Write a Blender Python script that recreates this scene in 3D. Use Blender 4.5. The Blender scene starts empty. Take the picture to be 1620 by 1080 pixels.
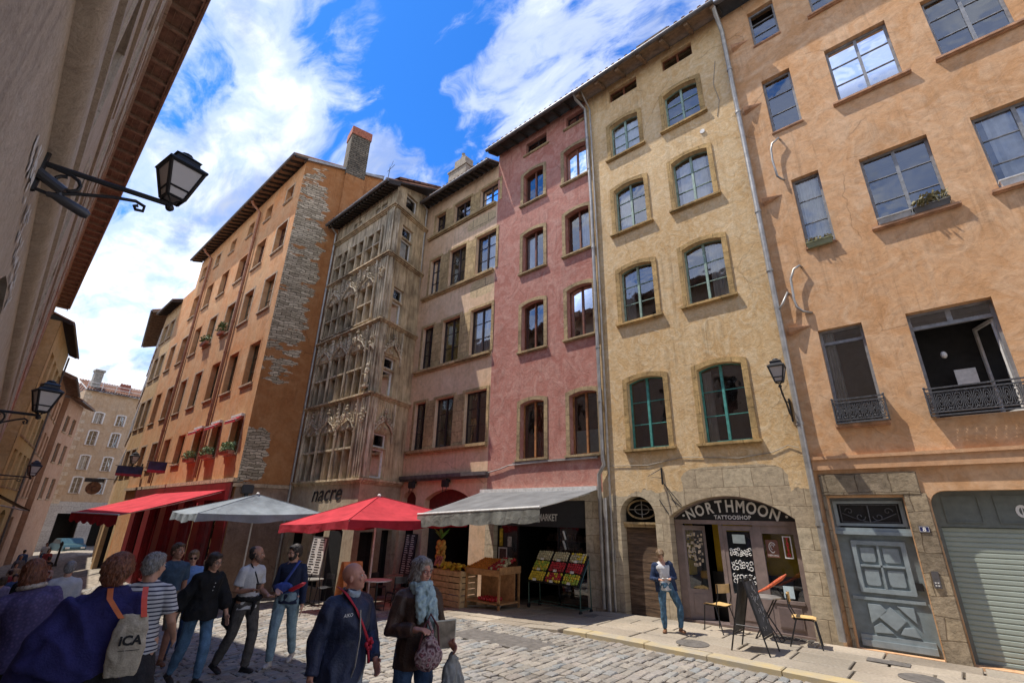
import bpy, bmesh, math, random
from mathutils import Vector, Matrix, noise
from mathutils.geometry import delaunay_2d_cdt
R = math.radians
scene = bpy.context.scene
COL = scene.collection
# ------------------------------------------------------------------ camera
CAM_POS = Vector((0, 0, 2.05))
YAW, PITCH, ROLL = -0.7317, 0.3611, 0.0221
cam = bpy.data.objects.new("camera", bpy.data.cameras.new("camera"))
COL.objects.link(cam)
cam.data.sensor_width = 36
cam.data.lens = 36 * 740.0 / 1620
cam.data.clip_start = 0.03
cam.data.clip_end = 1500
fwd = Vector((math.sin(YAW)*math.cos(PITCH), math.cos(YAW)*math.cos(PITCH), math.sin(PITCH)))
rgt = Vector((math.cos(YAW), -math.sin(YAW), 0))
upv = rgt.cross(fwd)
r2 = rgt*math.cos(ROLL) + upv*math.sin(ROLL)
u2 = -rgt*math.sin(ROLL) + upv*math.cos(ROLL)
M = Matrix((r2, u2, -fwd)).transposed().to_4x4()
M.translation = CAM_POS
cam.matrix_world = M
scene.camera = cam
# ------------------------------------------------------------------ light
SUN_TRAVEL = Vector((0.36, 0.25, -1.0)).normalized()
sun_el = math.asin(-SUN_TRAVEL.z)
sun_az = math.atan2(-SUN_TRAVEL.x, -SUN_TRAVEL.y)      # from +Y towards +X
sd = bpy.data.lights.new("sun", 'SUN'); sd.energy = 2.4; sd.angle = R(0.5); sd.color = (1.0, 0.94, 0.85)
so = bpy.data.objects.new("sun", sd); COL.objects.link(so)
so.rotation_euler = SUN_TRAVEL.to_track_quat('-Z', 'Y').to_euler()
scene.view_settings.view_transform = 'Standard'
scene.view_settings.look = 'None'
scene.view_settings.gamma = 1
scene.view_settings.exposure = 1.36
CLOUD_V = 5.1
CL_LOC, CL_ROT, CL_SC = (10.5, 24.4, 0.0), 120, (0.8, 1.4, 1)
# world: Nishita sky with procedural clouds
world = bpy.data.worlds.new("World"); scene.world = world; world.use_nodes = True
nt = world.node_tree; nt.nodes.clear()
def N(t, typ, **kw):
    n = t.nodes.new(typ)
    for k, v in kw.items():
        if k.startswith('i_'):
            key = k[2:]; key = int(key) if key.isdigit() else key.replace('_', ' ')
            n.inputs[key].default_value = v
        else: setattr(n, k, v)
    return n
def ramp(t, stops, interp='LINEAR'):
    n = t.nodes.new('ShaderNodeValToRGB'); cr = n.color_ramp; cr.interpolation = interp
    while len(cr.elements) < len(stops): cr.elements.new(0.5)
    for e, (p, c) in zip(cr.elements, stops):
        e.position = p; e.color = (c, c, c, 1) if isinstance(c, (int, float)) else tuple(c)[:3] + (1,)
    return n
def mth(t, op, a, b=None, c=None, clamp=False):
    n = t.nodes.new('ShaderNodeMath'); n.operation = op; n.use_clamp = clamp
    for i, v in enumerate((a, b, c)):
        if v is None: continue
        if isinstance(v, (int, float)): n.inputs[i].default_value = v
        else: t.links.new(v, n.inputs[i])
    return n.outputs[0]
def mixc(t, f, a, b, mode='MIX'):
    n = t.nodes.new('ShaderNodeMix'); n.data_type = 'RGBA'; n.blend_type = mode
    for i, v in ((0, f), (6, a), (7, b)):
        if isinstance(v, (int, float)): n.inputs[i].default_value = v
        elif isinstance(v, (tuple, list)): n.inputs[i].default_value = tuple(v)[:3] + (1,)
        else: t.links.new(v, n.inputs[i])
    return n.outputs[2]
sky = N(nt, 'ShaderNodeTexSky'); sky.sky_type = 'NISHITA'; sky.sun_disc = False
sky.sun_elevation = sun_el; sky.sun_rotation = sun_az; sky.altitude = 200; sky.air_density = 1.0; sky.dust_density = 0.3; sky.ozone_density = 2.2
tc = N(nt, 'ShaderNodeTexCoord'); sp = N(nt, 'ShaderNodeSeparateXYZ'); nt.links.new(tc.outputs['Generated'], sp.inputs[0])
zz = mth(nt, 'ADD', mth(nt, 'MAXIMUM', sp.outputs[2], 0.0), 0.22)
cx = N(nt, 'ShaderNodeCombineXYZ')
nt.links.new(mth(nt, 'DIVIDE', sp.outputs[0], zz), cx.inputs[0]); nt.links.new(mth(nt, 'DIVIDE', sp.outputs[1], zz), cx.inputs[1])
mpc = N(nt, 'ShaderNodeMapping'); nt.links.new(cx.outputs[0], mpc.inputs[0])
mpc.inputs['Location'].default_value = CL_LOC; mpc.inputs['Rotation'].default_value = (0, 0, R(CL_ROT)); mpc.inputs['Scale'].default_value = CL_SC
def cloud_fbm(scale, detail, dist, warp):
    w_ = N(nt, 'ShaderNodeTexNoise', i_Scale=scale*.7, i_Detail=3.0); nt.links.new(mpc.outputs[0], w_.inputs['Vector'])
    s1 = N(nt, 'ShaderNodeVectorMath', operation='SUBTRACT'); nt.links.new(w_.outputs['Color'], s1.inputs[0]); s1.inputs[1].default_value = (.5, .5, .5)
    s2 = N(nt, 'ShaderNodeVectorMath', operation='SCALE'); nt.links.new(s1.outputs[0], s2.inputs[0]); s2.inputs['Scale'].default_value = warp
    s3 = N(nt, 'ShaderNodeVectorMath', operation='ADD'); nt.links.new(mpc.outputs[0], s3.inputs[0]); nt.links.new(s2.outputs[0], s3.inputs[1])
    n_ = N(nt, 'ShaderNodeTexNoise', i_Scale=scale, i_Detail=detail, i_Roughness=.6, i_Distortion=dist); nt.links.new(s3.outputs[0], n_.inputs['Vector']); return n_.outputs[0]
c1 = cloud_fbm(1.3, 4.0, 0.0, .5); c2 = cloud_fbm(4.2, 9.0, .25, .35)
low = mth(nt, 'SUBTRACT', 0.70, sp.outputs[2])                      # more cloud towards the horizon
dens = mth(nt, 'ADD', mth(nt, 'ADD', mth(nt, 'MULTIPLY', c1, 0.72), mth(nt, 'MULTIPLY', c2, 0.78)), mth(nt, 'MULTIPLY', low, 0.42))
mask = ramp(nt, [(0.68, 0.0), (0.79, 0.5), (0.97, 0.95)], 'EASE'); nt.links.new(dens, mask.inputs[0])
c3 = cloud_fbm(2.4, 8.0, .1, .4)
shade = ramp(nt, [(0.36, (.34, .38, .46)), (0.50, (.66, .69, .75)), (0.66, (1.12, 1.12, 1.13))], 'EASE'); nt.links.new(c3, shade.inputs[0])
shx = N(nt, 'ShaderNodeVectorMath', operation='SCALE'); nt.links.new(shade.outputs[0], shx.inputs[0]); shx.inputs['Scale'].default_value = CLOUD_V
hs = N(nt, 'ShaderNodeHueSaturation', i_Saturation=1.15, i_Value=1.0); nt.links.new(sky.outputs[0], hs.inputs['Color'])
skyc = mixc(nt, 1.0, hs.outputs[0], (0.15, 0.41, 0.68), 'MULTIPLY')
bgc = mixc(nt, mask.outputs[0], skyc, shx.outputs[0])
bg = N(nt, 'ShaderNodeBackground', i_Strength=0.148); nt.links.new(bgc, bg.inputs[0])
wo = N(nt, 'ShaderNodeOutputWorld'); nt.links.new(bg.outputs[0], wo.inputs[0])

# ------------------------------------------------------------------ materials
MATS = {}
def newmat(name):
    m = bpy.data.materials.new(name); m.use_nodes = True; t = m.node_tree
    b = t.nodes['Principled BSDF']; return m, t, b
def simple(name, col, rough=0.6, metal=0.0, vary=0.12, scale=8.0, bump=0.0, spec=0.5, bscale=None):
    if name in MATS: return MATS[name]
    m, t, b = newmat(name)
    tcn = N(t, 'ShaderNodeTexCoord')
    no = N(t, 'ShaderNodeTexNoise', i_Scale=scale, i_Detail=5.0, i_Roughness=0.6); t.links.new(tcn.outputs['Object'], no.inputs['Vector'])
    c0 = tuple(max(0, c*(1-vary*1.6)) for c in col); c1 = tuple(min(1, c*(1+vary*1.2)) for c in col)
    r = ramp(t, [(0.3, c0), (0.7, c1)]); t.links.new(no.outputs[0], r.inputs[0]); t.links.new(r.outputs[0], b.inputs['Base Color'])
    b.inputs['Roughness'].default_value = rough; b.inputs['Metallic'].default_value = metal
    b.inputs['Specular IOR Level'].default_value = spec
    if bump:
        n2 = N(t, 'ShaderNodeTexNoise', i_Scale=bscale or scale*4, i_Detail=4.0); t.links.new(tcn.outputs['Object'], n2.inputs['Vector'])
        bp = N(t, 'ShaderNodeBump', i_Strength=bump, i_Distance=0.02); t.links.new(n2.outputs[0], bp.inputs['Height']); t.links.new(bp.outputs[0], b.inputs['Normal'])
    MATS[name] = m; return m
def pos_uv(t, d):
    """wall coordinates from world position: u along direction d, v = z"""
    g = N(t, 'ShaderNodeNewGeometry'); dp = N(t, 'ShaderNodeVectorMath', operation='DOT_PRODUCT'); dp.inputs[1].default_value = (d[0], d[1], 0)
    t.links.new(g.outputs['Position'], dp.inputs[0]); s = N(t, 'ShaderNodeSeparateXYZ'); t.links.new(g.outputs['Position'], s.inputs[0])
    c = N(t, 'ShaderNodeCombineXYZ'); t.links.new(dp.outputs['Value'], c.inputs[0]); t.links.new(s.outputs[2], c.inputs[1])
    return g.outputs['Position'], c.outputs[0], dp.outputs['Value'], s.outputs[2]
def blocks(t, vec, bw, bh, cols, mortar, msize=0.02, distort=0.03, seed=0.0):
    nz = N(t, 'ShaderNodeTexNoise', i_Scale=2.2, i_Detail=3.0); t.links.new(vec, nz.inputs['Vector'])
    sub = N(t, 'ShaderNodeVectorMath', operation='SUBTRACT'); t.links.new(nz.outputs['Color'], sub.inputs[0]); sub.inputs[1].default_value = (.5, .5, .5)
    sc = N(t, 'ShaderNodeVectorMath', operation='SCALE'); t.links.new(sub.outputs[0], sc.inputs[0]); sc.inputs['Scale'].default_value = distort*2.5
    ad = N(t, 'ShaderNodeVectorMath', operation='ADD'); t.links.new(vec, ad.inputs[0]); t.links.new(sc.outputs[0], ad.inputs[1])
    br = N(t, 'ShaderNodeTexBrick'); t.links.new(ad.outputs[0], br.inputs['Vector'])
    br.inputs['Scale'].default_value = 1.0; br.inputs['Brick Width'].default_value = bw; br.inputs['Row Height'].default_value = bh
    br.inputs['Mortar Size'].default_value = msize; br.inputs['Mortar Smooth'].default_value = 0.6; br.inputs['Bias'].default_value = 0.0
    br.inputs['Color1'].default_value = tuple(cols[0])+(1,); br.inputs['Color2'].default_value = tuple(cols[1])+(1,); br.inputs['Mortar'].default_value = tuple(mortar)+(1,)
    n3 = N(t, 'ShaderNodeTexNoise', i_Scale=9.0, i_Detail=8.0, i_Roughness=0.7); t.links.new(vec, n3.inputs['Vector'])
    r = ramp(t, [(0.25, 0.45), (0.45, 0.9), (0.58, 1.1), (0.75, 1.35)]); t.links.new(n3.outputs[0], r.inputs[0])
    col = mixc(t, 1.0, br.outputs['Color'], r.outputs[0], 'MULTIPLY')
    h = mth(t, 'ADD', mth(t, 'MULTIPLY', mth(t, 'SUBTRACT', 1.0, br.outputs['Fac']), 0.6), mth(t, 'MULTIPLY', n3.outputs[0], 0.5))
    return col, h
def plaster(name, c, c2, c3, d=(1, 0), stone=None, patches=None, mottle=2.6, bump=0.5, streak=0.35, brush=1.6):
    """lime plaster: large stains c/c2, brush mottling towards c3, fine grain, rain streaks; optional exposed stone"""
    m, t, b = newmat(name)
    pos, uv, u, z = pos_uv(t, d)
    n1 = N(t, 'ShaderNodeTexNoise', i_Scale=0.42, i_Detail=6.0, i_Roughness=0.62, i_Distortion=0.6); t.links.new(pos, n1.inputs['Vector'])
    r1 = ramp(t, [(0.36, c2), (0.62, c)]); t.links.new(n1.outputs[0], r1.inputs[0])
    n2 = N(t, 'ShaderNodeTexNoise', i_Scale=mottle, i_Detail=9.0, i_Roughness=0.68, i_Distortion=brush); t.links.new(pos, n2.inputs['Vector'])
    r2_ = ramp(t, [(0.42, 0.0), (0.68, 0.75)]); t.links.new(n2.outputs[0], r2_.inputs[0])
    col = mixc(t, r2_.outputs[0], r1.outputs[0], c3)
    n4 = N(t, 'ShaderNodeTexNoise', i_Scale=mottle*5, i_Detail=6.0, i_Roughness=0.7, i_Distortion=0.8); t.links.new(pos, n4.inputs['Vector'])
    r4 = ramp(t, [(0.3, 0.80), (0.5, 1.0), (0.72, 1.15)]); t.links.new(n4.outputs[0], r4.inputs[0])
    col = mixc(t, 1.0, col, r4.outputs[0], 'MULTIPLY')
    mp = N(t, 'ShaderNodeMapping'); mp.inputs['Scale'].default_value = (2.6, 0.16, 1); t.links.new(uv, mp.inputs[0])
    n3 = N(t, 'ShaderNodeTexNoise', i_Scale=1.3, i_Detail=5.0, i_Roughness=0.65); t.links.new(mp.outputs[0], n3.inputs['Vector'])
    r3 = ramp(t, [(0.28, 1.0+streak*.5), (0.42, 1.0), (0.55, 1.0), (0.75, 1.0-streak)]); t.links.new(n3.outputs[0], r3.inputs[0])
    col = mixc(t, 1.0, col, r3.outputs[0], 'MULTIPLY')
    mp5 = N(t, 'ShaderNodeMapping'); mp5.inputs['Scale'].default_value = (7.5, 0.45, 1); t.links.new(uv, mp5.inputs[0])   # fine rain runs, broken up by height
    n5 = N(t, 'ShaderNodeTexNoise', i_Scale=1.2, i_Detail=4.0, i_Roughness=0.7, i_Distortion=0.3); t.links.new(mp5.outputs[0], n5.inputs['Vector'])
    n6 = N(t, 'ShaderNodeTexNoise', i_Scale=0.55, i_Detail=3.0); t.links.new(pos, n6.inputs['Vector'])
    g6 = ramp(t, [(0.48, 0.0), (0.62, 1.0)]); t.links.new(n6.outputs[0], g6.inputs[0])
    r5 = ramp(t, [(0.5, 1.0), (0.68, 0.76)]); t.links.new(n5.outputs[0], r5.inputs[0])
    col = mixc(t, g6.outputs[0], col, mixc(t, 1.0, col, r5.outputs[0], 'MULTIPLY'))
    n7 = N(t, 'ShaderNodeTexNoise', i_Scale=0.8, i_Detail=2.0, i_Distortion=0.5); t.links.new(uv, n7.inputs['Vector'])    # repaired patches with a visible edge
    r7 = ramp(t, [(0.63, 1.0), (0.635, 0.90), (0.66, 0.93)]); t.links.new(n7.outputs[0], r7.inputs[0]); col = mixc(t, 1.0, col, r7.outputs[0], 'MULTIPLY')
    vo = N(t, 'ShaderNodeTexVoronoi', i_Scale=0.38); vo.feature = 'DISTANCE_TO_EDGE'; nv = N(t, 'ShaderNodeTexNoise', i_Scale=2.5, i_Detail=5.0); t.links.new(uv, nv.inputs['Vector'])
    va = mixc(t, 0.22, uv, nv.outputs['Color']); t.links.new(va, vo.inputs['Vector'])
    r8 = ramp(t, [(0.0, 0.62), (0.004, 1.0)]); t.links.new(vo.outputs['Distance'], r8.inputs[0]); g8 = ramp(t, [(0.5, 0.0), (0.56, 1.0)]); t.links.new(n7.outputs[0], g8.inputs[0])
    col = mixc(t, g8.outputs[0], col, mixc(t, 1.0, col, r8.outputs[0], 'MULTIPLY'))
    h = mth(t, 'ADD', mth(t, 'MULTIPLY', n2.outputs[0], 0.6), mth(t, 'MULTIPLY', n4.outputs[0], 0.45))
    if stone:
        sc, sh = blocks(t, uv, stone.get('w', .55), stone.get('h', .36), stone['cols'], stone.get('mortar', (.16, .12, .08)), stone.get('ms', .018), stone.get('dist', .03))
        nm = N(t, 'ShaderNodeTexNoise', i_Scale=stone.get('ns', 0.9), i_Detail=5.0, i_Roughness=0.62)
        if stone.get('aniso'):
            mpa = N(t, 'ShaderNodeMapping'); mpa.inputs['Scale'].default_value = (.55, 1.5, 1); t.links.new(uv, mpa.inputs[0]); t.links.new(mpa.outputs[0], nm.inputs['Vector'])
        else: t.links.new(pos, nm.inputs['Vector'])
        f = None
        if 'z' in stone:                                            # stone below a ragged line
            v = mth(t, 'ADD', z, mth(t, 'MULTIPLY', mth(t, 'SUBTRACT', nm.outputs[0], 0.5), stone.get('amp', 1.2)))
            f = mth(t, 'LESS_THAN', v, stone['z'])
        for (u0, u1, z0, z1, amp) in stone.get('areas', []):        # ragged patches: fallen plaster; on the cream house, painted sunlight
            du = mth(t, 'DIVIDE', mth(t, 'SUBTRACT', u, (u0+u1)/2), (u1-u0)/2); dz = mth(t, 'DIVIDE', mth(t, 'SUBTRACT', z, (z0+z1)/2), (z1-z0)/2)
            rr = mth(t, 'ADD', mth(t, 'POWER', mth(t, 'ABSOLUTE', du), 4.0), mth(t, 'POWER', mth(t, 'ABSOLUTE', dz), 4.0))
            rr = mth(t, 'ADD', rr, mth(t, 'MULTIPLY', mth(t, 'SUBTRACT', nm.outputs[0], 0.5), amp))
            g_ = mth(t, 'LESS_THAN', rr, 0.75); f = g_ if f is None else mth(t, 'MAXIMUM', f, g_)
        col = mixc(t, f, col, sc)
        mx = N(t, 'ShaderNodeMix'); mx.data_type = 'FLOAT'; t.links.new(f, mx.inputs[0]); t.links.new(mth(t, 'ADD', h, 0.35), mx.inputs[2]); t.links.new(sh, mx.inputs[3]); h = mx.outputs[0]
    t.links.new(col, b.inputs['Base Color']); b.inputs['Roughness'].default_value = 0.92; b.inputs['Specular IOR Level'].default_value = 0.2
    bp = N(t, 'ShaderNodeBump', i_Strength=bump, i_Distance=0.05); t.links.new(h, bp.inputs['Height']); t.links.new(bp.outputs[0], b.inputs['Normal'])
    MATS[name] = m; return m
def stonemat(name, cols, d=(1, 0), bw=.55, bh=.36, mortar=(.15, .12, .08), bump=0.7, ms=.015, dist=.02):
    m, t, b = newmat(name); pos, uv, u, z = pos_uv(t, d)
    col, h = blocks(t, uv, bw, bh, cols, mortar, ms, dist)
    n1 = N(t, 'ShaderNodeTexNoise', i_Scale=1.1, i_Detail=7.0, i_Roughness=0.65); t.links.new(pos, n1.inputs['Vector'])
    r = ramp(t, [(0.35, 0.6), (0.62, 1.1)]); t.links.new(n1.outputs[0], r.inputs[0])
    col = mixc(t, 1.0, col, r.outputs[0], 'MULTIPLY')
    t.links.new(col, b.inputs['Base Color']); b.inputs['Roughness'].default_value = 0.9; b.inputs['Specular IOR Level'].default_value = 0.2
    bp = N(t, 'ShaderNodeBump', i_Strength=bump, i_Distance=0.04); t.links.new(h, bp.inputs['Height']); t.links.new(bp.outputs[0], b.inputs['Normal'])
    MATS[name] = m; return m
def glassmat(name, tint=(0.9, 0.95, 1.0), base=0.12):
    m = bpy.data.materials.new(name); m.use_nodes = True; t = m.node_tree; t.nodes.clear()
    out = N(t, 'ShaderNodeOutputMaterial'); fr = N(t, 'ShaderNodeFresnel', i_IOR=1.52); gl = N(t, 'ShaderNodeBsdfGlossy', i_Roughness=0.03)
    gl.inputs[0].default_value = (0.95, 0.97, 1, 1); tr = N(t, 'ShaderNodeBsdfTransparent'); tr.inputs[0].default_value = tint+(1,)
    f = mth(t, 'ADD', mth(t, 'MULTIPLY', fr.outputs[0], 1.3), base, clamp=True)
    geo = N(t, 'ShaderNodeNewGeometry'); nz = N(t, 'ShaderNodeTexNoise', i_Scale=1.7, i_Detail=2.0); t.links.new(geo.outputs['Position'], nz.inputs['Vector'])
    bp = N(t, 'ShaderNodeBump', i_Strength=0.25, i_Distance=0.03); t.links.new(nz.outputs[0], bp.inputs['Height']); t.links.new(bp.outputs[0], gl.inputs['Normal'])
    mx = N(t, 'ShaderNodeMixShader'); t.links.new(f, mx.inputs[0]); t.links.new(tr.outputs[0], mx.inputs[1]); t.links.new(gl.outputs[0], mx.inputs[2]); t.links.new(mx.outputs[0], out.inputs[0])
    MATS[name] = m; return m

# ------------------------------------------------------------------ mesh helpers
class MB:
    def __init__(s): s.v = []; s.f = []; s.m = []; s.mi = 0
    def add(s, vs, fs):
        k = len(s.v); s.v += [tuple(p) for p in vs]; s.f += [tuple(i+k for i in f) for f in fs]; s.m += [s.mi]*len(fs)
    def hexa(s, p):      # 4 bottom + 4 top, same winding
        s.add(p, [(0, 3, 2, 1), (4, 5, 6, 7), (0, 1, 5, 4), (1, 2, 6, 5), (2, 3, 7, 6), (3, 0, 4, 7)])
    def box(s, a, b, rz=0, c=None):
        x0, y0, z0 = a; x1, y1, z1 = b
        p = [(x0, y0, z0), (x1, y0, z0), (x1, y1, z0), (x0, y1, z0), (x0, y0, z1), (x1, y0, z1), (x1, y1, z1), (x0, y1, z1)]
        if rz:
            c = c or ((x0+x1)/2, (y0+y1)/2); cs, sn = math.cos(rz), math.sin(rz)
            p = [(c[0]+(x-c[0])*cs-(y-c[1])*sn, c[1]+(x-c[0])*sn+(y-c[1])*cs, z) for x, y, z in p]
        s.hexa(p)
    def tube(s, pts, r, n=8, caps=True, r2=None):
        pts = [Vector(p) for p in pts]; k = len(pts); rs = r if isinstance(r, (list, tuple)) else [r]*k
        rings = []; up = None
        for i, p in enumerate(pts):
            d = (pts[min(i+1, k-1)] - pts[max(i-1, 0)])
            d = d.normalized() if d.length > 1e-9 else Vector((0, 0, 1))
            if up is None: up = Vector((0, 0, 1)) if abs(d.z) < .9 else Vector((1, 0, 0))
            sd_ = d.cross(up)
            if sd_.length < 1e-6: sd_ = d.cross(Vector((0, 1, 0)))
            sd_.normalize(); up = sd_.cross(d).normalized()
            rx = rs[i]; ry = (r2[i] if r2 else rx)
            rings.append([p + sd_*math.cos(a)*rx + up*math.sin(a)*ry for a in [2*math.pi*j/n for j in range(n)]])
        vs = [q for rg in rings for q in rg]; fs = []
        for i in range(k-1):
            for j in range(n): fs.append((i*n+j, i*n+(j+1) % n, (i+1)*n+(j+1) % n, (i+1)*n+j))
        if caps: fs.append(tuple(range(n))[::-1]); fs.append(tuple((k-1)*n+j for j in range(n)))
        s.add(vs, fs)
    def ell(s, c, r, n=12, m=8, rot=None):
        c = Vector(c); r = (r, r, r) if isinstance(r, (int, float)) else r; vs = []; fs = []
        for i in range(1, m):
            th = math.pi*i/m
            for j in range(n):
                ph = 2*math.pi*j/n; v = Vector((r[0]*math.sin(th)*math.cos(ph), r[1]*math.sin(th)*math.sin(ph), r[2]*math.cos(th)))
                if rot is not None: v = rot @ v
                vs.append(c+v)
        t_ = Vector((0, 0, r[2])); b_ = Vector((0, 0, -r[2]))
        if rot is not None: t_ = rot @ t_; b_ = rot @ b_
        vs += [c+t_, c+b_]; T = (m-1)*n; B = T+1
        for i in range(m-2):
            for j in range(n): fs.append((i*n+j, (i+1)*n+j, (i+1)*n+(j+1) % n, i*n+(j+1) % n))
        for j in range(n): fs.append((T, j, (j+1) % n)); fs.append((B, (m-2)*n+(j+1) % n, (m-2)*n+j))
        s.add(vs, fs)
    def lathe(s, prof, c=(0, 0, 0), n=16):
        vs = []; fs = []
        for r, z in prof:
            for j in range(n): a = 2*math.pi*j/n; vs.append((c[0]+r*math.cos(a), c[1]+r*math.sin(a), c[2]+z))
        for i in range(len(prof)-1):
            for j in range(n): fs.append((i*n+j, i*n+(j+1) % n, (i+1)*n+(j+1) % n, (i+1)*n+j))
        fs.append(tuple(range(n))[::-1]); fs.append(tuple((len(prof)-1)*n+j for j in range(n)))
        s.add(vs, fs)
    def prism(s, pts, vec):      # planar polygon extruded by vec
        k = len(pts); v = [Vector(p) for p in pts]; w = [p+Vector(vec) for p in v]
        s.add(v+w, [tuple(range(k))[::-1], tuple(range(k, 2*k))]+[(i, (i+1) % k, k+(i+1) % k, k+i) for i in range(k)])
    # --- pieces in facade coordinates
    def fbox(s, F, u0, u1, z0, z1, w0, w1):
        s.hexa([F.P(u0, z0, w1), F.P(u1, z0, w1), F.P(u1, z0, w0), F.P(u0, z0, w0), F.P(u0, z1, w1), F.P(u1, z1, w1), F.P(u1, z1, w0), F.P(u0, z1, w0)])
    def fpoly(s, F, pts, w): s.add([F.P(u, z, w) for u, z in pts], [tuple(range(len(pts)))])
    def fprism(s, F, pts, w0, w1):
        k = len(pts); s.add([F.P(u, z, w1) for u, z in pts]+[F.P(u, z, w0) for u, z in pts],
              [tuple(range(k)), tuple(range(k, 2*k))[::-1]]+[((i+1) % k, i, k+i, k+(i+1) % k) for i in range(k)])
    def fring(s, F, inn, out, w0, w1, closed=False):
        k = len(inn); L = k if closed else k-1
        vs = [F.P(*p, w1) for p in inn]+[F.P(*p, w1) for p in out]+[F.P(*p, w0) for p in inn]+[F.P(*p, w0) for p in out]
        fs = []
        for i in range(L):
            j = (i+1) % k
            fs += [(i, k+i, k+j, j), (k+i, 3*k+i, 3*k+j, k+j), (2*k+i, i, j, 2*k+j), (3*k+i, 2*k+i, 2*k+j, 3*k+j)]
        if not closed: fs += [(0, 2*k, 3*k, k), (k-1, 2*k-1, 4*k-1, 3*k-1)]
        s.add(vs, fs)
    def ftube(s, F, pts, r, n=8): s.tube([F.P(*p) for p in pts], r, n)
def obj(name, mb, mats, parent=None, smooth=False, bevel=0):
    me = bpy.data.meshes.new(name); off = Vector((0, 0, 0))
    if parent is not None and not parent.get('_local'):
        off = Vector(parent.get('_base', (0, 0, 0)))
    me.from_pydata([tuple(Vector(p)-off) for p in mb.v], [], mb.f)
    mats = mats if isinstance(mats, (list, tuple)) else [mats]
    for m in mats: me.materials.append(m)
    if len(mats) > 1: me.polygons.foreach_set('material_index', mb.m)
    bm = bmesh.new(); bm.from_mesh(me); bmesh.ops.recalc_face_normals(bm, faces=bm.faces)
    if bevel: bmesh.ops.bevel(bm, geom=list(bm.edges), offset=bevel, segments=2, affect='EDGES', clamp_overlap=True)
    bm.to_mesh(me); bm.free()
    if smooth is True: me.polygons.foreach_set('use_smooth', [True]*len(me.polygons))
    elif smooth: me.set_sharp_from_angle(angle=R(smooth)); 
    me.update()
    o = bpy.data.objects.new(name, me); COL.objects.link(o)
    if parent is not None:
        o.parent = parent; o['_base'] = tuple(off); o['_local'] = bool(parent.get('_local'))
        del_keys.append(o)
    return o
del_keys = []
def thing(name, label, cat, loc=(0, 0, 0), rz=0, group=None, local=False):
    o = bpy.data.objects.new(name, None); COL.objects.link(o); o.empty_display_size = 0.2
    o.location = loc; o.rotation_euler = (0, 0, rz); o['label'] = label; o['category'] = cat
    if group: o['group'] = group
    if local: o['_local'] = True
    else: o['_base'] = tuple(loc)
    del_keys.append(o); return o
def tag(o, label, cat, group=None):
    o['label'] = label; o['category'] = cat
    if group: o['group'] = group
    return o
def struct(name, mb, mats, smooth=False):
    o = obj(name, mb, mats, None, smooth); o['kind'] = 'structure'; return o
def dup(root, loc, rz=0, label=None, group=None):
    r = root.copy(); COL.objects.link(r); r.location = loc; r.rotation_euler = (0, 0, rz)
    if label: r['label'] = label
    if group: r['group'] = group
    def rec(src, dst):
        for ch in list(src.children):
            c = ch.copy(); COL.objects.link(c); c.parent = dst; rec(ch, c)
    rec(root, r); return r
def sm(t): t = min(max(t, 0), 1); return t*t*(3-2*t)
def gz(x, y=9.0): return -1.45*sm((-x-4)/26) - 0.75*sm((-x-3)/36)*sm((7.5-y)/4)
class Fac:
    """facade frame: origin, unit direction u along the wall, outward normal w"""
    def __init__(s, ox, oy, dx, dy, out):
        l = math.hypot(dx, dy); s.o = (ox, oy); s.d = (dx/l, dy/l); n = (-s.d[1], s.d[0])
        if n[0]*out[0]+n[1]*out[1] < 0: n = (-n[0], -n[1])
        s.n = n
    def P(s, u, z, w): return (s.o[0]+s.d[0]*u+s.n[0]*w, s.o[1]+s.d[1]*u+s.n[1]*w, z)
def arch(u0, u1, z0, z1, rise, n=8):
    """closed loop, bottom-left first; z1 = springing height, rise = arch rise"""
    pts = [(u0, z0), (u1, z0)]
    if rise <= 0: return pts+[(u1, z1), (u0, z1)]
    c = (u1-u0)/2; Rr = (c*c+rise*rise)/(2*rise); mid = (u0+u1)/2; zc = z1+rise-Rr; a0 = math.asin(min(1, c/Rr))
    if rise > c: a0 = math.pi-a0
    return pts+[(mid+Rr*math.sin(a0-2*a0*i/n), zc+Rr*math.cos(a0-2*a0*i/n)) for i in range(n+1)]
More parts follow.
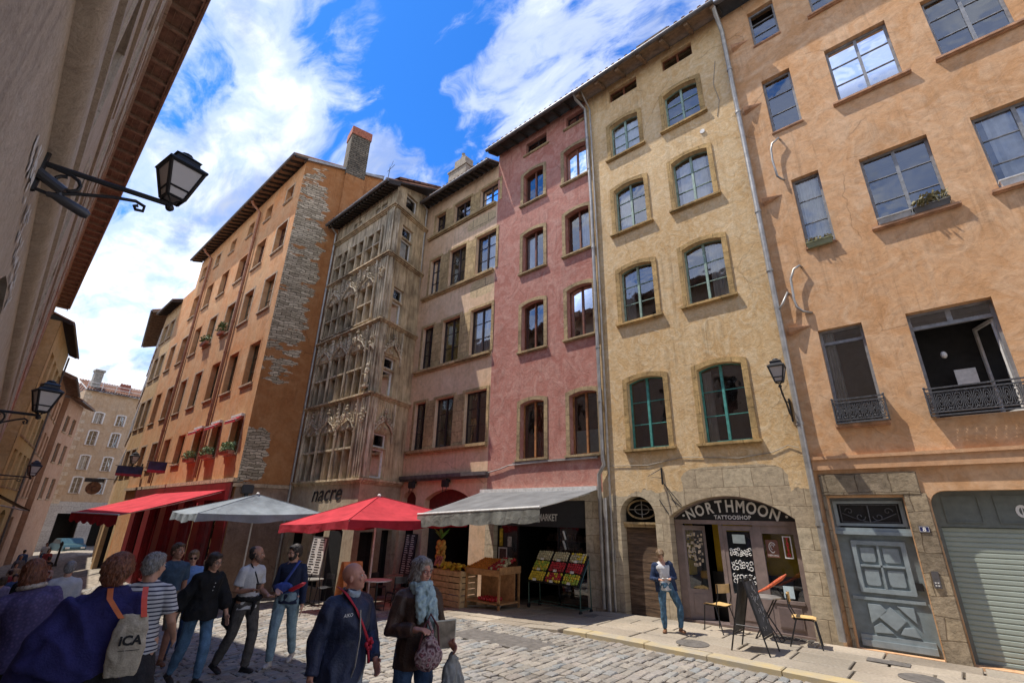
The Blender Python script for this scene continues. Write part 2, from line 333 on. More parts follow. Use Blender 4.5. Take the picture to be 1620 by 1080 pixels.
def wall(name, F, outer, holes, mats, parent, reveal=0.22, room=0.55, cap=True):
    """wall sheet with real openings, plaster reveals and a dark room box behind each opening.
       holes: list of loops (or (loop, reveal_depth))"""
    vs = []; es = []
    def loop(l):
        k = len(vs); vs.extend([Vector(p) for p in l]); es.extend([(k+i, k+(i+1) % len(l)) for i in range(len(l))])
    loop(outer); H = []
    for h in holes:
        l, rv, rm = (tuple(h)+(room,))[:3] if isinstance(h, tuple) else (h, reveal, room)
        loop(l); H.append((l, rv, rm))
    r = delaunay_2d_cdt(vs, es, [], 0, 1e-5); V, Fs = r[0], r[2]
    def inside(p, l):
        c = False; j = len(l)-1
        for i in range(len(l)):
            if (l[i][1] > p[1]) != (l[j][1] > p[1]) and p[0] < (l[j][0]-l[i][0])*(p[1]-l[i][1])/(l[j][1]-l[i][1])+l[i][0]: c = not c
            j = i
        return c
    mb = MB(); keep = []
    for f in Fs:
        cx_ = sum(V[i].x for i in f)/len(f); cz_ = sum(V[i].y for i in f)/len(f)
        if inside((cx_, cz_), outer) and not any(inside((cx_, cz_), h[0]) for h in H): keep.append(tuple(f))
    mb.add([F.P(v.x, v.y, 0) for v in V], keep)
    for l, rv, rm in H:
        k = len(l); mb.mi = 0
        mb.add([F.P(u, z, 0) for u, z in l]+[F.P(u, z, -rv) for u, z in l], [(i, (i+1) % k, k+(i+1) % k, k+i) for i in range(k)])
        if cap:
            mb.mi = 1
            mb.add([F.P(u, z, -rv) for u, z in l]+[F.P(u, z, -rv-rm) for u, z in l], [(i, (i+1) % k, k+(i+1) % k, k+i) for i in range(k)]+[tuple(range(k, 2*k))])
    mb.mi = 0
    # no normal recalculation here: open sheet
    return obj(name, mb, mats, parent)
# ================================================================== GROUND
MATS['joint'] = simple('joint', (0.075, 0.066, 0.055), 0.95, vary=0.3, scale=14, bump=0.5)
def stone_tint(name, cols, rough=0.75, bump=0.5):
    m, t, b = newmat(name); g = N(t, 'ShaderNodeNewGeometry'); r = ramp(t, [(i/(len(cols)-1), c) for i, c in enumerate(cols)])
    t.links.new(g.outputs['Random Per Island'], r.inputs[0])
    n = N(t, 'ShaderNodeTexNoise', i_Scale=22.0, i_Detail=6.0, i_Roughness=0.7); t.links.new(g.outputs['Position'], n.inputs['Vector'])
    n2 = N(t, 'ShaderNodeTexNoise', i_Scale=0.7, i_Detail=4.0); t.links.new(g.outputs['Position'], n2.inputs['Vector'])
    q = ramp(t, [(0.3, 0.72), (0.7, 1.2)]); t.links.new(n.outputs[0], q.inputs[0]); q2 = ramp(t, [(0.35, 0.8), (0.65, 1.12)]); t.links.new(n2.outputs[0], q2.inputs[0])
    c = mixc(t, 1.0, mixc(t, 1.0, r.outputs[0], q.outputs[0], 'MULTIPLY'), q2.outputs[0], 'MULTIPLY'); t.links.new(c, b.inputs['Base Color'])
    b.inputs['Roughness'].default_value = rough; b.inputs['Specular IOR Level'].default_value = 0.35
    bp = N(t, 'ShaderNodeBump', i_Strength=bump, i_Distance=0.01); t.links.new(n.outputs[0], bp.inputs['Height']); t.links.new(bp.outputs[0], b.inputs['Normal'])
    MATS[name] = m; return m
sett = stone_tint('sett_stone', [(.20, .175, .145), (.29, .255, .21), (.245, .225, .195), (.34, .30, .245), (.225, .235, .23), (.30, .26, .22), (.27, .245, .205)])
slabm = stone_tint('paving_slab', [(.22, .18, .135), (.37, .31, .235), (.29, .25, .195), (.42, .35, .265)], 0.7, 0.35)
mb = MB()
xs = [-300, -120, -60] + [-34+i for i in range(0, 35)] + [2, 6, 20, 60]; ys = [-60, -10, -3, 0, 4, 8, 12, 20, 60]
mb.add([(x, y, gz(x, y)-0.03) for x in xs for y in ys], [(i*len(ys)+j, (i+1)*len(ys)+j, (i+1)*len(ys)+j+1, i*len(ys)+j+1) for i in range(len(xs)-1) for j in range(len(ys)-1)])
def far_pave(name):
    m, t, b = newmat(name); pos, uv, u, z = pos_uv(t, (1, 0)); v = N(t, 'ShaderNodeTexVoronoi', i_Scale=5.0); t.links.new(pos, v.inputs['Vector'])
    r = ramp(t, [(0.0, (.30, .25, .19)), (1.0, (.42, .36, .28))]); t.links.new(v.outputs['Color'], r.inputs[0]); q = ramp(t, [(0.05, 1.0), (0.75, 0.45)]); t.links.new(v.outputs['Distance'], q.inputs[0])
    t.links.new(mixc(t, 1.0, r.outputs[0], q.outputs[0], 'MULTIPLY'), b.inputs['Base Color']); b.inputs['Roughness'].default_value = .85; return m
struct('ground', mb, far_pave('ground_stone'))
def stones(name, x0, x1, y0, y1, along, rw, l0, l1, gap, top, mat, seed, jit=0.012, skip=None, inset=0.016, thick=0.05, zf=gz):
    rnd = random.Random(seed); mb = MB(); a = x0 if along == 'y' else y0; A = x1 if along == 'y' else y1; b0, b1 = (y0, y1) if along == 'y' else (x0, x1)
    while a < A:
        w = rw*rnd.uniform(0.86, 1.14)
        if a+w > A: w = A-a
        if w < rw*0.35: break
        b = b0 - rnd.uniform(0, l1)
        while b < b1:
            L = rnd.uniform(l0, l1); c0 = max(b, b0); c1 = min(b+L, b1); b += L
            if c1-c0 < gap*4: continue
            if along == 'y': q = [(a, c0), (a+w, c0), (a+w, c1), (a, c1)]
            else: q = [(c0, a), (c1, a), (c1, a+w), (c0, a+w)]
            cx_ = sum(p[0] for p in q)/4; cy_ = sum(p[1] for p in q)/4
            if skip and skip(cx_, cy_): continue
            wav = 0.03*math.sin(cy_*1.7+cx_*.4) if along == 'y' else 0
            g = gap/2; h = top + rnd.uniform(-jit, jit)*.6; tx, ty = rnd.uniform(-jit, jit), rnd.uniform(-jit, jit)
            o = []; i_ = []
            for px, py_ in q:
                sx = 1 if px > cx_ else -1; sy = 1 if py_ > cy_ else -1
                jx, jy = rnd.uniform(-jit, jit), rnd.uniform(-jit, jit)
                o.append((px-sx*g+jx+wav, py_-sy*g+jy)); i_.append((px-sx*(g+inset)+jx+wav, py_-sy*(g+inset)+jy, sx*tx+sy*ty))
            mb.add([(x, y, zf(x, y)-thick) for x, y in o]+[(x, y, zf(x, y)+h-inset*.8) for x, y in o]+[(x, y, zf(x, y)+h+d*.5) for x, y, d in i_],
                   [(8, 9, 10, 11)]+[(4+k, 4+(k+1) % 4, 8+(k+1) % 4, 8+k) for k in range(4)]+[(k, (k+1) % 4, 4+(k+1) % 4, 4+k) for k in range(4)])
        a += w
    return struct(name, mb, mat)
KERB = lambda x: 8.72 if x > -6.2 else 8.62
stones('cobbled_street', -34, 5, -0.2, 8.64, 'y', 0.155, 0.15, 0.30, 0.022, 0.0, sett, 3, skip=lambda x, y: (-7.9 < x < -5.85 and 7.15 < y < 7.85))
# road cover slab, kerb and pavement
q = MB(); q.hexa([(x, y, gz(x)-.06) for x, y in ((-7.95, 7.1), (-5.8, 7.1), (-5.8, 7.9), (-7.95, 7.9))]+[(x, y, gz(x)-.004) for x, y in ((-7.95, 7.1), (-5.8, 7.1), (-5.8, 7.9), (-7.95, 7.9))])
struct('street_cover_plate', q, simple('cover_iron', (.13, .115, .10), .75, vary=.25, scale=10, bump=.6))
pz = lambda x, y=9: gz(x) + 0.045*sm((x+7.6)/1.4)
stones('pavement', -20.6, 5, 9.02, 11.38, 'x', 0.58, 0.7, 1.3, 0.034, 0.0, slabm, 8, jit=0.006, thick=0.13, zf=pz, inset=0.01)
stones('kerb_left', -20.6, -6.3, 8.64, 9.0, 'x', 0.36, 0.8, 1.2, 0.02, 0.0, slabm, 9, jit=0.006, thick=.13, zf=pz, inset=0.012)
def kerbmat():
    m, t, b = newmat('kerb_paint'); g = N(t, 'ShaderNodeNewGeometry'); n = N(t, 'ShaderNodeTexNoise', i_Scale=2.2, i_Detail=7.0, i_Roughness=.65); t.links.new(g.outputs['Position'], n.inputs['Vector'])
    r = ramp(t, [(0.40, (.33, .29, .22)), (0.66, (.44, .34, .17))]); t.links.new(n.outputs[0], r.inputs[0]); t.links.new(r.outputs[0], b.inputs['Base Color']); b.inputs['Roughness'].default_value = .8; return m
stones('kerb', -6.3, 5, 8.70, 9.0, 'x', 0.30, 0.85, 1.25, 0.016, 0.01, kerbmat(), 10, jit=0.005, thick=.13, zf=pz, inset=0.016)

# ================================================================== BUILDINGS
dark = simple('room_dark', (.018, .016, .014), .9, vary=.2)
glass = glassmat('window_glass')
glass2 = glassmat('window_glass_clear', base=.07)
M_CURT = simple('curtain_white', (.62, .62, .60), .9, vary=.12, scale=5)
M_CURTY = simple('curtain_yellow', (.42, .30, .05), .9, vary=.3, scale=7)
M_CURTR = simple('curtain_red', (.30, .02, .02), .9, vary=.3, scale=7)
M_ZINC = simple('zinc', (.36, .34, .31), .45, .55, vary=.2, scale=5, bump=.1)
M_ZINCD = simple('zinc_dark', (.13, .12, .12), .5, .4, vary=.25, scale=5)
M_WOODD = simple('wood_dark', (.035, .026, .02), .8, vary=.3, scale=9)
M_WOOD = simple('wood_soffit', (.25, .17, .11), .85, vary=.25, scale=7)
M_IRON = simple('iron_black', (.022, .022, .024), .5, .3, vary=.2)
M_TILE = stonemat('roof_tile', [(.30, .14, .08), (.22, .11, .07)], bw=.22, bh=.4, mortar=(.06, .04, .03), ms=.02)
M_SANDY = stonemat('surround_yellow_stone', [(.50, .33, .14), (.40, .27, .12)], bw=.9, bh=.45, mortar=(.22, .15, .07), ms=.008)
M_SANDP = stonemat('surround_grey_stone', [(.42, .31, .17), (.33, .24, .14)], bw=.9, bh=.45, mortar=(.2, .14, .08), ms=.008)
M_CONC = simple('sill_stone', (.42, .30, .19), .9, vary=.3, scale=6, bump=.4)
M_ORSILL = simple('sill_plaster', (.42, .23, .13), .9, vary=.25, scale=6, bump=.3)
F_TEAL = simple('frame_teal', (.07, .27, .23), .45, vary=.25, scale=10)
F_SAGE = simple('frame_sage', (.25, .35, .28), .5, vary=.25, scale=10)
F_BROWN = simple('frame_brown', (.17, .055, .025), .5, vary=.3, scale=10)
F_PINE = simple('frame_pine', (.36, .16, .06), .5, vary=.3, scale=10)
F_DARK = simple('frame_dark', (.030, .016, .016), .45, vary=.2)
F_GREY = simple('frame_grey', (.23, .235, .245), .5, vary=.2, scale=10)
F_WHITE = simple('frame_white', (.62, .60, .56), .6, vary=.15, scale=10)
F_OLD = simple('frame_weathered', (.30, .27, .22), .8, vary=.3, scale=12)

def win(F, b, u0, u1, z0, z1, rise=0, inset=.16, fm=F_DARK, rows=3, cols=2, surr=None, sill=None, cur=None, fw=.045, gl=None, mull=.06, openleaf=None, name='window', transom=None, bar=.018):
    if surr:
        sm_, wd, pr = surr
        inn = arch(u0, u1, z0, z1, rise)[1:]; out = arch(u0-wd, u1+wd, z0, z1+wd*.85, rise*1.08 if rise else 0)[1:]
        inn = inn+[(u0, z0)]; out = out+[(u1+wd, z0)][:0]+[(u0-wd, z0)]
        q = MB(); q.fring(F, inn, out, 0.002, pr)
        q.fring(F, inn, [(u*1, z) for u, z in out], 0.001, 0.0015); obj('window_surround', q, sm_, b)
    if sill:
        sm_, pr, th, ex = sill; q = MB(); q.fbox(F, u0-ex, u1+ex, z0-th, z0, -inset, pr); q.fbox(F, u0-ex*.92, u1+ex*.92, z0-th*1.5, z0-th, .004, pr*.6); obj('window_sill', q, sm_, b)
    q = MB(); L = arch(u0+.002, u1-.002, z0+.002, z1, rise); r_ = rise*(u1-u0-2*fw)/(u1-u0)
    I_ = arch(u0+fw, u1-fw, z0+fw*1.2, z1-fw*.3 if rise else z1-fw, r_)
    q.fring(F, I_, L, -inset-.05, -inset, closed=True)
    top = lambda u: (z1-fw if rise <= 0 else z1-fw*.3+r_*(1-((u-(u0+u1)/2)/((u1-u0)/2-fw))**2))
    wcol = (u1-u0-2*fw)/cols
    for c in range(1, cols):
        um = u0+fw+wcol*c; q.fbox(F, um-mull/2, um+mull/2, z0+fw, top(um)+.01, -inset-.045, -inset+.012)
    zt = z1
    if transom: q.fbox(F, u0+fw, u1-fw, transom-.03, transom+.03, -inset-.045, -inset+.01); zt = transom
    for r in range(1, rows):
        zr = z0+fw+(zt-z0-fw+(rise*.5 if not transom else 0))*r/rows; q.fbox(F, u0+fw, u1-fw, zr-bar/2, zr+bar/2, -inset-.035, -inset-.005)
    w = obj(name, q, fm, b)
    g = MB(); g.fpoly(F, I_, -inset-.028); obj('pane', g, gl or glass, w)
    if cur:
        cm, a0, a1 = cur; g = MB(); n = 14
        ua, ub = u0+fw+(u1-u0-2*fw)*a0, u0+fw+(u1-u0-2*fw)*a1; zt_ = z1+(0 if not rise else 0)-.02
        pts = [(ua+(ub-ua)*i/n, -inset-.10-.02*math.sin(i*2.3)) for i in range(n+1)]
        g.add([F.P(u, z0+.03, w_) for u, w_ in pts]+[F.P(u, zt_, w_) for u, w_ in pts], [(i, i+1, n+2+i, n+1+i) for i in range(n)]); obj('curtain', g, cm, w)
    return w
def body(F, b, u0, u1, zb, zt, depth, mat, w0=-.02):
    """the solid of the house behind its front: side and back walls"""
    q = MB()
    a = [F.P(u0, zb, w0), F.P(u1, zb, w0), F.P(u1, zb, -depth), F.P(u0, zb, -depth)]; c = [p[:2]+(zt,) for p in a]
    q.add(a+c, [(1, 2, 6, 5), (2, 3, 7, 6), (3, 0, 4, 7), (4, 5, 6, 7)]); return obj('side_walls', q, mat, b)
def eave(F, b, u0, u1, zw, over, rafter=.6, drop=.12, mat=M_WOODD, soff=M_WOODD, gut=M_ZINCD, roof=M_TILE, depth=5, slope=.38, zr=None, gutr=.07, rw=.09, rh=.11):
    """open eave: soffit boards, rafter tails, gutter and the tiled slope above"""
    q = MB(); t = .05
    # soffit + roof slab rising backwards
    def sl(w): return zw + .12 - slope*w
    q.add([F.P(u0, sl(over), over), F.P(u1, sl(over), over), F.P(u1, sl(-depth), -depth), F.P(u0, sl(-depth), -depth)]+[F.P(u0, sl(over)+.07, over), F.P(u1, sl(over)+.07, over), F.P(u1, sl(-depth)+.07, -depth), F.P(u0, sl(-depth)+.07, -depth)],
          [(0, 1, 2, 3), (4, 7, 6, 5), (0, 4, 5, 1), (1, 5, 6, 2), (2, 6, 7, 3), (3, 7, 4, 0)])
    rf = obj('roof', q, [soff], b)
    q = MB(); n = max(2, int((u1-u0)/.24))
    for i in range(n):
        ua = u0+(u1-u0)*(i+.5)/n; q.tube([F.P(ua, sl(over+.03)+.12, over+.03), F.P(ua, sl(-depth)+.12, -depth)], .085, 6)
    obj('roof_tiles', q, roof, rf)
    q = MB(); k = max(2, int((u1-u0)/rafter))
    for i in range(k+1):
        ua = u0+.05+(u1-u0-.1)*i/k
        p = [F.P(ua-rw/2, sl(0)-rh, 0), F.P(ua+rw/2, sl(0)-rh, 0), F.P(ua+rw/2, sl(0), 0), F.P(ua-rw/2, sl(0), 0)]
        e = [F.P(ua-rw/2, sl(over)-rh*.7, over-.06), F.P(ua+rw/2, sl(over)-rh*.7, over-.06), F.P(ua+rw/2, sl(over)+.0, over-.02), F.P(ua-rw/2, sl(over)+.0, over-.02)]
        q.hexa(p+e)
    obj('rafter_tails', q, mat, b)
    if gut:
        q = MB(); zg = sl(over)+.01; q.ftube(F, [(u0-.03, zg, over+.05), (u1+.03, zg, over+.05)], gutr, 10); obj('gutter', q, gut, b)
def downpipe(F, b, pts, r=.055, mat=M_ZINC, rings=True):
    q = MB(); q.ftube(F, pts, r, 10)
    if rings:
        for (a, c) in zip(pts[:-1], pts[1:]):
            L = math.dist(a, c); n = int(L/2.0)
            for i in range(1, n+1):
                t_ = i/(n+1) if n else .5; p = [a[j]+(c[j]-a[j])*t_ for j in range(3)]; d = [(c[j]-a[j])/L*.03 for j in range(3)]
                q.ftube(F, [tuple(p[j]-d[j] for j in range(3)), tuple(p[j]+d[j] for j in range(3))], r*1.25, 10)
    return obj('downpipe', q, mat, b, smooth=40)

FM = Fac(0, 11.4, 1, 0, (0, -1))
def bldg(name, label, cat, x, y, z=0): return thing(name, label, cat, (x, y, z))
# ---- ochre house on the right
OCH = plaster('plaster_ochre', (.57, .325, .165), (.50, .265, .12), (.64, .44, .28), mottle=1.5, streak=.12, bump=.35)
M_COAT = plaster('plaster_ochre_band', (.53, .30, .16), (.49, .27, .14), (.57, .36, .21), mottle=1.5, streak=.1, bump=.2)
M_BLOCK = stonemat('old_grey_stone', [(.36, .28, .18), (.28, .22, .15)], bw=.5, bh=.33, mortar=(.22, .16, .10), bump=1.0, dist=.05, ms=.009)
B = bldg('ochre_house', 'tall ochre plastered house with grey windows at the right, above the grey door and garage', 'house', 0, 11.4)
ow = [(-1.31, -.65, 14.62, 15.93), (-1.33, -.66, 11.50, 13.29), (-1.18, -.61, 8.0, 9.93), (-1.33, -.55, 3.95, 5.99), (.12, 1.34, 14.55, 16.0), (.12, 1.34, 11.5, 13.23), (.16, 1.33, 7.98, 9.78), (.16, 1.38, 3.91, 5.98), (1.98, 3.2, 14.55, 16.0), (1.98, 3.12, 11.46, 13.2), (2.0, 3.2, 8.0, 9.77), (2.0, 3.2, 3.95, 5.98)]
holes = [arch(a, b_, c, d, 0) for a, b_, c, d in ow]
door8 = arch(-1.78, -.62, .02, 2.56, 0)
g_ = [(-.25, .02), (2.7, .02), (2.7, 2.66)]+[(-.02-.23*math.sin(a), 2.43+.23*math.cos(a)) for a in [k*math.pi/12 for k in range(7)]]
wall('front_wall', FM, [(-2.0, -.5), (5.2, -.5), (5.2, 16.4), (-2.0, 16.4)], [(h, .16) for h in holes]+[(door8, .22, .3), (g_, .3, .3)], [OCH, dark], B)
body(FM, B, -2.0, 5.2, -.5, 16.4, 7, OCH)
eave(FM, B, -2.0, 5.2, 16.45, .55, mat=M_WOODD, soff=M_WOODD)
for i, (a, b_, c, d) in enumerate(ow):
    if i in (3, 7, 11):
        tall = dict(rows=1, transom=d-.3)
    else: tall = dict(rows=3)
    if i == 7:                                                      # open window: frame, fanlight, one leaf swung in
        q = MB(); q.fring(FM, arch(a+.05, b_-.05, c+.03, d-.05, 0), arch(a, b_, c, d, 0), -.21, -.16, closed=True); q.fbox(FM, a+.05, b_-.05, d-.33, d-.26, -.21, -.15); q.fbox(FM, (a+b_)/2-.04, (a+b_)/2+.04, d-.26, d-.05, -.21, -.16)
        w = obj('window', q, F_GREY, B); g = MB(); g.fpoly(FM, arch(a+.05, b_-.05, d-.27, d-.05, 0), -.185); obj('pane', g, glass, w)
        Fl = Fac(FM.P(b_-.06, 0, -.2)[0], FM.P(b_-.06, 0, -.2)[1], -.45, .9, (-1, 0)); q = MB(); q.fring(Fl, arch(.05, .50, c+.09, d-.40, 0), arch(0, .55, c+.03, d-.34, 0), -.02, .02, closed=True)
        lf = obj('open_leaf', q, F_WHITE, w); g = MB(); g.fpoly(Fl, arch(.05, .50, c+.09, d-.40, 0), 0); obj('pane', g, glass, lf)
        q = MB(); q.fbox(FM, a+.45, a+.75, 4.55, 4.85, -.5, -.48); obj('picture', q, F_WHITE, w); q = MB(); q.ell(FM.P(a+.38, 5.15, -.4), (.05, .05, .07)); obj('hanging_lamp', q, F_WHITE, w)
        continue
    win(FM, B, a, b_, c, d, 0, .12, F_GREY, sill=(M_ORSILL, .10, .05, .12) if i in (5, 6, 9, 10, 4, 8) else ((M_ORSILL, .04, .04, .02) if i < 3 else (M_ORSILL, .12, .06, .05)), cols=1 if i < 4 else 2, cur=(M_CURT, .0, .28) if i == 3 else ((M_CURT, .1, .9) if i in (2, 10) else None), fw=.055, **tall)
q = MB(); q.fbox(FM, -1.92, 5.2, 3.28, 3.34, .004, .10); q.fbox(FM, -1.92, 5.2, 3.08, 3.28, .004, .07); obj('cornice', q, M_COAT, B)
q = MB(); q.fbox(FM, -1.86, -1.80, -.3, 2.6, .003, .05); q.fbox(FM, -.60, -.27, -.3, 2.62, .003, .04); q.fbox(FM, -1.86, -.34, 2.60, 3.0, .003, .05); obj('stone_door_surround', q, M_BLOCK, B, bevel=.012)
for z in (15.0, 12.62, 9.63, 6.15):                                  # little triangular corbel stones
    q = MB(); q.add([FM.P(-1.85, z, .0), FM.P(-1.42, z, .0), FM.P(-1.85, z, .16), FM.P(-1.85, z-.16, .0), FM.P(-1.42, z-.02, .0), FM.P(-1.85, z-.10, .12)], [(0, 2, 1), (3, 4, 5), (2, 5, 4, 1), (0, 3, 5, 2), (0, 1, 4, 3)]); obj('corbel', q, M_ORSILL, B)
downpipe(FM, B, [(-2.02, 16.3, .58), (-2.02, 16.1, .45), (-2.0, 15.75, .12), (-1.99, 11, .1), (-1.985, 6.0, .1), (-1.985, .1, .1)], .062)
q = MB()
for pts in ([(-1.2, 11.2, 0), (-1.22, 11.2, .1), (-1.38, 11.1, .12), (-1.43, 10.95, .12), (-1.45, 10.6, .12), (-1.42, 10.1, .12), (-1.36, 10.02, .08), (-1.3, 10.0, 0)], [(-1.36, 7.58, 0), (-1.38, 7.58, .1), (-1.5, 7.52, .12), (-1.6, 7.3, .12), (-1.62, 6.8, .12), (-1.6, 6.6, .12), (-1.5, 6.47, .1), (-1.35, 6.43, 0)], [(-1.7, 7.0, 0), (-1.72, 7.0, .1), (-1.85, 6.75, .14), (-1.97, 6.6, .12)]): q = MB(); q.ftube(FM, pts, .026, 8); obj('waste_pipe', q, M_ZINC, B, smooth=True)
# window boxes with dry plants on the sills
M_PLANT = simple('leaf_green', (.09, .14, .035), .7, vary=.6, scale=30)
M_DRY = simple('leaf_dry', (.22, .19, .09), .8, vary=.5, scale=30)
M_TERRA = simple('terracotta', (.42, .19, .12), .8, vary=.25)
M_PLW = simple('planter_grey', (.38, .36, .33), .7, vary=.2)
def leaves(mb, c, r, n, s, seed, dz=0):
    rd = random.Random(seed)
    for i in range(n):
        a = rd.uniform(0, 6.28); rr = rd.random()**.5; h = rd.uniform(0, 1)
        p = Vector((c[0]+r[0]*rr*math.cos(a), c[1]+r[1]*rr*math.sin(a), c[2]+r[2]*h-dz*rr*rr)); d = Vector((rd.uniform(-1, 1), rd.uniform(-1, 1), rd.uniform(-.3, 1))).normalized()*s*rd.uniform(.6, 1.3)
        e = d.cross(Vector((rd.uniform(-1, 1), rd.uniform(-1, 1), rd.uniform(-1, 1)))).normalized()*s*.4
        mb.add([p, p+d*.5+e, p+d, p+d*.5-e], [(0, 1, 2, 3)])
def flowerbox(name, label, F, u0, u1, z, w0, w1, boxm, leafm, n, hh, seed, s=.06, flowers=None, cat='planter', group=None):
    c = F.P((u0+u1)/2, z, (w0+w1)/2); t_ = thing(name, label, cat, c, group=group)
    q = MB(); e = .02; q.hexa([F.P(u0+e, z, w1-e), F.P(u1-e, z, w1-e), F.P(u1-e, z, w0+e), F.P(u0+e, z, w0+e), F.P(u0, z+.13, w1), F.P(u1, z+.13, w1), F.P(u1, z+.13, w0), F.P(u0, z+.13, w0)]); q.fbox(F, u0-.01, u1+.01, z+.12, z+.145, w0-.01, w1+.01); obj('box', q, boxm, t_)
    if n:
        q = MB(); leaves(q, (c[0], c[1], z+.13), ((u1-u0)/2, (w1-w0)*.8, hh), n, s, seed, .04); obj('foliage', q, leafm, t_)
    if flowers:
        q = MB(); rd = random.Random(seed+5)
        for i in range(14): q.ell((c[0]+rd.uniform(-.5, .5)*(u1-u0), c[1]+rd.uniform(-.12, .12), z+.15+rd.uniform(0, hh)), .02, 6, 4)
        obj('flowers', q, flowers, t_)
    return t_
flowerbox('window_box', 'long pale window box left half on the wide ochre house sill', FM, .17, .72, 7.98, .0, .13, M_PLW, M_DRY, 0, .1, 1)
flowerbox('window_box', 'dark window box with dry straggling grass, right half of the wide ochre house sill', FM, .76, 1.32, 7.98, .0, .13, simple('box_dark', (.10, .09, .08), .7), M_DRY, 160, .22, 2, .09)
flowerbox('window_box', 'small mossy window box below the narrow window of the ochre house', FM, -1.16, -.66, 7.94, .0, .11, simple('box_moss', (.22, .22, .12), .8), M_DRY, 60, .12, 3, .07)
flowerbox('window_box', 'white planter at the sill by the right edge, ochre house', FM, 2.02, 2.35, 8.0, .0, .12, F_WHITE, M_DRY, 0, .1, 4)
# cast iron balcony railings
def railing(label, u0, u1, z0, z1):
    t_ = thing('window_railing', label, 'railing', FM.P((u0+u1)/2, z0, .2)); q = MB()
    for z in (z0, z0+.06, z1-.07, z1): q.fbox(FM, u0, u1, z-.012, z+.012, .13, .16)
    for u in (u0, u1): q.fbox(FM, u-.012, u+.012, z0, z1, 0, .16); q.ell(FM.P(u, z1+.02, .145), .022, 8, 6)
    obj('frame', q, M_IRON2, t_); q = MB(); n = max(2, round((u1-u0)/.125)); p = (u1-u0)/n; h = z1-z0-.13; zc = (z0+z1)/2-.005
    for i in range(n+1): q.fbox(FM, u0+p*i-.006, u0+p*i+.006, z0+.06, z1-.07, .137, .152)
    for i in range(n):
        uc = u0+p*(i+.5)
        for (ru, rz) in ((p*.36, h*.44), (p*.2, h*.25)): q.tube([FM.P(uc+ru*math.cos(a), zc+rz*math.sin(a), .145) for a in [k*math.pi/6 for k in range(13)]], .008, 5)
        q.ell(FM.P(uc, zc, .145), (.012, .01, .03), 6, 4)
        for s_ in (-1, 1): q.tube([FM.P(uc+s_*p*(.1+.28*math.cos(a)), z0+.09+.03*math.sin(a), .145) for a in (0, 1, 2, 3)], .006, 5); q.tube([FM.P(uc+s_*p*(.1+.28*math.cos(a)), z1-.10-.03*math.sin(a), .145) for a in (0, 1, 2, 3)], .006, 5)
    obj('scrollwork', q, M_IRON2, t_); return t_
M_IRON2 = simple('cast_iron', (.10, .10, .105), .5, .4, vary=.25, scale=20)
railing('short cast iron railing below the narrow lower window of the ochre house', -1.34, -.50, 3.95, 4.42)
railing('wide cast iron railing below the open dark window of the ochre house', .10, 1.44, 3.93, 4.42)
railing('cast iron railing at the right edge, last lower window of the ochre house', 1.94, 3.26, 3.93, 4.42)

# ---- yellow house
YEL = plaster('plaster_yellow', (.60, .42, .225), (.53, .34, .155), (.68, .55, .36), mottle=2.6, brush=2.2, streak=.2, bump=.45,
              stone=dict(z=2.72, amp=1.0, w=.62, h=.40, cols=[(.46, .38, .26), (.38, .30, .20)], mortar=(.25, .19, .12), ms=.009, ns=.8, areas=[(-4.75, -2.3, 2.4, 3.3, 1.2)]))
B = bldg('yellow_house', 'yellow plastered house with arched green windows above the tattoo shop', 'house', -4.4, 11.4)
yc = [(-5.94, -4.90), (-4.01, -2.96)]; yr = [(3.80, 5.56, F_TEAL, 3), (7.37, 9.0, F_SAGE, 3), (10.40, 11.97, F_SAGE, 3), (13.32, 14.63, F_SAGE, 3)]
holes = [(arch(a, b_, z0, z1+.03, .10), .16) for a, b_ in yc for z0, z1, _, _ in yr]+[(arch(-5.89, -4.83, 15.75, 16.25, 0), .14), (arch(-3.93, -2.94, 15.72, 16.25, 0), .14)]
shop = arch(-5.08, -2.42, -.02, 2.16, .46, 14); sdoor = arch(-6.38, -5.44, -.1, 2.22, .42, 12)
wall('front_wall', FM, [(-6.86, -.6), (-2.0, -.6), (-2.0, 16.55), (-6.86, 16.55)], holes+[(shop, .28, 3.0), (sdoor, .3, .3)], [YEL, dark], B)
body(FM, B, -6.86, -2.0, -.6, 16.5, 7, YEL)
for (a, b_) in yc:
    for k, (z0, z1, fm, rw_) in enumerate(yr):
        win(FM, B, a, b_, z0, z1+.03, .10, .13, fm, rw_, 2, surr=(M_SANDY, .13, .035), sill=(M_SANDY, .10, .06, .19), cur={(0, 1): (M_CURT, 0, .3), (0, 2): (M_CURT, .08, .5), (1, 2): (M_CURT, .1, .9), (1, 1): (M_CURT, .6, 1), (0, 3): (M_CURT, 0, 1), (1, 0): (M_CURT, .0, .22)}.get((0 if a < -5 else 1, k)))
for (a, b_, z0) in ((-5.89, -4.83, 15.75), (-3.93, -2.94, 15.72)): win(FM, B, a, b_, z0, 16.25, 0, .12, F_BROWN, 1, 2)
eave(FM, B, -6.86, -2.0, 16.5, .68, rafter=.75, mat=M_WOOD, soff=M_WOOD, slope=.42, rw=.12, rh=.14)
q = MB(); q.box((-4.9, 12.2, 17.0), (-3.9, 14, 18.4)); q.box((-5.0, 12.1, 18.4), (-3.8, 14.1, 18.5)); obj('dormer', q, M_WOODD, B)
q = MB()
for pts in ([(-6.85, 3.42, .02), (-5.5, 3.38, .02), (-4.6, 3.52, .02), (-3.3, 3.42, .02), (-2.6, 3.5, .02), (-2.3, 3.62, .02), (-2.1, 3.55, .03)], [(-2.35, 14.9, .01), (-2.5, 14.1, .01), (-2.42, 13.4, .01), (-2.55, 12.9, .01)]): q.ftube(FM, pts, .008, 5)
obj('cable', q, simple('cable_grey', (.28, .25, .2), .7), B)
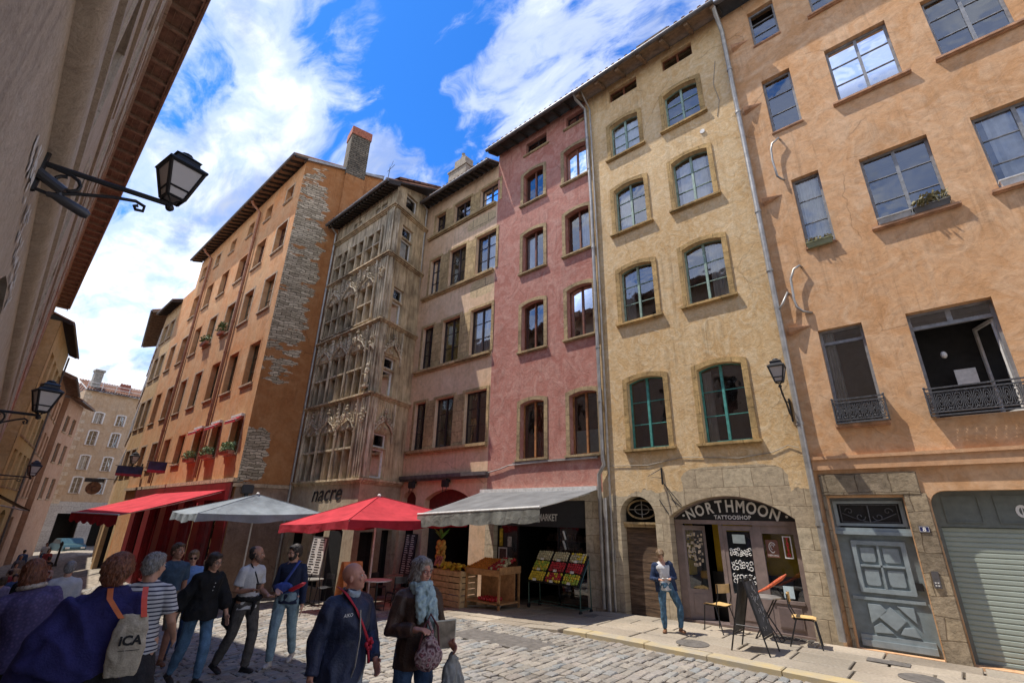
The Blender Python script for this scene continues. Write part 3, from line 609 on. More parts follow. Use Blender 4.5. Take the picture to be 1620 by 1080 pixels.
q = MB(); q.ftube(FM, [(-3.0, 12.62, -.02), (-3.0, 12.62, .04)], .07, 12); obj('vent_cap', q, F_WHITE, B)
# ---- pink house
PNK = plaster('plaster_pink', (.43, .195, .15), (.37, .15, .115), (.53, .32, .26), mottle=2.2, brush=1.2, streak=.15, bump=.5,
              stone=dict(z=2.72, amp=.9, w=.8, h=.42, cols=[(.52, .44, .33), (.44, .35, .23)], mortar=(.27, .21, .14), ms=.009, ns=.9))
B = bldg('pink_house', 'narrow pink plastered house with brown arched windows above the fruit shop', 'house', -9, 11.4)
pc = [(-9.80, -8.82), (-7.87, -6.90)]; pr_ = [(3.78, 5.52, F_PINE), (7.34, 9.02, F_BROWN), (10.36, 11.94, F_BROWN), (13.32, 14.70, F_BROWN)]
holes = [(arch(a, b_, z0, z1, .09), .2) for a, b_ in pc for z0, z1, _ in pr_]+[(arch(-9.7, -8.66, 15.7, 16.26, 0), .2), (arch(-7.73, -6.93, 15.78, 16.3, 0), .2)]
fshop = arch(-10.82, -7.44, -.25, 2.55, 0)
wall('front_wall', FM, [(-11.2, -.9), (-6.86, -.9), (-6.86, 16.6), (-11.2, 16.6)], holes+[(fshop, .25, 3.2)], [PNK, dark], B)
body(FM, B, -11.2, -6.86, -.9, 16.55, 7, PNK)
for (a, b_) in pc:
    for k, (z0, z1, fm) in enumerate(pr_):
        L = a < -9
        win(FM, B, a, b_, z0, z1, .09, .17, fm, 1, 2, surr=(M_SANDP, .13, .03), sill=(M_SANDP, .09, .06, .16), cur={(True, 2): (M_CURT, .0, .35), (True, 0): (M_CURTR, .5, 1), (False, 2): (M_CURT, .55, 1)}.get((L, k)))
q = MB(); q.fpoly(FM, arch(-7.82, -6.95, 3.84, 4.5, 0), -.26); obj('frosted_film', q, simple('frost', (.42, .55, .58), .5), B)
for (a, b_, z0) in ((-9.7, -8.66, 15.7), (-7.73, -6.93, 15.78)): win(FM, B, a, b_, z0, z0+.54, 0, .15, F_DARK, 1, 2, sill=(M_SANDP, .06, .05, .12))
eave(FM, B, -11.3, -6.86, 16.55, .62, rafter=.55, mat=M_WOODD, soff=M_WOODD)
downpipe(FM, B, [(-6.9, 16.42, .66), (-6.95, 16.3, .5), (-6.8, 16.0, .12), (-6.74, 12, .1), (-6.75, 8.4, .1), (-6.76, 3.6, .1), (-6.72, 3.45, .1), (-6.9, 3.2, .1), (-6.9, .02, .1)], .055)
q = MB(); q.ftube(FM, [(-6.66, 16.4, .6), (-6.62, 15.9, .1), (-6.6, 8, .06), (-6.62, .0, .06)], .028, 8); q.ftube(FM, [(-6.74, 2.6, .12), (-6.74, .0, .12)], .05, 10); obj('thin_pipes', q, M_ZINC, B)
q = MB(); q.box((-10.1, 12.2, 17.2), (-9.75, 12.6, 18.4)); q.lathe([(.1, 0), (.14, .1), (.1, .25), (.13, .4)], (-9.3, 12.3, 17.7), 10); q.lathe([(.12, 0), (.16, .1), (.12, .3)], (-9.93, 12.4, 18.4), 10); obj('chimney', q, simple('brick_red', (.30, .11, .07), .9, vary=.3), B)
q = MB(); q.ftube(FM, [(-11.2, 3.42, .05), (-10.6, 3.52, .05), (-10.2, 3.62, .05), (-8.6, 3.66, .05), (-6.95, 3.66, .05)], .022, 6); q.fbox(FM, -10.05, -6.95, 3.66, 3.70, .0, .07); obj('conduit', q, M_ZINC, B)
# ---- cream house
CRM = plaster('plaster_cream', (.64, .45, .295), (.58, .385, .235), (.69, .51, .36), mottle=1.2, brush=.6, streak=.22, bump=.2,
              stone=dict(z=-5, amp=.0, cols=[(.6, .45, .27), (.5, .38, .22)], ns=.55, w=.9, h=.5, areas=[(-13.0, -11.2, 13.35, 13.95, .2), (-12.6, -11.2, 10.1, 10.9, .2)]))  # areas: sunlit patches of this wall painted in as stone colour
M_CST = stonemat('cream_dressed_stone', [(.50, .36, .19), (.42, .30, .15)], bw=.34, bh=.38, mortar=(.24, .16, .09), ms=.01)
B = bldg('cream_house', 'cream plastered house with rows of three dark framed windows beside the gothic front', 'house', -13.5, 11.4)
cr = [(4.46, 6.33), (7.73, 9.63), (11.12, 12.93), (14.24, 15.28)]; cc = [(-15.45, -14.75), (-14.17, -13.1), (-12.5, -11.36)]; sh_ = [0, .07, .17, .27]
holes = []
for k, (z0, z1) in enumerate(cr):
    for a, b_ in cc: s_ = sh_[k]; holes.append((arch(a+s_, b_+s_, z0, z1, 0), .18))
fa1 = arch(-15.72, -14.88, -.6, 2.70, .25); fa2 = arch(-14.36, -11.93, -.6, 2.62, .35, 12)
wall('front_wall', FM, [(-15.95, -1.4), (-11.2, -1.4), (-11.2, 16.1), (-15.95, 16.1)], holes+[(fa1, .3, 1.5), (fa2, .3, 2.5)], [CRM, dark], B)
body(FM, B, -15.95, -11.2, -1.4, 16.05, 7, CRM)
for k, (z0, z1) in enumerate(cr):
    s_ = sh_[k]
    for j, (a, b_) in enumerate(cc):
        a += s_; b_ += s_
        win(FM, B, a, b_, z0, z1, 0, .14, F_DARK, 3 if k < 3 else 2, 2, surr=(M_CST, .12, .025), fw=.05, cur={(1, 1): (M_CURTY, 0, 1), (1, 2): (M_CURT, .0, 1), (2, 2): (M_CURT, .5, 1)}.get((k, j)))
    q = MB()
    for (u0_, u1_) in ((cc[0][1]+s_+.12, cc[1][0]+s_-.12), (cc[1][1]+s_+.12, cc[2][0]+s_-.12)):
        q = MB(); q.fbox(FM, u0_, u1_, z0, z1, .003, .022); obj('stone_pier', q, M_CST, B)
    q = MB(); q.fbox(FM, -15.75+s_*.5, -11.25, z0-.12, z0-.02, .0, .13); q.fbox(FM, -15.72+s_*.5, -11.28, z0-.18, z0-.12, .0, .07); obj('sill_course', q, M_CST, B)
q = MB(); q.fbox(FM, -15.9, -11.12, 3.36, 3.48, .0, .18); q.fbox(FM, -15.9, -11.14, 3.28, 3.36, .0, .12); obj('ledge', q, M_ZINCD, B)
M_MAR = simple('maroon_paint', (.13, .015, .015), .6, vary=.3)
for lp, c in ((fa1, -15.3), (fa2, -13.1)):
    q = MB(); z_ = 2.30; top = [p for p in lp if p[1] > z_]; u0_, u1_ = lp[0][0], lp[1][0]
    q.fprism(FM, [(u0_, z_), (u1_, z_)]+top, -.28, -.24); obj('arch_panel', q, M_MAR, B)
eave(FM, B, -15.9, -11.25, 16.05, .58, rafter=.3, mat=M_WOODD, soff=M_WOODD)
q = MB(); q.box((-15.7, 12.3, 16.5), (-14.4, 13.0, 18.7)); q.box((-15.4, 12.4, 18.7), (-14.6, 12.95, 19.3)); q.box((-15.75, 12.25, 18.62), (-14.35, 13.05, 18.72)); q.lathe([(.1, 0), (.12, .2), (.06, .3), (.1, .45)], (-15.0, 12.6, 19.3), 8); obj('chimney', q, simple('chimney_render', (.30, .25, .19), .9, vary=.25, bump=.4), B)
downpipe(FM, B, [(-15.75, 16.1, .6), (-15.85, 15.9, .12), (-15.93, 10.4, .1), (-15.95, 6, .1), (-15.96, .0, .1)], .06)
# ---- gothic stone house: long front and a skewed right hand face
GOTH = stonemat('gothic_stone', [(.40, .34, .24), (.33, .275, .19)], bw=.9, bh=.42, mortar=(.20, .16, .11), ms=.006, bump=.9)
def streaky(name, c1, c2, c3):
    m, t, b = newmat(name); g = N(t, 'ShaderNodeNewGeometry'); mp = N(t, 'ShaderNodeMapping'); mp.inputs['Scale'].default_value = (5, 5, .6); t.links.new(g.outputs['Position'], mp.inputs[0])
    n = N(t, 'ShaderNodeTexNoise', i_Scale=1.4, i_Detail=8.0, i_Roughness=.7); t.links.new(mp.outputs[0], n.inputs['Vector']); n2 = N(t, 'ShaderNodeTexNoise', i_Scale=1.1, i_Detail=6.0, i_Roughness=.6); t.links.new(g.outputs['Position'], n2.inputs['Vector'])
    r = ramp(t, [(.36, c1), (.52, c2), (.68, c3)]); t.links.new(n.outputs[0], r.inputs[0]); r2_ = ramp(t, [(.35, .55), (.6, 1.1)]); t.links.new(n2.outputs[0], r2_.inputs[0])
    t.links.new(mixc(t, 1.0, r.outputs[0], r2_.outputs[0], 'MULTIPLY'), b.inputs['Base Color']); b.inputs['Roughness'].default_value = .92; b.inputs['Specular IOR Level'].default_value = .2
    n3 = N(t, 'ShaderNodeTexNoise', i_Scale=14.0, i_Detail=8.0, i_Roughness=.75); t.links.new(g.outputs['Position'], n3.inputs['Vector']); bp = N(t, 'ShaderNodeBump', i_Strength=.9, i_Distance=.05); t.links.new(n3.outputs[0], bp.inputs['Height']); t.links.new(bp.outputs[0], b.inputs['Normal'])
    MATS[name] = m; return m
GOTH = streaky('gothic_weathered', (.22, .165, .105), (.60, .48, .32), (.72, .62, .46))
GOTHL = streaky('gothic_light', (.24, .18, .12), (.60, .50, .35), (.74, .66, .51))
GOTHB = streaky('gothic_brown', (.32, .22, .13), (.56, .43, .26), (.64, .52, .35))
B = bldg('gothic_house', 'carved gothic stone house with mullioned windows and ogee hoods beside the orange gable', 'house', -17.5, 9.25)
FL = Fac(0, 9.25, 1, 0, (0, -1)); FR = Fac(-15.3, 9.25, -.262, .965, (1, .2))
rows = [(3.27, 4.36, 4.43, 5.08), (6.40, 7.46, 7.53, 8.28), (9.58, 10.36, 10.42, 11.18), (12.5, 13.22, 13.28, 13.98)]
lights = [(-20.05, -19.55), (-19.42, -18.92), (-18.72, -18.22), (-18.09, -17.59), (-17.30, -16.80), (-16.67, -16.17)]
holes = []
for ri, (a, b_, c, d) in enumerate(rows):
    for (u0, u1) in lights: holes += [(arch(u0, u1, a, b_, 0), .2), (arch(u0, u1, c, d, 0), .2)]
holes += [(arch(u0, u1, 14.86, 15.3, 0), .15) for u0, u1 in ((-18.85, -18.55), (-18.45, -18.15), (-17.0, -16.58), (-16.5, -16.05))]
caf = [(arch(-20.0, -18.9, -1.6, 1.55, .2), .2, 1.5), (arch(-18.3, -17.3, -.4, 1.5, 0), .2, 1.5), (arch(-16.9, -16.0, -1.6, 1.5, .15), .2, 1.5)]
niche = simple('niche_stone_shaded', (.20, .14, .08), .95, vary=.35, scale=5)  # niche backs: recess shade painted in as a darker brown
wall('front_wall', FL, [(-20.45, 3.2), (-15.3, 3.2), (-15.3, 15.85), (-20.45, 15.85)], [(h[0], h[1]+.12, .02) for h in holes], [GOTH, niche], B)
PLN = plaster('plaster_nacre', (.40, .31, .21), (.33, .25, .17), (.46, .38, .27), mottle=2, streak=.3)
wall('ground_wall', FL, [(-20.45, -1.8), (-15.3, -1.8), (-15.3, 3.2), (-20.45, 3.2)], caf, [PLN, dark], B)
rw = [(.40, 1.12, 3.32, 4.36, 4.42, 4.93), (.46, 1.10, 6.38, 7.42, 7.5, 7.96), (.50, 1.14, 9.40, 10.42, 10.5, 11.05), (.58, 1.32, 12.56, 13.5, 13.58, 14.15)]
rh = [(arch(a, b_, c, d, 0), .18) for a, b_, c, d, e, f in rw]+[(arch(a, b_, e, f, 0), .18) for a, b_, c, d, e, f in rw]+[(arch(.62, 1.42, 15.12, 15.86, 0), .18)]
wall('right_wall', FR, [(0, 3.2), (2.3, 3.2), (2.3, 17.35), (0, 16.0)], rh, [GOTHB, dark], B)
wall('right_ground_wall', FR, [(0, -1.8), (2.3, -1.8), (2.3, 3.2), (0, 3.2)], [(arch(.3, 1.15, -1.4, 1.5, 0), .2, 1.2), (arch(1.4, 2.0, -1.4, 1.55, 0), .2, 1.2)], [PLN, dark], B)
q = MB(); q.add([(-20.45, 9.3, 15.85), (-15.3, 9.3, 15.85), (-15.9, 11.5, 17.3), (-20.45, 15, 18), (-15.9, 15, 17.3)], [(0, 1, 2, 4, 3)]); obj('roof_slope', q, M_TILE, B)
for a, b_, c, d, e, f in rw+[(.62, 1.42, 15.12, 15.86, 0, 0)]:
    win(FR, B, a, b_, c, d, 0, .12, F_WHITE, 1, 1, fw=.055, name='window', cur=(M_CURT, 0, .9) if c in (9.40, 12.56) else None)
    if e: win(FR, B, a, b_, e, f, 0, .12, F_WHITE, 1, 1, fw=.055)
for u0, u1 in ((-18.85, -18.55), (-18.45, -18.15), (-17.0, -16.58), (-16.5, -16.05)): win(FL, B, u0, u1, 14.86, 15.3, 0, .1, F_WHITE, 1, 1, fw=.04)
for z in (3.22, 6.33, 9.33, 12.36, 14.76):                           # string courses round the corner
    q = MB()
    for (za, zb, w) in ((z-.02, z+.05, .16), (z-.08, z-.02, .10), (z-.13, z-.08, .05)):
        q.fbox(FL, -20.4, -15.3+w*.9, za, zb, .0, w); q.fbox(FR, -.0, 2.2, za, zb, .0, w)
    obj('string_course', q, GOTHB, B)
q = MB()                                                            # shafts between and inside the window groups
for (a, b_, c, d) in rows:
    for u in (-20.13, -18.82, -17.45, -16.09): q.ftube(FL, [(u, a, .06), (u, d+.05, .06)], .055, 6)
    for u in (-19.48, -18.15, -16.73): q.ftube(FL, [(u, a, .02), (u, d, .02)], .035, 6)
    for (u0, u1) in lights: q.fbox(FL, u0-.05, u1+.05, b_-.0, c+.0, 0, .05)
    for k in range(2):
        for (u0, u1) in lights: q.ftube(FL, [(u0+(.17+.16*k), a, -.17), (u0+(.17+.16*k), d, -.17)], .022, 5)
    q.fbox(FL, -20.2, -16.05, a-.05, a, 0, .06)
obj('mullions', q, GOTH, B)
rd = random.Random(5)
def ogee(F, q, u0, u1, z, h, r=.045, w=.09):
    """ogee hood with crockets, finial and side pinnacles"""
    um = (u0+u1)/2; hw = (u1-u0)/2
    for s in (-1, 1):
        pts = []
        for i in range(11):
            t_ = i/10; x = 1-t_; zz_ = z + h*.42*math.sin(min(1, t_*1.5)*math.pi/2)*(1 if t_ < .67 else 1) + (h*.45*((t_-.6)/.4)**2 if t_ > .6 else 0)
            pts.append((um+s*hw*x**.9, zz_, w))
        q.ftube(F, pts, r, 6)
        for i in (2, 4, 6, 8): p = pts[i]; q.ell(F.P(p[0]+s*.05, p[1]+.08, p[2]+.02), (.035, .05, .05), 6, 5)
        # curling leaf
        cu = [(um+s*(hw*.35+.13*math.cos(a)), z+h*.62+.11*math.sin(a), w+.03) for a in [k*.7 for k in range(7)]]; q.ftube(F, cu, .028, 5)
        for k in range(7): q.ell(F.P(um+s*(hw+.02), z-.15+k*.17, w), (.03, .04, .045), 6, 4)
        q.ftube(F, [(um+s*(hw+.02), z-.35, w-.03), (um+s*(hw+.02), z+1.15, w-.03)], .04, 6)
    q.ftube(F, [(um, z+h*.8, w), (um, z+h*1.15, w)], [.05, .02], 6); q.ell(F.P(um, z+h*1.0, w+.02), (.11, .07, .05), 8, 5); q.ell(F.P(um, z+h*1.16, w), (.06, .05, .07), 8, 5)
    for i in range(5): q.ell(F.P(um+rd.uniform(-.25, .25)*hw*2, z+rd.uniform(.05, .25)*h, w-.05), (rd.uniform(.04, .09), .04, rd.uniform(.04, .09)), 6, 4)
for ri, z in ((0, 5.1), (1, 8.32), (2, 11.2)):
    for (u0, u1) in ((-20.1, -18.9), (-18.77, -17.52), (-17.38, -16.14)):
        q = MB(); ogee(FL, q, u0, u1, z, .78); obj('ogee_hood', q, GOTHL, B)
        q = MB(); um = (u0+u1)/2; q.fprism(FL, [(u0+.05, z), (u1-.05, z), (um+.3, z+.26), (um, z+.36), (um-.3, z+.26)], .0, .035); obj('hood_tympanum', q, GOTHB, B)
        q = MB()
        for k in range(9): u = u0+.06+(u1-u0-.12)*k/8; q.ftube(FL, [(u, z+.35+.25*(1-abs(k-4)/4), .015), (u, z+1.13, .015)], .022, 5)
        obj('fluting', q, GOTH, B)
for z in (5.0, 8.05):
    q = MB(); ogee(FR, q, .28, 1.3, z, .72); obj('ogee_hood', q, GOTHL, B)
    q = MB(); q.fprism(FR, [(.34, z), (1.24, z), (1.0, z+.24), (.79, z+.36), (.56, z+.24)], .0, .04); obj('hood_tympanum', q, GOTHB, B)
    q = MB()
    for k in range(10): q.ftube(FR, [(.3+.12*k, z+.55, .015), (.3+.12*k, z+1.2, .015)], .022, 5)
    obj('fluting', q, GOTH, B)
q = MB()                                                            # corner pier with flutes, canopy niche
for (z0, z1) in ((3.3, 6.2), (6.4, 9.2), (9.45, 12.2), (12.5, 14.65)):
    q.fbox(FL, -15.78, -15.34, z0, z1, 0, .06); q.fbox(FR, .02, .24, z0, z1, 0, .05)
    for u in (-15.76, -15.6, -15.44, -15.3): q.ftube(FL, [(u, z0, .07), (u, z1, .07)], .035, 6)
    for u in (.1, .24): q.ftube(FR, [(u, z0, .05), (u, z1, .05)], .03, 6)
for (zz_, s) in ((8.35, 1), (5.5, .6), (11.5, .7)):
    for k in range(16): q.ell(FL.P(-15.56+rd.uniform(-.26, .26)*s, zz_+rd.uniform(-.25, .25), .12+rd.uniform(-.02, .06)), (rd.uniform(.03, .06), .05, rd.uniform(.04, .08)), 6, 4)
obj('corner_pier', q, GOTHL, B)
q = MB()                                                            # little statue
for (c, r) in (((-15.56, 6.9, .17), (.11, .09, .28)), ((-15.56, 7.22, .17), (.12, .08, .13)), ((-15.56, 7.42, .17), (.07, .07, .09)), ((-15.47, 7.1, .24), (.04, .09, .05)), ((-15.65, 7.05, .24), (.04, .09, .05))): q.ell(FL.P(*c), (r[0], r[1], r[2]), 10, 8)
q.fbox(FL, -15.72, -15.4, 6.55, 6.65, .05, .28); obj('statue', q, GOTHL, B)
# eave of the gothic house
eave(FL, B, -20.4, -15.15, 15.75, .62, rafter=.24, mat=M_WOODD, soff=M_WOODD, depth=2.2, slope=.4, rw=.12, rh=.16)
q = MB(); q.add([FR.P(-.1, 16.08, .12), FR.P(2.9, 17.75, .12), FR.P(2.9, 17.75, -.3), FR.P(-.1, 16.08, -.3), FR.P(-.1, 16.18, .12), FR.P(2.9, 17.85, .12), FR.P(2.9, 17.85, -.3), FR.P(-.1, 16.18, -.3)], [(0, 1, 2, 3), (4, 5, 6, 7), (0, 1, 5, 4)]); obj('verge', q, M_TILE, B)
q = MB(); q.tube([(-15.8, 8.95, 16.0), (-15.72, 8.95, 16.9)], .015, 5); q.tube([(-15.9, 8.95, 16.72), (-15.35, 8.95, 16.8)], .01, 5); q.tube([(-15.45, 8.85, 16.7), (-15.35, 8.85, 16.95)], .008, 5); obj('aerial', q, M_IRON, B)
downpipe(FL, B, [(-20.3, 15.7, .6), (-20.42, 15.4, .1), (-20.44, 9, .1), (-20.44, -.8, .1)], .055, M_ZINC)

# ---- orange house with the bare stone gable
ORG = plaster('plaster_orange', (.52, .245, .10), (.47, .20, .075), (.58, .36, .20), mottle=1.6, brush=.8, streak=.2, bump=.3)
ORF = plaster('plaster_orange_front', (.56, .245, .095), (.54, .30, .14), (.61, .38, .21), mottle=1.1, brush=.7, streak=.15, bump=.3)
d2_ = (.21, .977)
ORS = plaster('plaster_orange_shaded', (.36, .155, .055), (.32, .13, .045), (.42, .21, .09), d=d2_, mottle=1.6, brush=.7, streak=.15, bump=.4,  # gable faces away from the sun; its shade is put into this orange
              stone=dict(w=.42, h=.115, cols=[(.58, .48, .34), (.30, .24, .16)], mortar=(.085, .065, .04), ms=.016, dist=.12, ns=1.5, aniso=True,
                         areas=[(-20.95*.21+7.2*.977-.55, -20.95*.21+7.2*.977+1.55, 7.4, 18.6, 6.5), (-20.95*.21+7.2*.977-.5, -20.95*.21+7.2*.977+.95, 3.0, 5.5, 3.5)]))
B = bldg('orange_house', 'long orange house with bare stone showing on its gable and red awning below', 'house', -29, 7.2)
FO = Fac(0, 7.2, 1, 0, (0, -1)); FS = Fac(-20.95, 7.2, *d2_, (1, -.2))
oc = [-22.30, -24.85, -27.35, -30.15, -32.85, -35.55, -38.2]
orow = [(4.35, 5.88, .62), (7.38, 9.38, .62), (11.02, 12.8, .62), (14.25, 15.82, .62), (17.2, 18.08, .42)]
holes = []; ol = []
for k, (z0, z1, hw) in enumerate(orow):
    for j, c in enumerate(oc):
        if j == 6 and k > 2: continue
        if c < -36.9 and k > 2: continue
        ol.append((k, j, c, z0, z1, hw)); holes.append((arch(c-hw, c+hw, z0, z1, 0), .26))
shopw = [(arch(u, u+1.9, -1.5, 2.5, 0), .25, 2.0) for u in (-23.9, -26.6, -29.3, -32.2, -35.2)]
wall('front_wall', FO, [(-39.6, -2.2), (-20.95, -2.2), (-20.95, 18.95), (-36.9, 18.95), (-36.9, 16.9), (-39.6, 16.9)], holes+shopw, [ORF, dark], B)
wall('gable_wall', FS, [(0, -2.2), (7.5, -2.2), (7.5, 18.6), (4, 19.9), (0, 19.05)], [], [ORS, dark], B)
q = MB(); q.add([(-36.9, 7.2, 18.9), (-20.95, 7.2, 18.9), (-20.1, 11.2, 20.2), (-36.9, 11.2, 20.2), (-36.9, 7.3, 10), (-36.9, 14, 10), (-36.9, 14, 19)], [(0, 1, 2, 3), (0, 4, 5, 6)]); obj('roof_slope', q, M_TILE, B)
eave(FO, B, -37.0, -20.8, 19.0, .65, rafter=.5, mat=M_WOODD, soff=M_WOOD, depth=3.5, slope=.33)
q = MB(); q.add([FS.P(-.1, 19.0, .14), FS.P(4, 19.85, .14), FS.P(4, 19.85, -.2), FS.P(-.1, 19.0, -.2), FS.P(-.1, 19.14, .14), FS.P(4, 20.0, .14), FS.P(4, 20.0, -.2), FS.P(-.1, 19.14, -.2)], [(0, 1, 2, 3), (4, 5, 6, 7), (0, 1, 5, 4)]); obj('verge', q, M_ZINC, B)
q = MB(); q.fbox(FS, 1.95, 3.0, 16.2, 19.5, 0, .16); obj('flue_breast', q, ORS, B)
q = MB(); q.fbox(FS, 1.92, 2.95, 19.2, 21.9, -.75, .18); obj('chimney', q, [stonemat('chimney_stone', [(.22, .18, .13), (.14, .12, .09)], d=d2_, bw=.3, bh=.13, mortar=(.05, .04, .03), bump=1.0, dist=.08)], B)
q = MB(); q.fbox(FS, 1.88, 2.99, 21.9, 22.4, -.79, .22); obj('chimney_cap', q, simple('chimney_brick', (.33, .11, .06), .9, vary=.3, scale=12), bpy.data.objects[B.children[-1].name])
for (k, j, c, z0, z1, hw) in ol:
    pm = random.Random(k*9+j)
    win(FO, B, c-hw, c+hw, z0, z1, 0, .22, simple('frame_old_red', (.16, .055, .035), .7, vary=.3) if k > 2 else simple('frame_olive', (.15, .12, .06), .7, vary=.3), 3, 2, sill=(M_CONC, .08, .07, .09), cur=(M_CURT, 0, .4) if pm.random() < .25 else None, surr=(ORG if pm.random() < .6 else M_CONC, .12, .012))
for c in (-26.05, -34.1):
    FOc = simple('pipe_brown', (.33, .14, .07), .6, vary=.2)
    downpipe(FO, B, [(c, 18.7, .65), (c-.1, 18.55, .5), (c, 18.2, .12), (c, 8, .1), (c, 3.5, .1)], .075, FOc)
q = MB(); q.fbox(FO, -39.6, -20.9, 3.18, 3.34, .0, .14); q.fbox(FS, -.1, 2.2, 3.0, 3.14, .0, .10); obj('ledge', q, M_CONC, B)
q = MB(); q.fbox(FS, 0.02, 2.15, -2.2, 3.0, .004, .03); obj('gable_plinth', q, plaster('plinth_brown', (.27, .175, .12), (.22, .14, .10), (.33, .23, .17), mottle=1.5, streak=.3, d=d2_), B)
M_RED = simple('shopfront_red', (.17, .010, .013), .4, vary=.2, scale=3)
q = MB()
for ua, ub in ((-22.0, -20.97), (-24.7, -23.9), (-27.4, -26.6), (-30.3, -29.3), (-33.3, -32.2), (-36.2, -35.2)): q.fbox(FO, ua, ub, -1.7, 2.6, .004, .08)
q.fbox(FO, -36.2, -21.0, 2.5, 3.15, .08, .16); 
for u in (-23.9, -26.6, -29.3, -32.2, -35.2): q.fbox(FO, u, u+.04, -1.5, 2.5, -.25, .004); q.fbox(FO, u+1.86, u+1.9, -1.5, 2.5, -.25, .004)
obj('shopfront', q, M_RED, B)
for u in (-23.9, -26.6, -29.3, -32.2): win(FO, B, u, u+1.9, -1.3, 2.5, 0, .15, M_RED, 1, 3, fw=.08, gl=glass2, name='shop_window')
# ---- houses following the orange one
def row_house(name, label, F, u0, u1, zb, zt, mat, wins, surr=None, frame=F_OLD, ev=.6, depth=6, ecol=M_WOODD, inset=.16, shops=(), sill=M_CONC, rows_=3, cur=.3, bodym=None, shopcap=1.5, rafter=.5, nogut=False):
    b = bldg(name, label, 'house', *F.P((u0+u1)/2, 0, 0)[:2])
    hs = [(arch(a, b_, c, d, r), inset+.05) for (a, b_, c, d, r) in wins]+[(arch(a, b_, c, d, r), .25, shopcap) for (a, b_, c, d, r) in shops]
    wall('front_wall', F, [(u0, zb), (u1, zb), (u1, zt), (u0, zt)], hs, [mat, dark], b); body(F, b, u0, u1, zb, zt-.02, depth, bodym or mat)
    for i, (a, b_, c, d, r) in enumerate(wins):
        win(F, b, a, b_, c, d, r, inset, frame[i % len(frame)] if isinstance(frame, list) else frame, rows_, 2, surr=surr, sill=(sill, .08, .07, .1), cur=(M_CURT, 0, .9) if random.Random(i+int(u0)).random() < cur else None)
    if ev: eave(F, b, u0-.05, u1+.05, zt, ev, rafter=rafter, mat=ecol, soff=ecol, depth=min(depth, 4), gut=None if nogut else M_ZINCD)
    return b
PCH = plaster('plaster_peach', (.50, .34, .20), (.47, .28, .14), (.56, .42, .29), mottle=1.2, streak=.2)
OYE = plaster('plaster_ochre_far', (.50, .33, .15), (.46, .26, .11), (.56, .42, .26), mottle=1.2, streak=.2)
def grid(u0, us, w, zs, r=0): return [(u0+u, u0+u+w, a, b_, r) for (a, b_) in zs for u in us]
row_house('yellow_ochre_house', 'narrow yellow ochre house just past the orange house, lower eave', FO, -43.4, -39.62, -2.3, 16.6, OYE, [(c-.6, c+.6, a, b_, 0) for c in (-40.7, -42.4) for a, b_ in ((4.3, 5.9), (7.4, 9.35), (11.0, 12.7), (14.0, 15.4))], surr=(M_CONC, .12, .02), shops=[(-42.9, -40.2, -2, 2.4, 0)])
FB = Fac(-43.4, 7.2, -.9886, .15, (0, -1))
row_house('peach_house', 'peach house with tight shutters at the bend past the yellow ochre house', FB, .0, 11.0, -2.3, 16.9, PCH, grid(.6, (0, 1.8, 3.6, 5.4, 7.2, 9.0), 1.0, ((4.3, 6.0), (7.4, 9.4), (10.8, 12.6), (13.9, 15.4))), surr=(F_WHITE, .22, .05), ev=1.0, ecol=M_WOOD, shops=[(.8, 4.2, -2, 2.4, 0), (5.5, 9, -2, 2.4, 0)])
# ---- left side of the street, seen from close to its wall
LDv = (-math.cos(R(1.5064)), math.sin(R(1.5064)))
FW = Fac(0, 0, *LDv, (0, 1)); FW = Fac(FW.P(0, 0, -.22)[0], FW.P(0, 0, -.22)[1], *LDv, (0, 1))
GRY = plaster('plaster_greybeige', (.47, .38, .295), (.41, .325, .245), (.52, .435, .35), d=LDv, mottle=5, brush=.3, streak=.15, bump=.6)
B = bldg('grey_beige_house', 'tall grey beige house on the left with deep boarded eave, close to the camera', 'house', -18, .2)
lw = []
for i in range(13):
    u = 3.4+i*2.9
    for (z0, z1) in ((4.15, 5.6), (7.0, 8.6), (9.9, 11.3), (12.2, 13.1)): lw.append((u, u+.95, z0, z1, 0))
lsh = [(u, u+1.9, -2.0, 2.55, .6) for u in (-.9, 2.55, 6.2, 10, 14, 18, 22, 26, 30, 34)]
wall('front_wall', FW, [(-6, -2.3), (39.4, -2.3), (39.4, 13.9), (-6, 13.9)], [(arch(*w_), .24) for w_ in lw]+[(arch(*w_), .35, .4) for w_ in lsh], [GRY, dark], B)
body(FW, B, -6, 39.4, -2.3, 13.85, 7, GRY)
M_BRN = simple('wood_brown', (.24, .15, .105), .8, vary=.25, scale=6)
for w_ in lw: win(FW, B, *w_[:4], 0, .17, simple('frame_taupe', (.10, .075, .06), .7), 3, 2, sill=(GRY, .03, .05, .04), surr=(GRY, .08, .02))
q = MB(); prof = [(0.0, 3.50), (.045, 3.52), (.07, 3.58), (.075, 3.68), (.05, 3.73), (.09, 3.76), (.09, 3.82), (0, 3.86)]
q.add([FW.P(-6, z, w) for w, z in prof]+[FW.P(39.4, z, w) for w, z in prof], [(i, i+1, 9+i, 8+i) for i in range(7)]); obj('moulded_band', q, GRY, B, smooth=50)
for (z, w) in ((6.35, .03), (9.3, .025), (11.75, .03), (13.35, .07)):
    q = MB(); q.fbox(FW, -6, 39.4, z, z+.2, 0, w); obj('string_course', q, GRY, B)
q = MB(); q.fbox(FW, -6, 39.4, 13.88, 13.96, -.1, .60); q.fbox(FW, -6, 39.4, 13.78, 14.06, .60, .63); q.ftube(FW, [(-6, 13.98, .66), (39.4, 13.98, .66)], .06, 8); ef = obj('eave_boards', q, M_BRN, B)
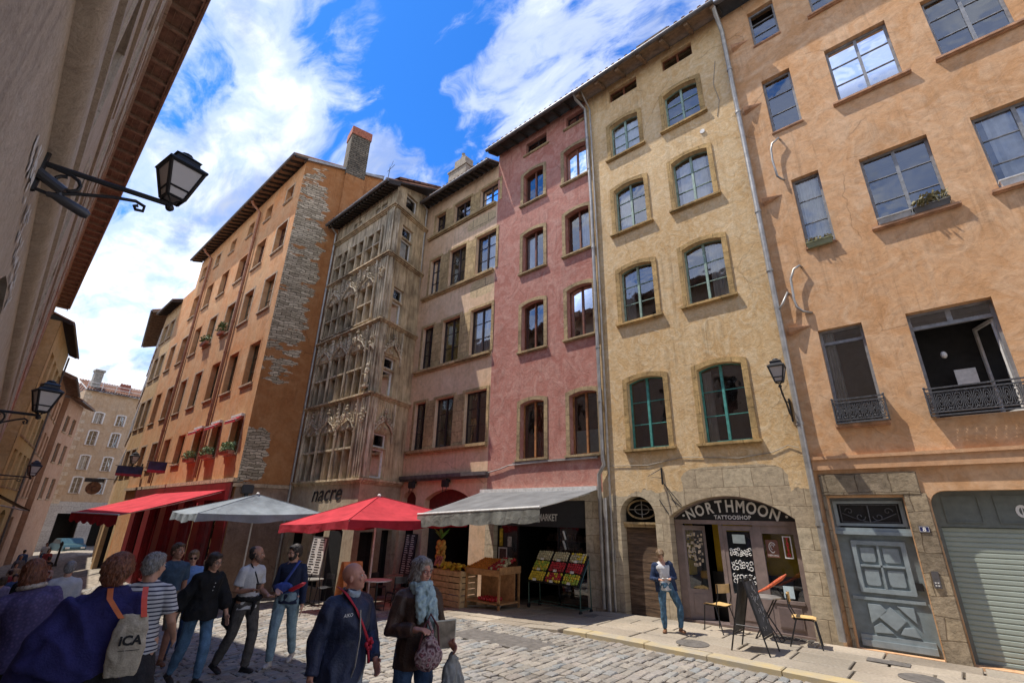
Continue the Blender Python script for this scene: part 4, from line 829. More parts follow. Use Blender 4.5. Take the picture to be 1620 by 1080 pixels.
for k in range(62):
    u = -5.8+k*.73; q = MB(); q.fbox(FW, u, u+.09, 13.78, 13.88, 0, .6)
    if k == 0: rf0 = None
    MBq = q if k == 0 else MBq; 
    if k: MBq.fbox(FW, u, u+.09, 13.78, 13.88, 0, .6)
for w in (.2, .4): MBq.fbox(FW, -6, 39.4, 13.865, 13.882, w-.008, w+.008)
obj('eave_battens', MBq, simple('wood_brown_light', (.32, .22, .16), .8, vary=.2), B)
# flaked white patches of old lime on the lower wall
q = MB(); rd = random.Random(4)
for i in range(70):
    t_ = rd.random(); u = 2.1+t_*1.9+rd.uniform(-.09, .09); z = 3.36-.09*t_-rd.uniform(0, .13); a = rd.uniform(.015, .045); c = rd.uniform(.012, .035)
    q.fpoly(FW, [(u+a*math.cos(k)*rd.uniform(.6, 1.2), z+c*math.sin(k)*rd.uniform(.6, 1.2)) for k in (0, 1, 2.1, 3.1, 4.2, 5.2)], .003+.0001*i)
obj('lime_flakes', q, simple('lime_white', (.62, .60, .56), .9), B)
# second house on the left: yellow, turned with the street
Pc = FW.P(39.45, 0, .57); FY = Fac(Pc[0], Pc[1], -.9886, .15, (0, 1)); FY0 = Fac(FW.P(39.45, 0, -3)[0], FW.P(39.45, 0, -3)[1], Pc[0]-FW.P(39.45, 0, -3)[0], Pc[1]-FW.P(39.45, 0, -3)[1], (1, 0))
YFL = plaster('plaster_yellow_left', (.56, .42, .21), (.50, .35, .16), (.6, .48, .28), d=(-.9886, .15), mottle=1.2, streak=.15)
PKL = plaster('plaster_pink_left', (.46, .27, .17), (.40, .22, .13), (.5, .33, .23), d=(-.9886, .15), mottle=1.2, streak=.15)
F_SHUT = simple('shutter_ochre', (.30, .20, .07), .7, vary=.2)
yb = row_house('yellow_left_house', 'yellow house on the left past the grey beige one, ochre shutters', FY, 0, 9.2, -2.4, 13.1, YFL, grid(1.0, (0, 2.4, 4.8, 6.9), 1.5, ((3.2, 5.3), (6.1, 8.0), (9.3, 11.3))), frame=F_SHUT, ev=.55, ecol=M_WOODD, shops=[(1, 3, -2.2, 1.6, .3), (5, 7.4, -2.2, 1.6, .3)], rafter=.35, cur=0)
downpipe(FY, yb, [(9.1, 12.9, .1), (9.1, -1.6, .1)], .06, M_ZINCD)
row_house('salmon_left_house', 'salmon house on the left beyond the yellow left house', FY, 9.25, 17.0, -2.4, 11.6, PKL, grid(10.0, (0, 2.5, 4.9), 1.3, ((2.8, 4.6), (5.9, 7.6), (8.8, 10.4))), frame=F_OLD, ev=.9, ecol=M_BRN, shops=[(10, 12.5, -2.2, 1.4, 0)], cur=.2)
RDL = plaster('plaster_rosy_left', (.42, .26, .18), (.38, .22, .14), (.46, .31, .22), d=(-.97, .24), mottle=1.2, streak=.15)
FY2 = Fac(FY.P(17.05, 0, .4)[0], FY.P(17.05, 0, .4)[1], -.95, .31, (0, 1))
row_house('rosy_left_house', 'dull rosy house with broad eave far down the left side', FY2, 0, 5, -2.4, 11.2, RDL, grid(.8, (0, 2.2), 1.1, ((2.8, 4.5), (5.8, 7.4), (8.4, 9.8))), ev=.8, ecol=M_BRN)
# grey house closing the street on the left, its shade put into the wall colour, beige tower house on the right
GRD = plaster('plaster_grey_shaded', (.17, .15, .125), (.13, .115, .095), (.21, .19, .165), mottle=1.0, streak=.2)
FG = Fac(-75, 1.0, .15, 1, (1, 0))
row_house('shaded_grey_house', 'dark grey house in shadow at the end of the street behind the rosy left house', FG, -2, 6.5, -2.4, 15.0, GRD, grid(-1.2, (0, 1.9, 3.8, 5.7), 1.0, ((1.8, 3.6), (4.8, 6.6), (7.8, 9.4), (10.6, 12.0))), ev=.6, frame=F_OLD, cur=.5)
BGE = plaster('plaster_beige_far', (.46, .33, .21), (.41, .28, .165), (.50, .39, .28), d=(.2, 1), mottle=1.1, streak=.15, stone=dict(z=2.7, amp=.1, w=.9, h=.45, cols=[(.48, .46, .42), (.40, .38, .35)], mortar=(.28, .26, .23), ms=.012))
FT = Fac(-65, 5.95, -.12, 1, (1, 0))
bt = row_house('beige_tower_house', 'tall beige corner house with quoins and white windows closing the street', FT, 0, 9.5, -2.4, 13.7, BGE, [(u, u+.68, a, b_, .07) for u in (1.42, 3.32, 5.3, 7.2) for a, b_ in ((3.5, 4.95), (5.78, 7.1), (8.22, 9.6), (10.46, 11.5))], surr=(F_WHITE, .12, .03), frame=F_WHITE, ev=.3, ecol=F_WHITE, shops=[(1.1, 2.9, -2, 1.6, 0), (4, 6, -2, 1.6, 0)], cur=.3)
q = MB(); rd = random.Random(2)
for i in range(26): L = .45 if i % 2 else .8; q.fbox(FT, 0.0, L*rd.uniform(.7, 1.2), 2.5+i*.43, 2.5+i*.43+.38, .003, .03)
obj('quoins', q, simple('quoin_stone', (.52, .42, .30), .9, vary=.2), bt)
for u in (1.3, 3.4, 5.5): win(FT, bt, u, u+.7, 12.3, 12.8, 0, .1, simple('shutter_brown', (.13, .09, .06), .8), 4, 2)
q = MB(); q.fbox(FT, .4, 1.1, 13.7, 16.1, -1.2, -.4); q.fbox(FT, .32, 1.18, 15.9, 16.1, -1.3, -.3); obj('tall_chimney', q, simple('chimney_grey', (.27, .25, .21), .9, vary=.3, bump=.5), bt)
q = MB(); q.fbox(FT, 3.0, 4.0, 13.7, 14.9, -1.6, -.8); [q.lathe([(.12, 0), (.14, .2), (.1, .35)], FT.P(3.1+.25*k, 14.9, -1.2), 8) for k in range(4)]; obj('brick_chimney', q, simple('brick_red', (.30, .11, .07), .9), bt)
q = MB(); [q.ftube(FT, [(0, z, .2), (9.5, z, .2)], .03, 6) for z in (14.2, 14.55)]; [q.ftube(FT, [(u, 13.7, .2), (u, 14.55, .2)], .03, 6) for u in (0, 1.2, 2.4, 3.6, 4.8, 6, 7.2, 8.4, 9.5)]; obj('roof_railing', q, F_WHITE, bt)
# ================================================================== SHOPS, SIGNS, STREET THINGS
def text_mb(q, s, size, place, depth=.01, align='CENTER', spacing=1.0, bold=0.0, shear=0.0):
    """lettering from the built-in font, added to q; place(x, y, d) -> world point (d = depth outwards)"""
    cu = bpy.data.curves.new('t', 'FONT'); cu.body = s; cu.size = size; cu.align_x = align; cu.space_character = spacing; cu.offset = bold; cu.shear = shear; cu.resolution_u = 3
    o = bpy.data.objects.new('t', cu); COL.objects.link(o); bpy.context.view_layer.update(); dg = bpy.context.evaluated_depsgraph_get(); me = bpy.data.meshes.new_from_object(o.evaluated_get(dg))
    vs = [v.co.copy() for v in me.vertices]; fs = [tuple(p.vertices) for p in me.polygons]
    q.add([place(v.x, v.y, depth) for v in vs], fs)
    bpy.data.objects.remove(o); bpy.data.curves.remove(cu); bpy.data.meshes.remove(me)
M_BLACK = simple('sign_black', (.012, .012, .013), .45, vary=.2)
M_LET = simple('letter_white', (.68, .66, .62), .7, vary=.1)
M_TAUPE = simple('shop_taupe', (.22, .165, .145), .5, vary=.15, scale=5)
M_TAUPD = simple('shop_taupe_dark', (.15, .11, .10), .5, vary=.15, scale=5)
# ---- tattoo shop front inside the stone arch
S = thing('tattoo_shopfront', 'taupe wooden shopfront with black arched sign in the stone arch of the yellow house', 'shopfront', (-3.75, 11.6, 0))
W0 = -.27
q = MB(); top = [p for p in shop if p[1] > 2.12]; q.fprism(FM, [(-5.08, 2.12), (-2.42, 2.12)]+top, W0-.04, W0+.01); sg = obj('sign_panel', q, M_BLACK, S)
q = MB(); inn = arch(-5.08+.04, -2.42-.04, 2.12, 2.14, .44, 14)[2:]; out = arch(-5.08, -2.42, 2.12, 2.16, .46, 14)[2:]; q.fring(FM, inn, out, W0, W0+.03); obj('sign_rim', q, M_TAUPE, sg)
q = MB(); word = "NORTHMOON"; c_ = (-3.74, .05); n = len(word); Rr = 2.0
for i, ch in enumerate(word):
    f = (i-(n-1)/2)/((n-1)/2); uc = -3.75+f*.87; zc = 2.375-.15*f*f; rot = -f*.40; sc = 1.25-.2*abs(f)**2
    def pl_(x, y, d, uc=uc, zc=zc, rot=rot, sc=sc): X = x*.92; Y = y*sc; return FM.P(uc+X*math.cos(rot)-Y*math.sin(rot)*-1*-1, zc-.085+X*math.sin(rot)+Y*math.cos(rot), W0+.014+d)
    text_mb(q, ch, .29, pl_, .004, bold=.007)
obj('lettering', q, M_LET, sg)
q = MB(); text_mb(q, "TATTOOSHOP", .115, lambda x, y, d: FM.P(-3.72+x*.98, 2.135+y, W0+.018), bold=.003, spacing=1.08); [q.fprism(FM, [(u+.028*math.cos(a), 2.2+.028*math.sin(a)) for a in [k*.785 for k in range(8)]], W0+.01, W0+.03) for u in (-4.83, -2.62)]; obj('small_lettering', q, M_LET, sg)
q = MB()
def bxs(lst, w0=W0-.05, w1=W0): [q.fbox(FM, a, b_, c, d, w0, w1) for a, b_, c, d in lst]
bxs([(-5.06, -2.44, 2.02, 2.11)], W0-.06, W0+.03); bxs([(-5.07, -4.90, -.05, 2.02), (-4.06, -3.98, .03, 2.02), (-3.33, -3.17, .0, 2.02), (-2.56, -2.43, -.05, 2.02)], W0-.06, W0+.01)
bxs([(-3.17, -2.56, 1.86, 2.02), (-3.17, -2.56, -.02, .60)]); q.fbox(FM, -3.08, -2.64, .12, .50, W0, W0+.02); q.fbox(FM, -3.17, -2.56, .56, .62, W0-.02, W0+.03)
obj('frame', q, M_TAUPE, S)
q = MB(); q.fbox(FM, -3.06, -2.66, .14, .48, W0+.02, W0+.024); q.fbox(FM, -5.06, -2.44, -.06, .03, W0-.3, W0+.06); obj('plinth', q, M_TAUPD, S)
g = MB(); g.fpoly(FM, arch(-3.17, -2.56, .62, 1.86, 0), W0-.03); obj('window_pane', g, glass2, S)
# right window things
M_EAR = simple('poster_brown', (.17, .07, .045), .6, vary=.2); M_NEON = simple('neon_red', (.75, .05, .06), .4)
q = MB(); q.fbox(FM, -3.12, -2.88, 1.40, 1.74, W0-.02, W0-.015); ps = obj('ear_poster', q, M_EAR, S)
q = MB(); q.ftube(FM, [(-3.0+.065*math.cos(a)*(1 if a < 3.6 else .8), 1.59+.10*math.sin(a), W0-.01) for a in [k*.5 for k in range(1, 12)]], .009, 5); q.ftube(FM, [(-3.0+.03*math.cos(a), 1.60+.05*math.sin(a), W0-.01) for a in [k*.6 for k in range(9)]], .006, 5)
text_mb(q, "PIERCING", .045, lambda x, y, d: FM.P(-3.0+x, 1.425+y, W0-.012)); obj('ear_mark', q, M_LET, ps)
q = MB(); q.fring(FM, arch(-2.765, -2.645, 1.415, 1.80, 0), arch(-2.785, -2.625, 1.395, 1.82, 0), W0-.02, W0-.005, closed=True); ts = obj('neon_sign', q, M_LET, S)
q = MB(); [text_mb(q, ch, .085, lambda x, y, d, i=i: FM.P(-2.705+x*.9, 1.725-i*.072+y, W0-.012), bold=.004) for i, ch in enumerate("TATTOO"[:5])]; text_mb(q, "O", .07, lambda x, y, d: FM.P(-2.705+x, 1.425+y*.5, W0-.012)); obj('neon_letters', q, M_NEON, ts)
q = MB(); q.fbox(FM, -2.92, -2.73, .66, .88, W0-.02, W0-.015); obj('paper_notice', q, simple('paper_blue', (.50, .60, .63), .8), S)
# leaves: fixed door with flash sheet, left leaf
def leaf(F, u0, u1, z0, z1, gz0, gz1, nm, fw=.075):
    q = MB(); 
    for a, b_, c, d in ((u0, u0+fw, z0, z1), (u1-fw, u1, z0, z1), (u0+fw, u1-fw, z0, gz0), (u0+fw, u1-fw, gz1, z1)): q.fbox(F, a, b_, c, d, -.04, 0)
    q.fbox(F, u0+fw+.05, u1-fw-.05, z0+.12, gz0-.10, 0, .012); o = obj(nm, q, M_TAUPE, S); g = MB(); g.fpoly(F, arch(u0+fw, u1-fw, gz0, gz1, 0), -.02); obj('pane', g, glass2, o); return o
FD = Fac(0, 11.4+.27, 1, 0, (0, -1)); dr = leaf(FD, -3.98, -3.33, .04, 2.0, .64, 1.90, 'door_leaf')
q = MB(); q.fbox(FD, -3.905, -3.405, 1.56, 1.88, -.045, -.04); q.fbox(FD, -3.905, -3.405, .66, 1.56, -.045, -.04); obj('door_backing', q, M_BLACK, dr)
q = MB(); rd = random.Random(11)
for row, (z, n_, r_) in enumerate(((1.50, 8, .035), (1.43, 7, .035), (1.25, 6, .045), (1.16, 6, .045), (.98, 6, .05), (.88, 6, .05))):
    for i in range(n_):
        uc = -3.87+.45*(i+.5)/n_+rd.uniform(-.015, .015); zc = z+rd.uniform(-.02, .02); a0 = rd.uniform(0, 6); rx = r_*rd.uniform(.6, 1); rz_ = r_*rd.uniform(.7, 1.25)
        q.ftube(FD, [(uc+rx*math.cos(a0+k*.75)*(1-.05*k), zc+rz_*math.sin(a0+k*.75)*(1-.05*k), .002) for k in range(8)], .008, 4)
obj('flash_drawings', q, M_LET, dr)
q = MB(); q.fbox(FD, -3.78, -3.52, 1.64, 1.82, .0, .004); obj('notice', q, simple('paper_mint', (.55, .62, .55), .8), dr)
FDl = Fac(-4.90, 11.4+.27, .92, .45, (.3, -1)); dl = leaf(FDl, 0.0, .50, .04, 1.98, .64, 1.88, 'open_door_leaf', .055)
q = MB(); rd = random.Random(12)
for i in range(46): uc = rd.uniform(.09, .41); zc = rd.uniform(1.12, 1.82); a = rd.uniform(.015, .04); c = rd.uniform(.015, .04); q.fpoly(FDl, arch(uc-a, uc+a, zc-c, zc+c, 0), .004+.0004*i)
st = obj('stickers', q, [simple('sticker_cream', (.45, .36, .25), .7, vary=.5, scale=9)], dl)
q = MB(); [q.fpoly(FDl, arch(u-a, u+a, z-a, z+a, 0), .03) for u, z, a in [(rd.uniform(.09, .41), rd.uniform(1.15, 1.8), rd.uniform(.008, .02)) for _ in range(30)]]; obj('sticker_marks', q, M_BLACK, dl)
q = MB(); q.box((-4.42, 12.3, 0), (-2.5, 12.35, 2.1)); q.box((-4.95, 11.95, .9), (-4.9, 12.3, 2.1)); obj('yellow_room_wall', q, simple('yellow_wall', (.62, .42, .03), .8, vary=.1), S)
q = MB(); q.box((-4.5, 12.2, 0), (-2.5, 12.28, 1.0)); q.box((-3.1, 12.0, 0), (-2.5, 12.2, .8)); obj('room_furniture', q, M_BLACK, S)

# ---- little wooden door with oval light
S = thing('old_wooden_door', 'weathered brown plank door with an oval light above, left of the tattoo shop', 'door', (-5.9, 11.6, 0))
def plank():
    m, t, b = newmat('old_planks'); g = N(t, 'ShaderNodeNewGeometry'); mp = N(t, 'ShaderNodeMapping'); mp.inputs['Scale'].default_value = (1.2, 1, 9); t.links.new(g.outputs['Position'], mp.inputs[0])
    n = N(t, 'ShaderNodeTexNoise', i_Scale=1.6, i_Detail=9.0, i_Roughness=.7); t.links.new(mp.outputs[0], n.inputs['Vector']); r = ramp(t, [(.35, (.045, .028, .018)), (.55, (.14, .085, .05)), (.7, (.26, .18, .115))]); t.links.new(n.outputs[0], r.inputs[0]); t.links.new(r.outputs[0], b.inputs['Base Color'])
    b.inputs['Roughness'].default_value = .85; bp = N(t, 'ShaderNodeBump', i_Strength=.6, i_Distance=.02); t.links.new(n.outputs[0], bp.inputs['Height']); t.links.new(bp.outputs[0], b.inputs['Normal']); return m
M_PLANK = plank()
q = MB(); [q.fbox(FM, -6.37, -5.45, -.08+i*.198, -.08+i*.198+.19, -.30, -.27) for i in range(10)]; obj('planks', q, M_PLANK, S)
q = MB(); q.fbox(FM, -6.38, -5.44, 1.90, 2.0, -.3, -.18); q.fbox(FM, -6.38, -5.44, 1.98, 2.03, -.3, -.14); obj('transom', q, M_CST, S)
q = MB(); ov = [(-5.91+.37*math.cos(a), 2.33+.20*math.sin(a)) for a in [k*math.pi/12 for k in range(24)]]; ov2 = [(-5.91+.41*math.cos(a), 2.33+.24*math.sin(a)) for a in [k*math.pi/12 for k in range(24)]]
q.fring(FM, ov, ov2, -.29, -.25, closed=True); fr = obj('oval_frame', q, M_CST, S)
q = MB(); q.ftube(FM, [(-5.91, 2.12, -.27), (-5.91, 2.54, -.27)], .012, 6); q.ftube(FM, [(-6.28, 2.33, -.27), (-5.54, 2.33, -.27)], .012, 6); q.ftube(FM, [(-5.91+.2*math.cos(a), 2.33+.12*math.sin(a), -.27) for a in [k*math.pi/8 for k in range(17)]], .01, 6); obj('glazing_bars', q, M_ZINC, fr)
# ---- grey carved door no. 8
M_DGR = simple('door_grey', (.175, .215, .225), .45, vary=.15, scale=6, bump=.1)
M_DGL = simple('door_grey_light', (.24, .28, .29), .45, vary=.12, scale=6)
S = thing('grey_panelled_door', 'grey panelled street door with iron scroll transom, between tattoo shop and garage', 'door', (-1.2, 11.5, 0))
W = -.16
q = MB(); q.fbox(FM, -1.78, -.62, .0, 1.92, W-.06, W); q.fbox(FM, -1.78, -.62, 2.46, 2.56, W-.06, W); q.fbox(FM, -1.78, -1.70, 1.92, 2.46, W-.06, W+.02); q.fbox(FM, -.69, -.62, 1.92, 2.46, W-.06, W+.02); obj('leaf', q, M_DGR, S)
q = MB()
q.fbox(FM, -1.80, -.60, 1.90, 1.96, W, W+.10); q.fbox(FM, -1.80, -.60, 1.96, 2.02, W, W+.07); q.fring(FM, arch(-1.68, -.71, 2.10, 2.45, 0), arch(-1.74, -.65, 2.05, 2.50, 0), W, W+.04, closed=True)
obj('transom_moulding', q, M_DGL, S)
q = MB(); q.fpoly(FM, arch(-1.70, -.69, 2.06, 2.48, 0), W-.03); obj('transom_dark', q, M_BLACK, S)
q = MB(); q.fring(FM, arch(-1.63, -.76, 2.13, 2.42, 0), arch(-1.645, -.745, 2.115, 2.435, 0), W+.0, W+.015, closed=True)
for s in (-1, 1):
    for (cu_, cz_, r0, dr_, t0) in ((-1.195+s*.30, 2.31, .075, .006, 0), (-1.195+s*.14, 2.22, .085, .006, 3.1)):
        q.ftube(FM, [(cu_+s*(r0-dr_*k)*math.cos(t0+k*.55), cz_+(r0-dr_*k)*math.sin(t0+k*.55), W+.01) for k in range(13)], .009, 5)
    q.ftube(FM, [(-1.195, 2.12, W+.01), (-1.195+s*.12, 2.15, W+.01), (-1.195+s*.25, 2.2, W+.01), (-1.195+s*.42, 2.28, W+.01)], .008, 5)
q.ftube(FM, [(-1.195, 2.12, W+.01), (-1.195, 2.42, W+.01)], .012, 6); obj('iron_scroll', q, M_IRON2, S)
q = MB(); q.fring(FM, arch(-1.50, -.84, 1.00, 1.72, 0), arch(-1.58, -.76, .92, 1.80, 0), W, W+.045, closed=True); q.fbox(FM, -1.20, -1.16, 1.0, 1.72, W, W+.04); q.fbox(FM, -1.5, -.84, 1.35, 1.39, W, W+.04)
obj('panel_frame', q, M_DGL, S, bevel=.006)
for (a, b_, c, d) in ((-1.48, -1.22, 1.41, 1.70), (-1.14, -.86, 1.41, 1.70), (-1.48, -1.22, 1.02, 1.33), (-1.14, -.86, 1.02, 1.33)):
    q = MB(); ch = .04; q.fprism(FM, [(a+ch, c+.02), (b_-ch, c+.02), (b_-.02, c+ch+.02), (b_-.02, d-.02), (a+.02, d-.02), (a+.02, c+ch+.02)], W, W+.02); obj('raised_panel', q, M_DGL, S, bevel=.006)
q = MB(); q.fbox(FM, -1.72, -.68, .06, .16, W, W+.05); q.fbox(FM, -1.72, -.68, .16, .24, W, W+.03); q.fbox(FM, -1.72, -.68, .80, .85, W, W+.03); obj('rail', q, M_DGL, S)
for pts in ([(-1.52, .74), (-1.52, .42), (-1.25, .64), (-1.33, .74)], [(-1.10, .74), (-.86, .74), (-.86, .48)], [(-1.20, .72), (-1.0, .52), (-1.18, .34), (-1.40, .54)], [(-1.5, .38), (-1.38, .46), (-1.22, .3), (-1.5, .28)], [(-.92, .44), (-1.06, .42), (-1.14, .30), (-.86, .28)]):
    q = MB(); q.fprism(FM, pts, W, W+.035); obj('carved_lozenge', q, M_DGL, S, bevel=.008)
q = MB(); q.fbox(FM, -.76, -.66, 1.02, 1.14, W, W+.05); obj('lock', q, M_BLACK, S)
# number plate, entry phones
t_ = thing('number_plate', 'small blue enamel plate with white 8 beside the grey door', 'number plate', FM.P(-.43, 2.02, .045)); q = MB(); q.fbox(FM, -.50, -.36, 1.975, 2.07, .042, .055); obj('plate', q, simple('enamel_blue', (.02, .025, .10), .3), t_); q = MB(); text_mb(q, "8", .09, lambda x, y, d: FM.P(-.43+x, 1.99+y, .058), bold=.003); q.fring(FM, arch(-.49, -.37, 1.985, 2.06, 0), arch(-.495, -.365, 1.98, 2.065, 0), .055, .057, closed=True); obj('digit', q, M_LET, t_)
def phone(u0, u1, z0, z1, w, label, cat='entry phone'):
    t_ = thing('entry_phone', label, cat, FM.P((u0+u1)/2, z0, w)); q = MB(); q.fbox(FM, u0, u1, z0, z1, w, w+.025); obj('plate', q, M_ZINCD if u0 > -1 else M_ZINC, t_, bevel=.004)
    q = MB(); [q.fbox(FM, u0+(u1-u0)*(.2+.35*i), u0+(u1-u0)*(.42+.35*i), z0+(z1-z0)*(.12+.16*k), z0+(z1-z0)*(.20+.16*k), w+.025, w+.03) for i in range(2) for k in range(4 if u0 < -1 else 2)]; obj('buttons', q, M_WHT if u0 > -1 else M_BLACK, t_)
M_WHT = F_WHITE
phone(-6.70, -6.56, 1.08, 1.36, .01, 'metal entry phone plate on the stone jamb left of the old wooden door'); phone(-.50, -.40, 1.10, 1.36, .045, 'dark entry phone on the stone jamb beside the garage')
# ---- garage
M_SHUT = simple('shutter_sage', (.30, .335, .285), .5, vary=.06, scale=2); M_SHD = simple('garage_panel', (.125, .14, .125), .55, vary=.12)
S = thing('garage_shutter', 'pale sage roller shutter garage with dark panelled fascia, right edge of photo', 'garage door', (.8, 11.6, 0))
q = MB(); prof = []
nsl = 26
for k in range(nsl): z = .02+k*.079; prof += [(z, -.25), (z+.012, -.235), (z+.06, -.235), (z+.072, -.25)]
q.add([FM.P(-.22, z, w) for z, w in prof]+[FM.P(2.7, z, w) for z, w in prof], [(i, i+1, len(prof)+i+1, len(prof)+i) for i in range(len(prof)-1)]); obj('shutter', q, M_SHUT, S)
q = MB(); top = [p for p in g_ if p[1] > 2.1]; q.fprism(FM, [(-.25, 2.07), (2.7, 2.07)]+top, -.26, -.20); fa = obj('fascia', q, M_SHD, S)
for a, b_ in ((-.10, .38), (.56, 1.1), (1.3, 1.9)): q = MB(); q.fring(FM, arch(a+.02, b_-.02, 2.16, 2.56, 0), arch(a, b_, 2.14, 2.58, 0), -.20, -.185, closed=True); obj('fascia_panel', q, M_SHD, fa)
q = MB(); q.fring(FM, [(.86+.045*math.cos(k*.42)*.8, 2.33+.06*math.sin(k*.42)) for k in range(15)], [(.86+.085*math.cos(k*.42)*.9, 2.33+.10*math.sin(k*.42)) for k in range(15)], -.20, -.19, closed=True); q.fbox(FM, .855, .87, 2.25, 2.41, -.195, -.188); obj('round_emblem', q, M_LET, fa)
q = MB(); q.fbox(FM, -.25, -.20, .0, 2.07, -.27, -.17); q.fbox(FM, -.24, 2.7, -.0, .05, -.26, -.2); obj('guide_rail', q, M_SHD, S)
# ---- market: sign board, glazed front, dark inside with shelves
S = thing('market_shopfront', 'dark glazed fruit market front with black sign board below the pink house', 'shopfront', (-9, 11.6, -.2))
q = MB(); q.fbox(FM, -10.82, -7.44, 1.84, 2.55, -.24, -.10); sb = obj('sign_board', q, simple('board_charcoal', (.03, .032, .036), .6), S)
q = MB(); text_mb(q, "MARKET", .26, lambda x, y, d: FM.P(-8.79+x*.72, 2.01+y, -.092), bold=.006, spacing=.98); obj('lettering', q, M_LET, sb)
q = MB(); [q.fbox(FM, u, u+.05, -.2, 1.84, -.22, -.16) for u in (-10.8, -10.0, -8.5, -7.5)]; [q.fbox(FM, a, b_, -.2, -.1, -.22, -.16) for a, b_ in ((-10.8, -10.0), (-8.5, -7.45))]; obj('frame', q, M_BLACK, S)
[(lambda g: (g.fpoly(FM, arch(a, b_, -.1, 1.84, 0), -.19), obj('pane', g, glass2, S)))(MB()) for a, b_ in ((-10.75, -10.0), (-8.45, -7.5))]
def poster(u, z, w, h, col, nm='poster', lay=-.17): q = MB(); q.fbox(FM, u, u+w, z, z+h, lay, lay+.008); return obj(nm, q, simple('poster_'+nm+str(int(u*10)), col, .6, vary=.4, scale=14), S)
poster(-10.72, 1.25, .13, .5, (.75, .50, .05), 'yellow_notice'); poster(-10.38, 1.25, .16, .28, (.5, .48, .44), 'paper_notice')
pp = poster(-10.74, .55, .34, .66, (.10, .06, .05), 'fruit_poster'); q = MB(); q.fring(FM, arch(-10.71, -10.43, .58, 1.18, 0), arch(-10.75, -10.39, .54, 1.22, 0), -.165, -.155, closed=True); obj('poster_frame', q, F_WHITE, pp)
q = MB(); rd = random.Random(8)
for zz_ in (.2, .6, 1.0, 1.4):
    q.box((-10.2, 13.2, zz_), (-8.6, 13.5, zz_+.03))
    for k in range(16): x = -10.15+k*.1; q.box((x, 13.22, zz_+.03), (x+.07, 13.4, zz_+.03+rd.uniform(.1, .22)))
obj('shelves', q, simple('goods', (.16, .10, .07), .7, vary=.7, scale=6), S)
q = MB(); [q.ftube(FM, [(-8.28, z, -.14), (-8.2, z-.22, -.14)], .03, 6) for z in (1.75, 1.5)]; obj('hanging_bags', q, F_WHITE, S)
# ---- awnings
def awning(name, label, F, u0, u1, zb, w1, z1, mat, val, vmat, scal=0, arms=2, armm=F_WHITE, z1b=None, text=None, sag=.03):
    t_ = thing(name, label, 'awning', F.P((u0+u1)/2, zb, 0)); q = MB(); n, m_ = 24, 8
    zf_ = lambda f: z1+(0 if z1b is None else (z1b-z1)*f)
    P_ = []
    for j in range(m_+1):
        for i in range(n+1):
            f = i/n; s_ = j/m_; z = zb+(zf_(f)-zb)*s_-sag*math.sin(math.pi*s_)*(.6+.4*math.sin(f*9)); P_.append(F.P(u0+(u1-u0)*f, z, .05+(w1-.05)*s_))
    q.add(P_, [(j*(n+1)+i, j*(n+1)+i+1, (j+1)*(n+1)+i+1, (j+1)*(n+1)+i) for j in range(m_) for i in range(n)]); obj('canvas', q, mat, t_, smooth=True)
    q = MB(); N_ = 96; a = []; b_ = []
    for i in range(N_+1):
        f = i/N_; zt = zf_(f); dz = val*(1+(scal*abs(math.sin(f*N_*.2))-scal*.5)); wv = .012*math.sin(f*55)+.008*math.sin(f*131); a.append(F.P(u0+(u1-u0)*f, zt, w1+.015)); b_.append(F.P(u0+(u1-u0)*f, zt-dz, w1+.015+wv+.01))
    q.add(a+b_, [(i, i+1, N_+2+i, N_+1+i) for i in range(N_)]); v = obj('valance', q, vmat, t_, smooth=True)
    if text:
        q = MB(); text_mb(q, text[0], text[1], lambda x, y, d: F.P((u0+u1)/2+x*(-1 if F.d[0] < 0 else 1), z1-val*.75+y, w1+.05), bold=.003); obj('lettering', q, text[2], v)
    q = MB(); q.tube([F.P(u0, zf_(0)+.005, w1), F.P(u1, zf_(1)+.005, w1)], .03, 8); obj('front_bar', q, armm, t_); q = MB(); q.fbox(F, u0, u1, zb-.03, zb+.08, .0, .12); obj('wall_bar', q, armm, t_)
    for i in range(arms):
        f = (i+.12)/(arms-.76) if arms > 1 else .5; u = u0+(u1-u0)*f; q = MB(); ue = u+(.5 if i else -.5)*0
        q.tube([F.P(u, zb-.1, .08), F.P(u+(.28 if f < .5 else -.28), (zb+zf_(f))/2-.12, w1*.5), F.P(u, zf_(f)-.02, w1-.02)], .022, 6); obj('arm', q, armm, t_)
    return t_
def cloth(name, col, vary=.14, trans=.25):
    m, t, b = newmat(name); tcn = N(t, 'ShaderNodeTexCoord'); no = N(t, 'ShaderNodeTexNoise', i_Scale=2.0, i_Detail=6.0); t.links.new(tcn.outputs['Object'], no.inputs['Vector'])
    r = ramp(t, [(.3, tuple(c*(1-vary*2) for c in col)), (.7, tuple(min(1, c*(1+vary)) for c in col))]); t.links.new(no.outputs[0], r.inputs[0]); t.links.new(r.outputs[0], b.inputs['Base Color']); b.inputs['Roughness'].default_value = .9; b.inputs['Specular IOR Level'].default_value = .2
    nb = N(t, 'ShaderNodeTexNoise', i_Scale=3.5, i_Detail=5.0, i_Distortion=1.2); t.links.new(tcn.outputs['Object'], nb.inputs['Vector']); bp = N(t, 'ShaderNodeBump', i_Strength=.5, i_Distance=.06); t.links.new(nb.outputs[0], bp.inputs['Height']); t.links.new(bp.outputs[0], b.inputs['Normal']); tl = N(t, 'ShaderNodeBsdfTranslucent'); t.links.new(r.outputs[0], tl.inputs[0]); mx = N(t, 'ShaderNodeMixShader'); mx.inputs[0].default_value = trans; out = t.nodes['Material Output']
    t.links.new(b.outputs[0], mx.inputs[1]); t.links.new(tl.outputs[0], mx.inputs[2]); t.links.new(mx.outputs[0], out.inputs[0]); MATS[name] = m; return m
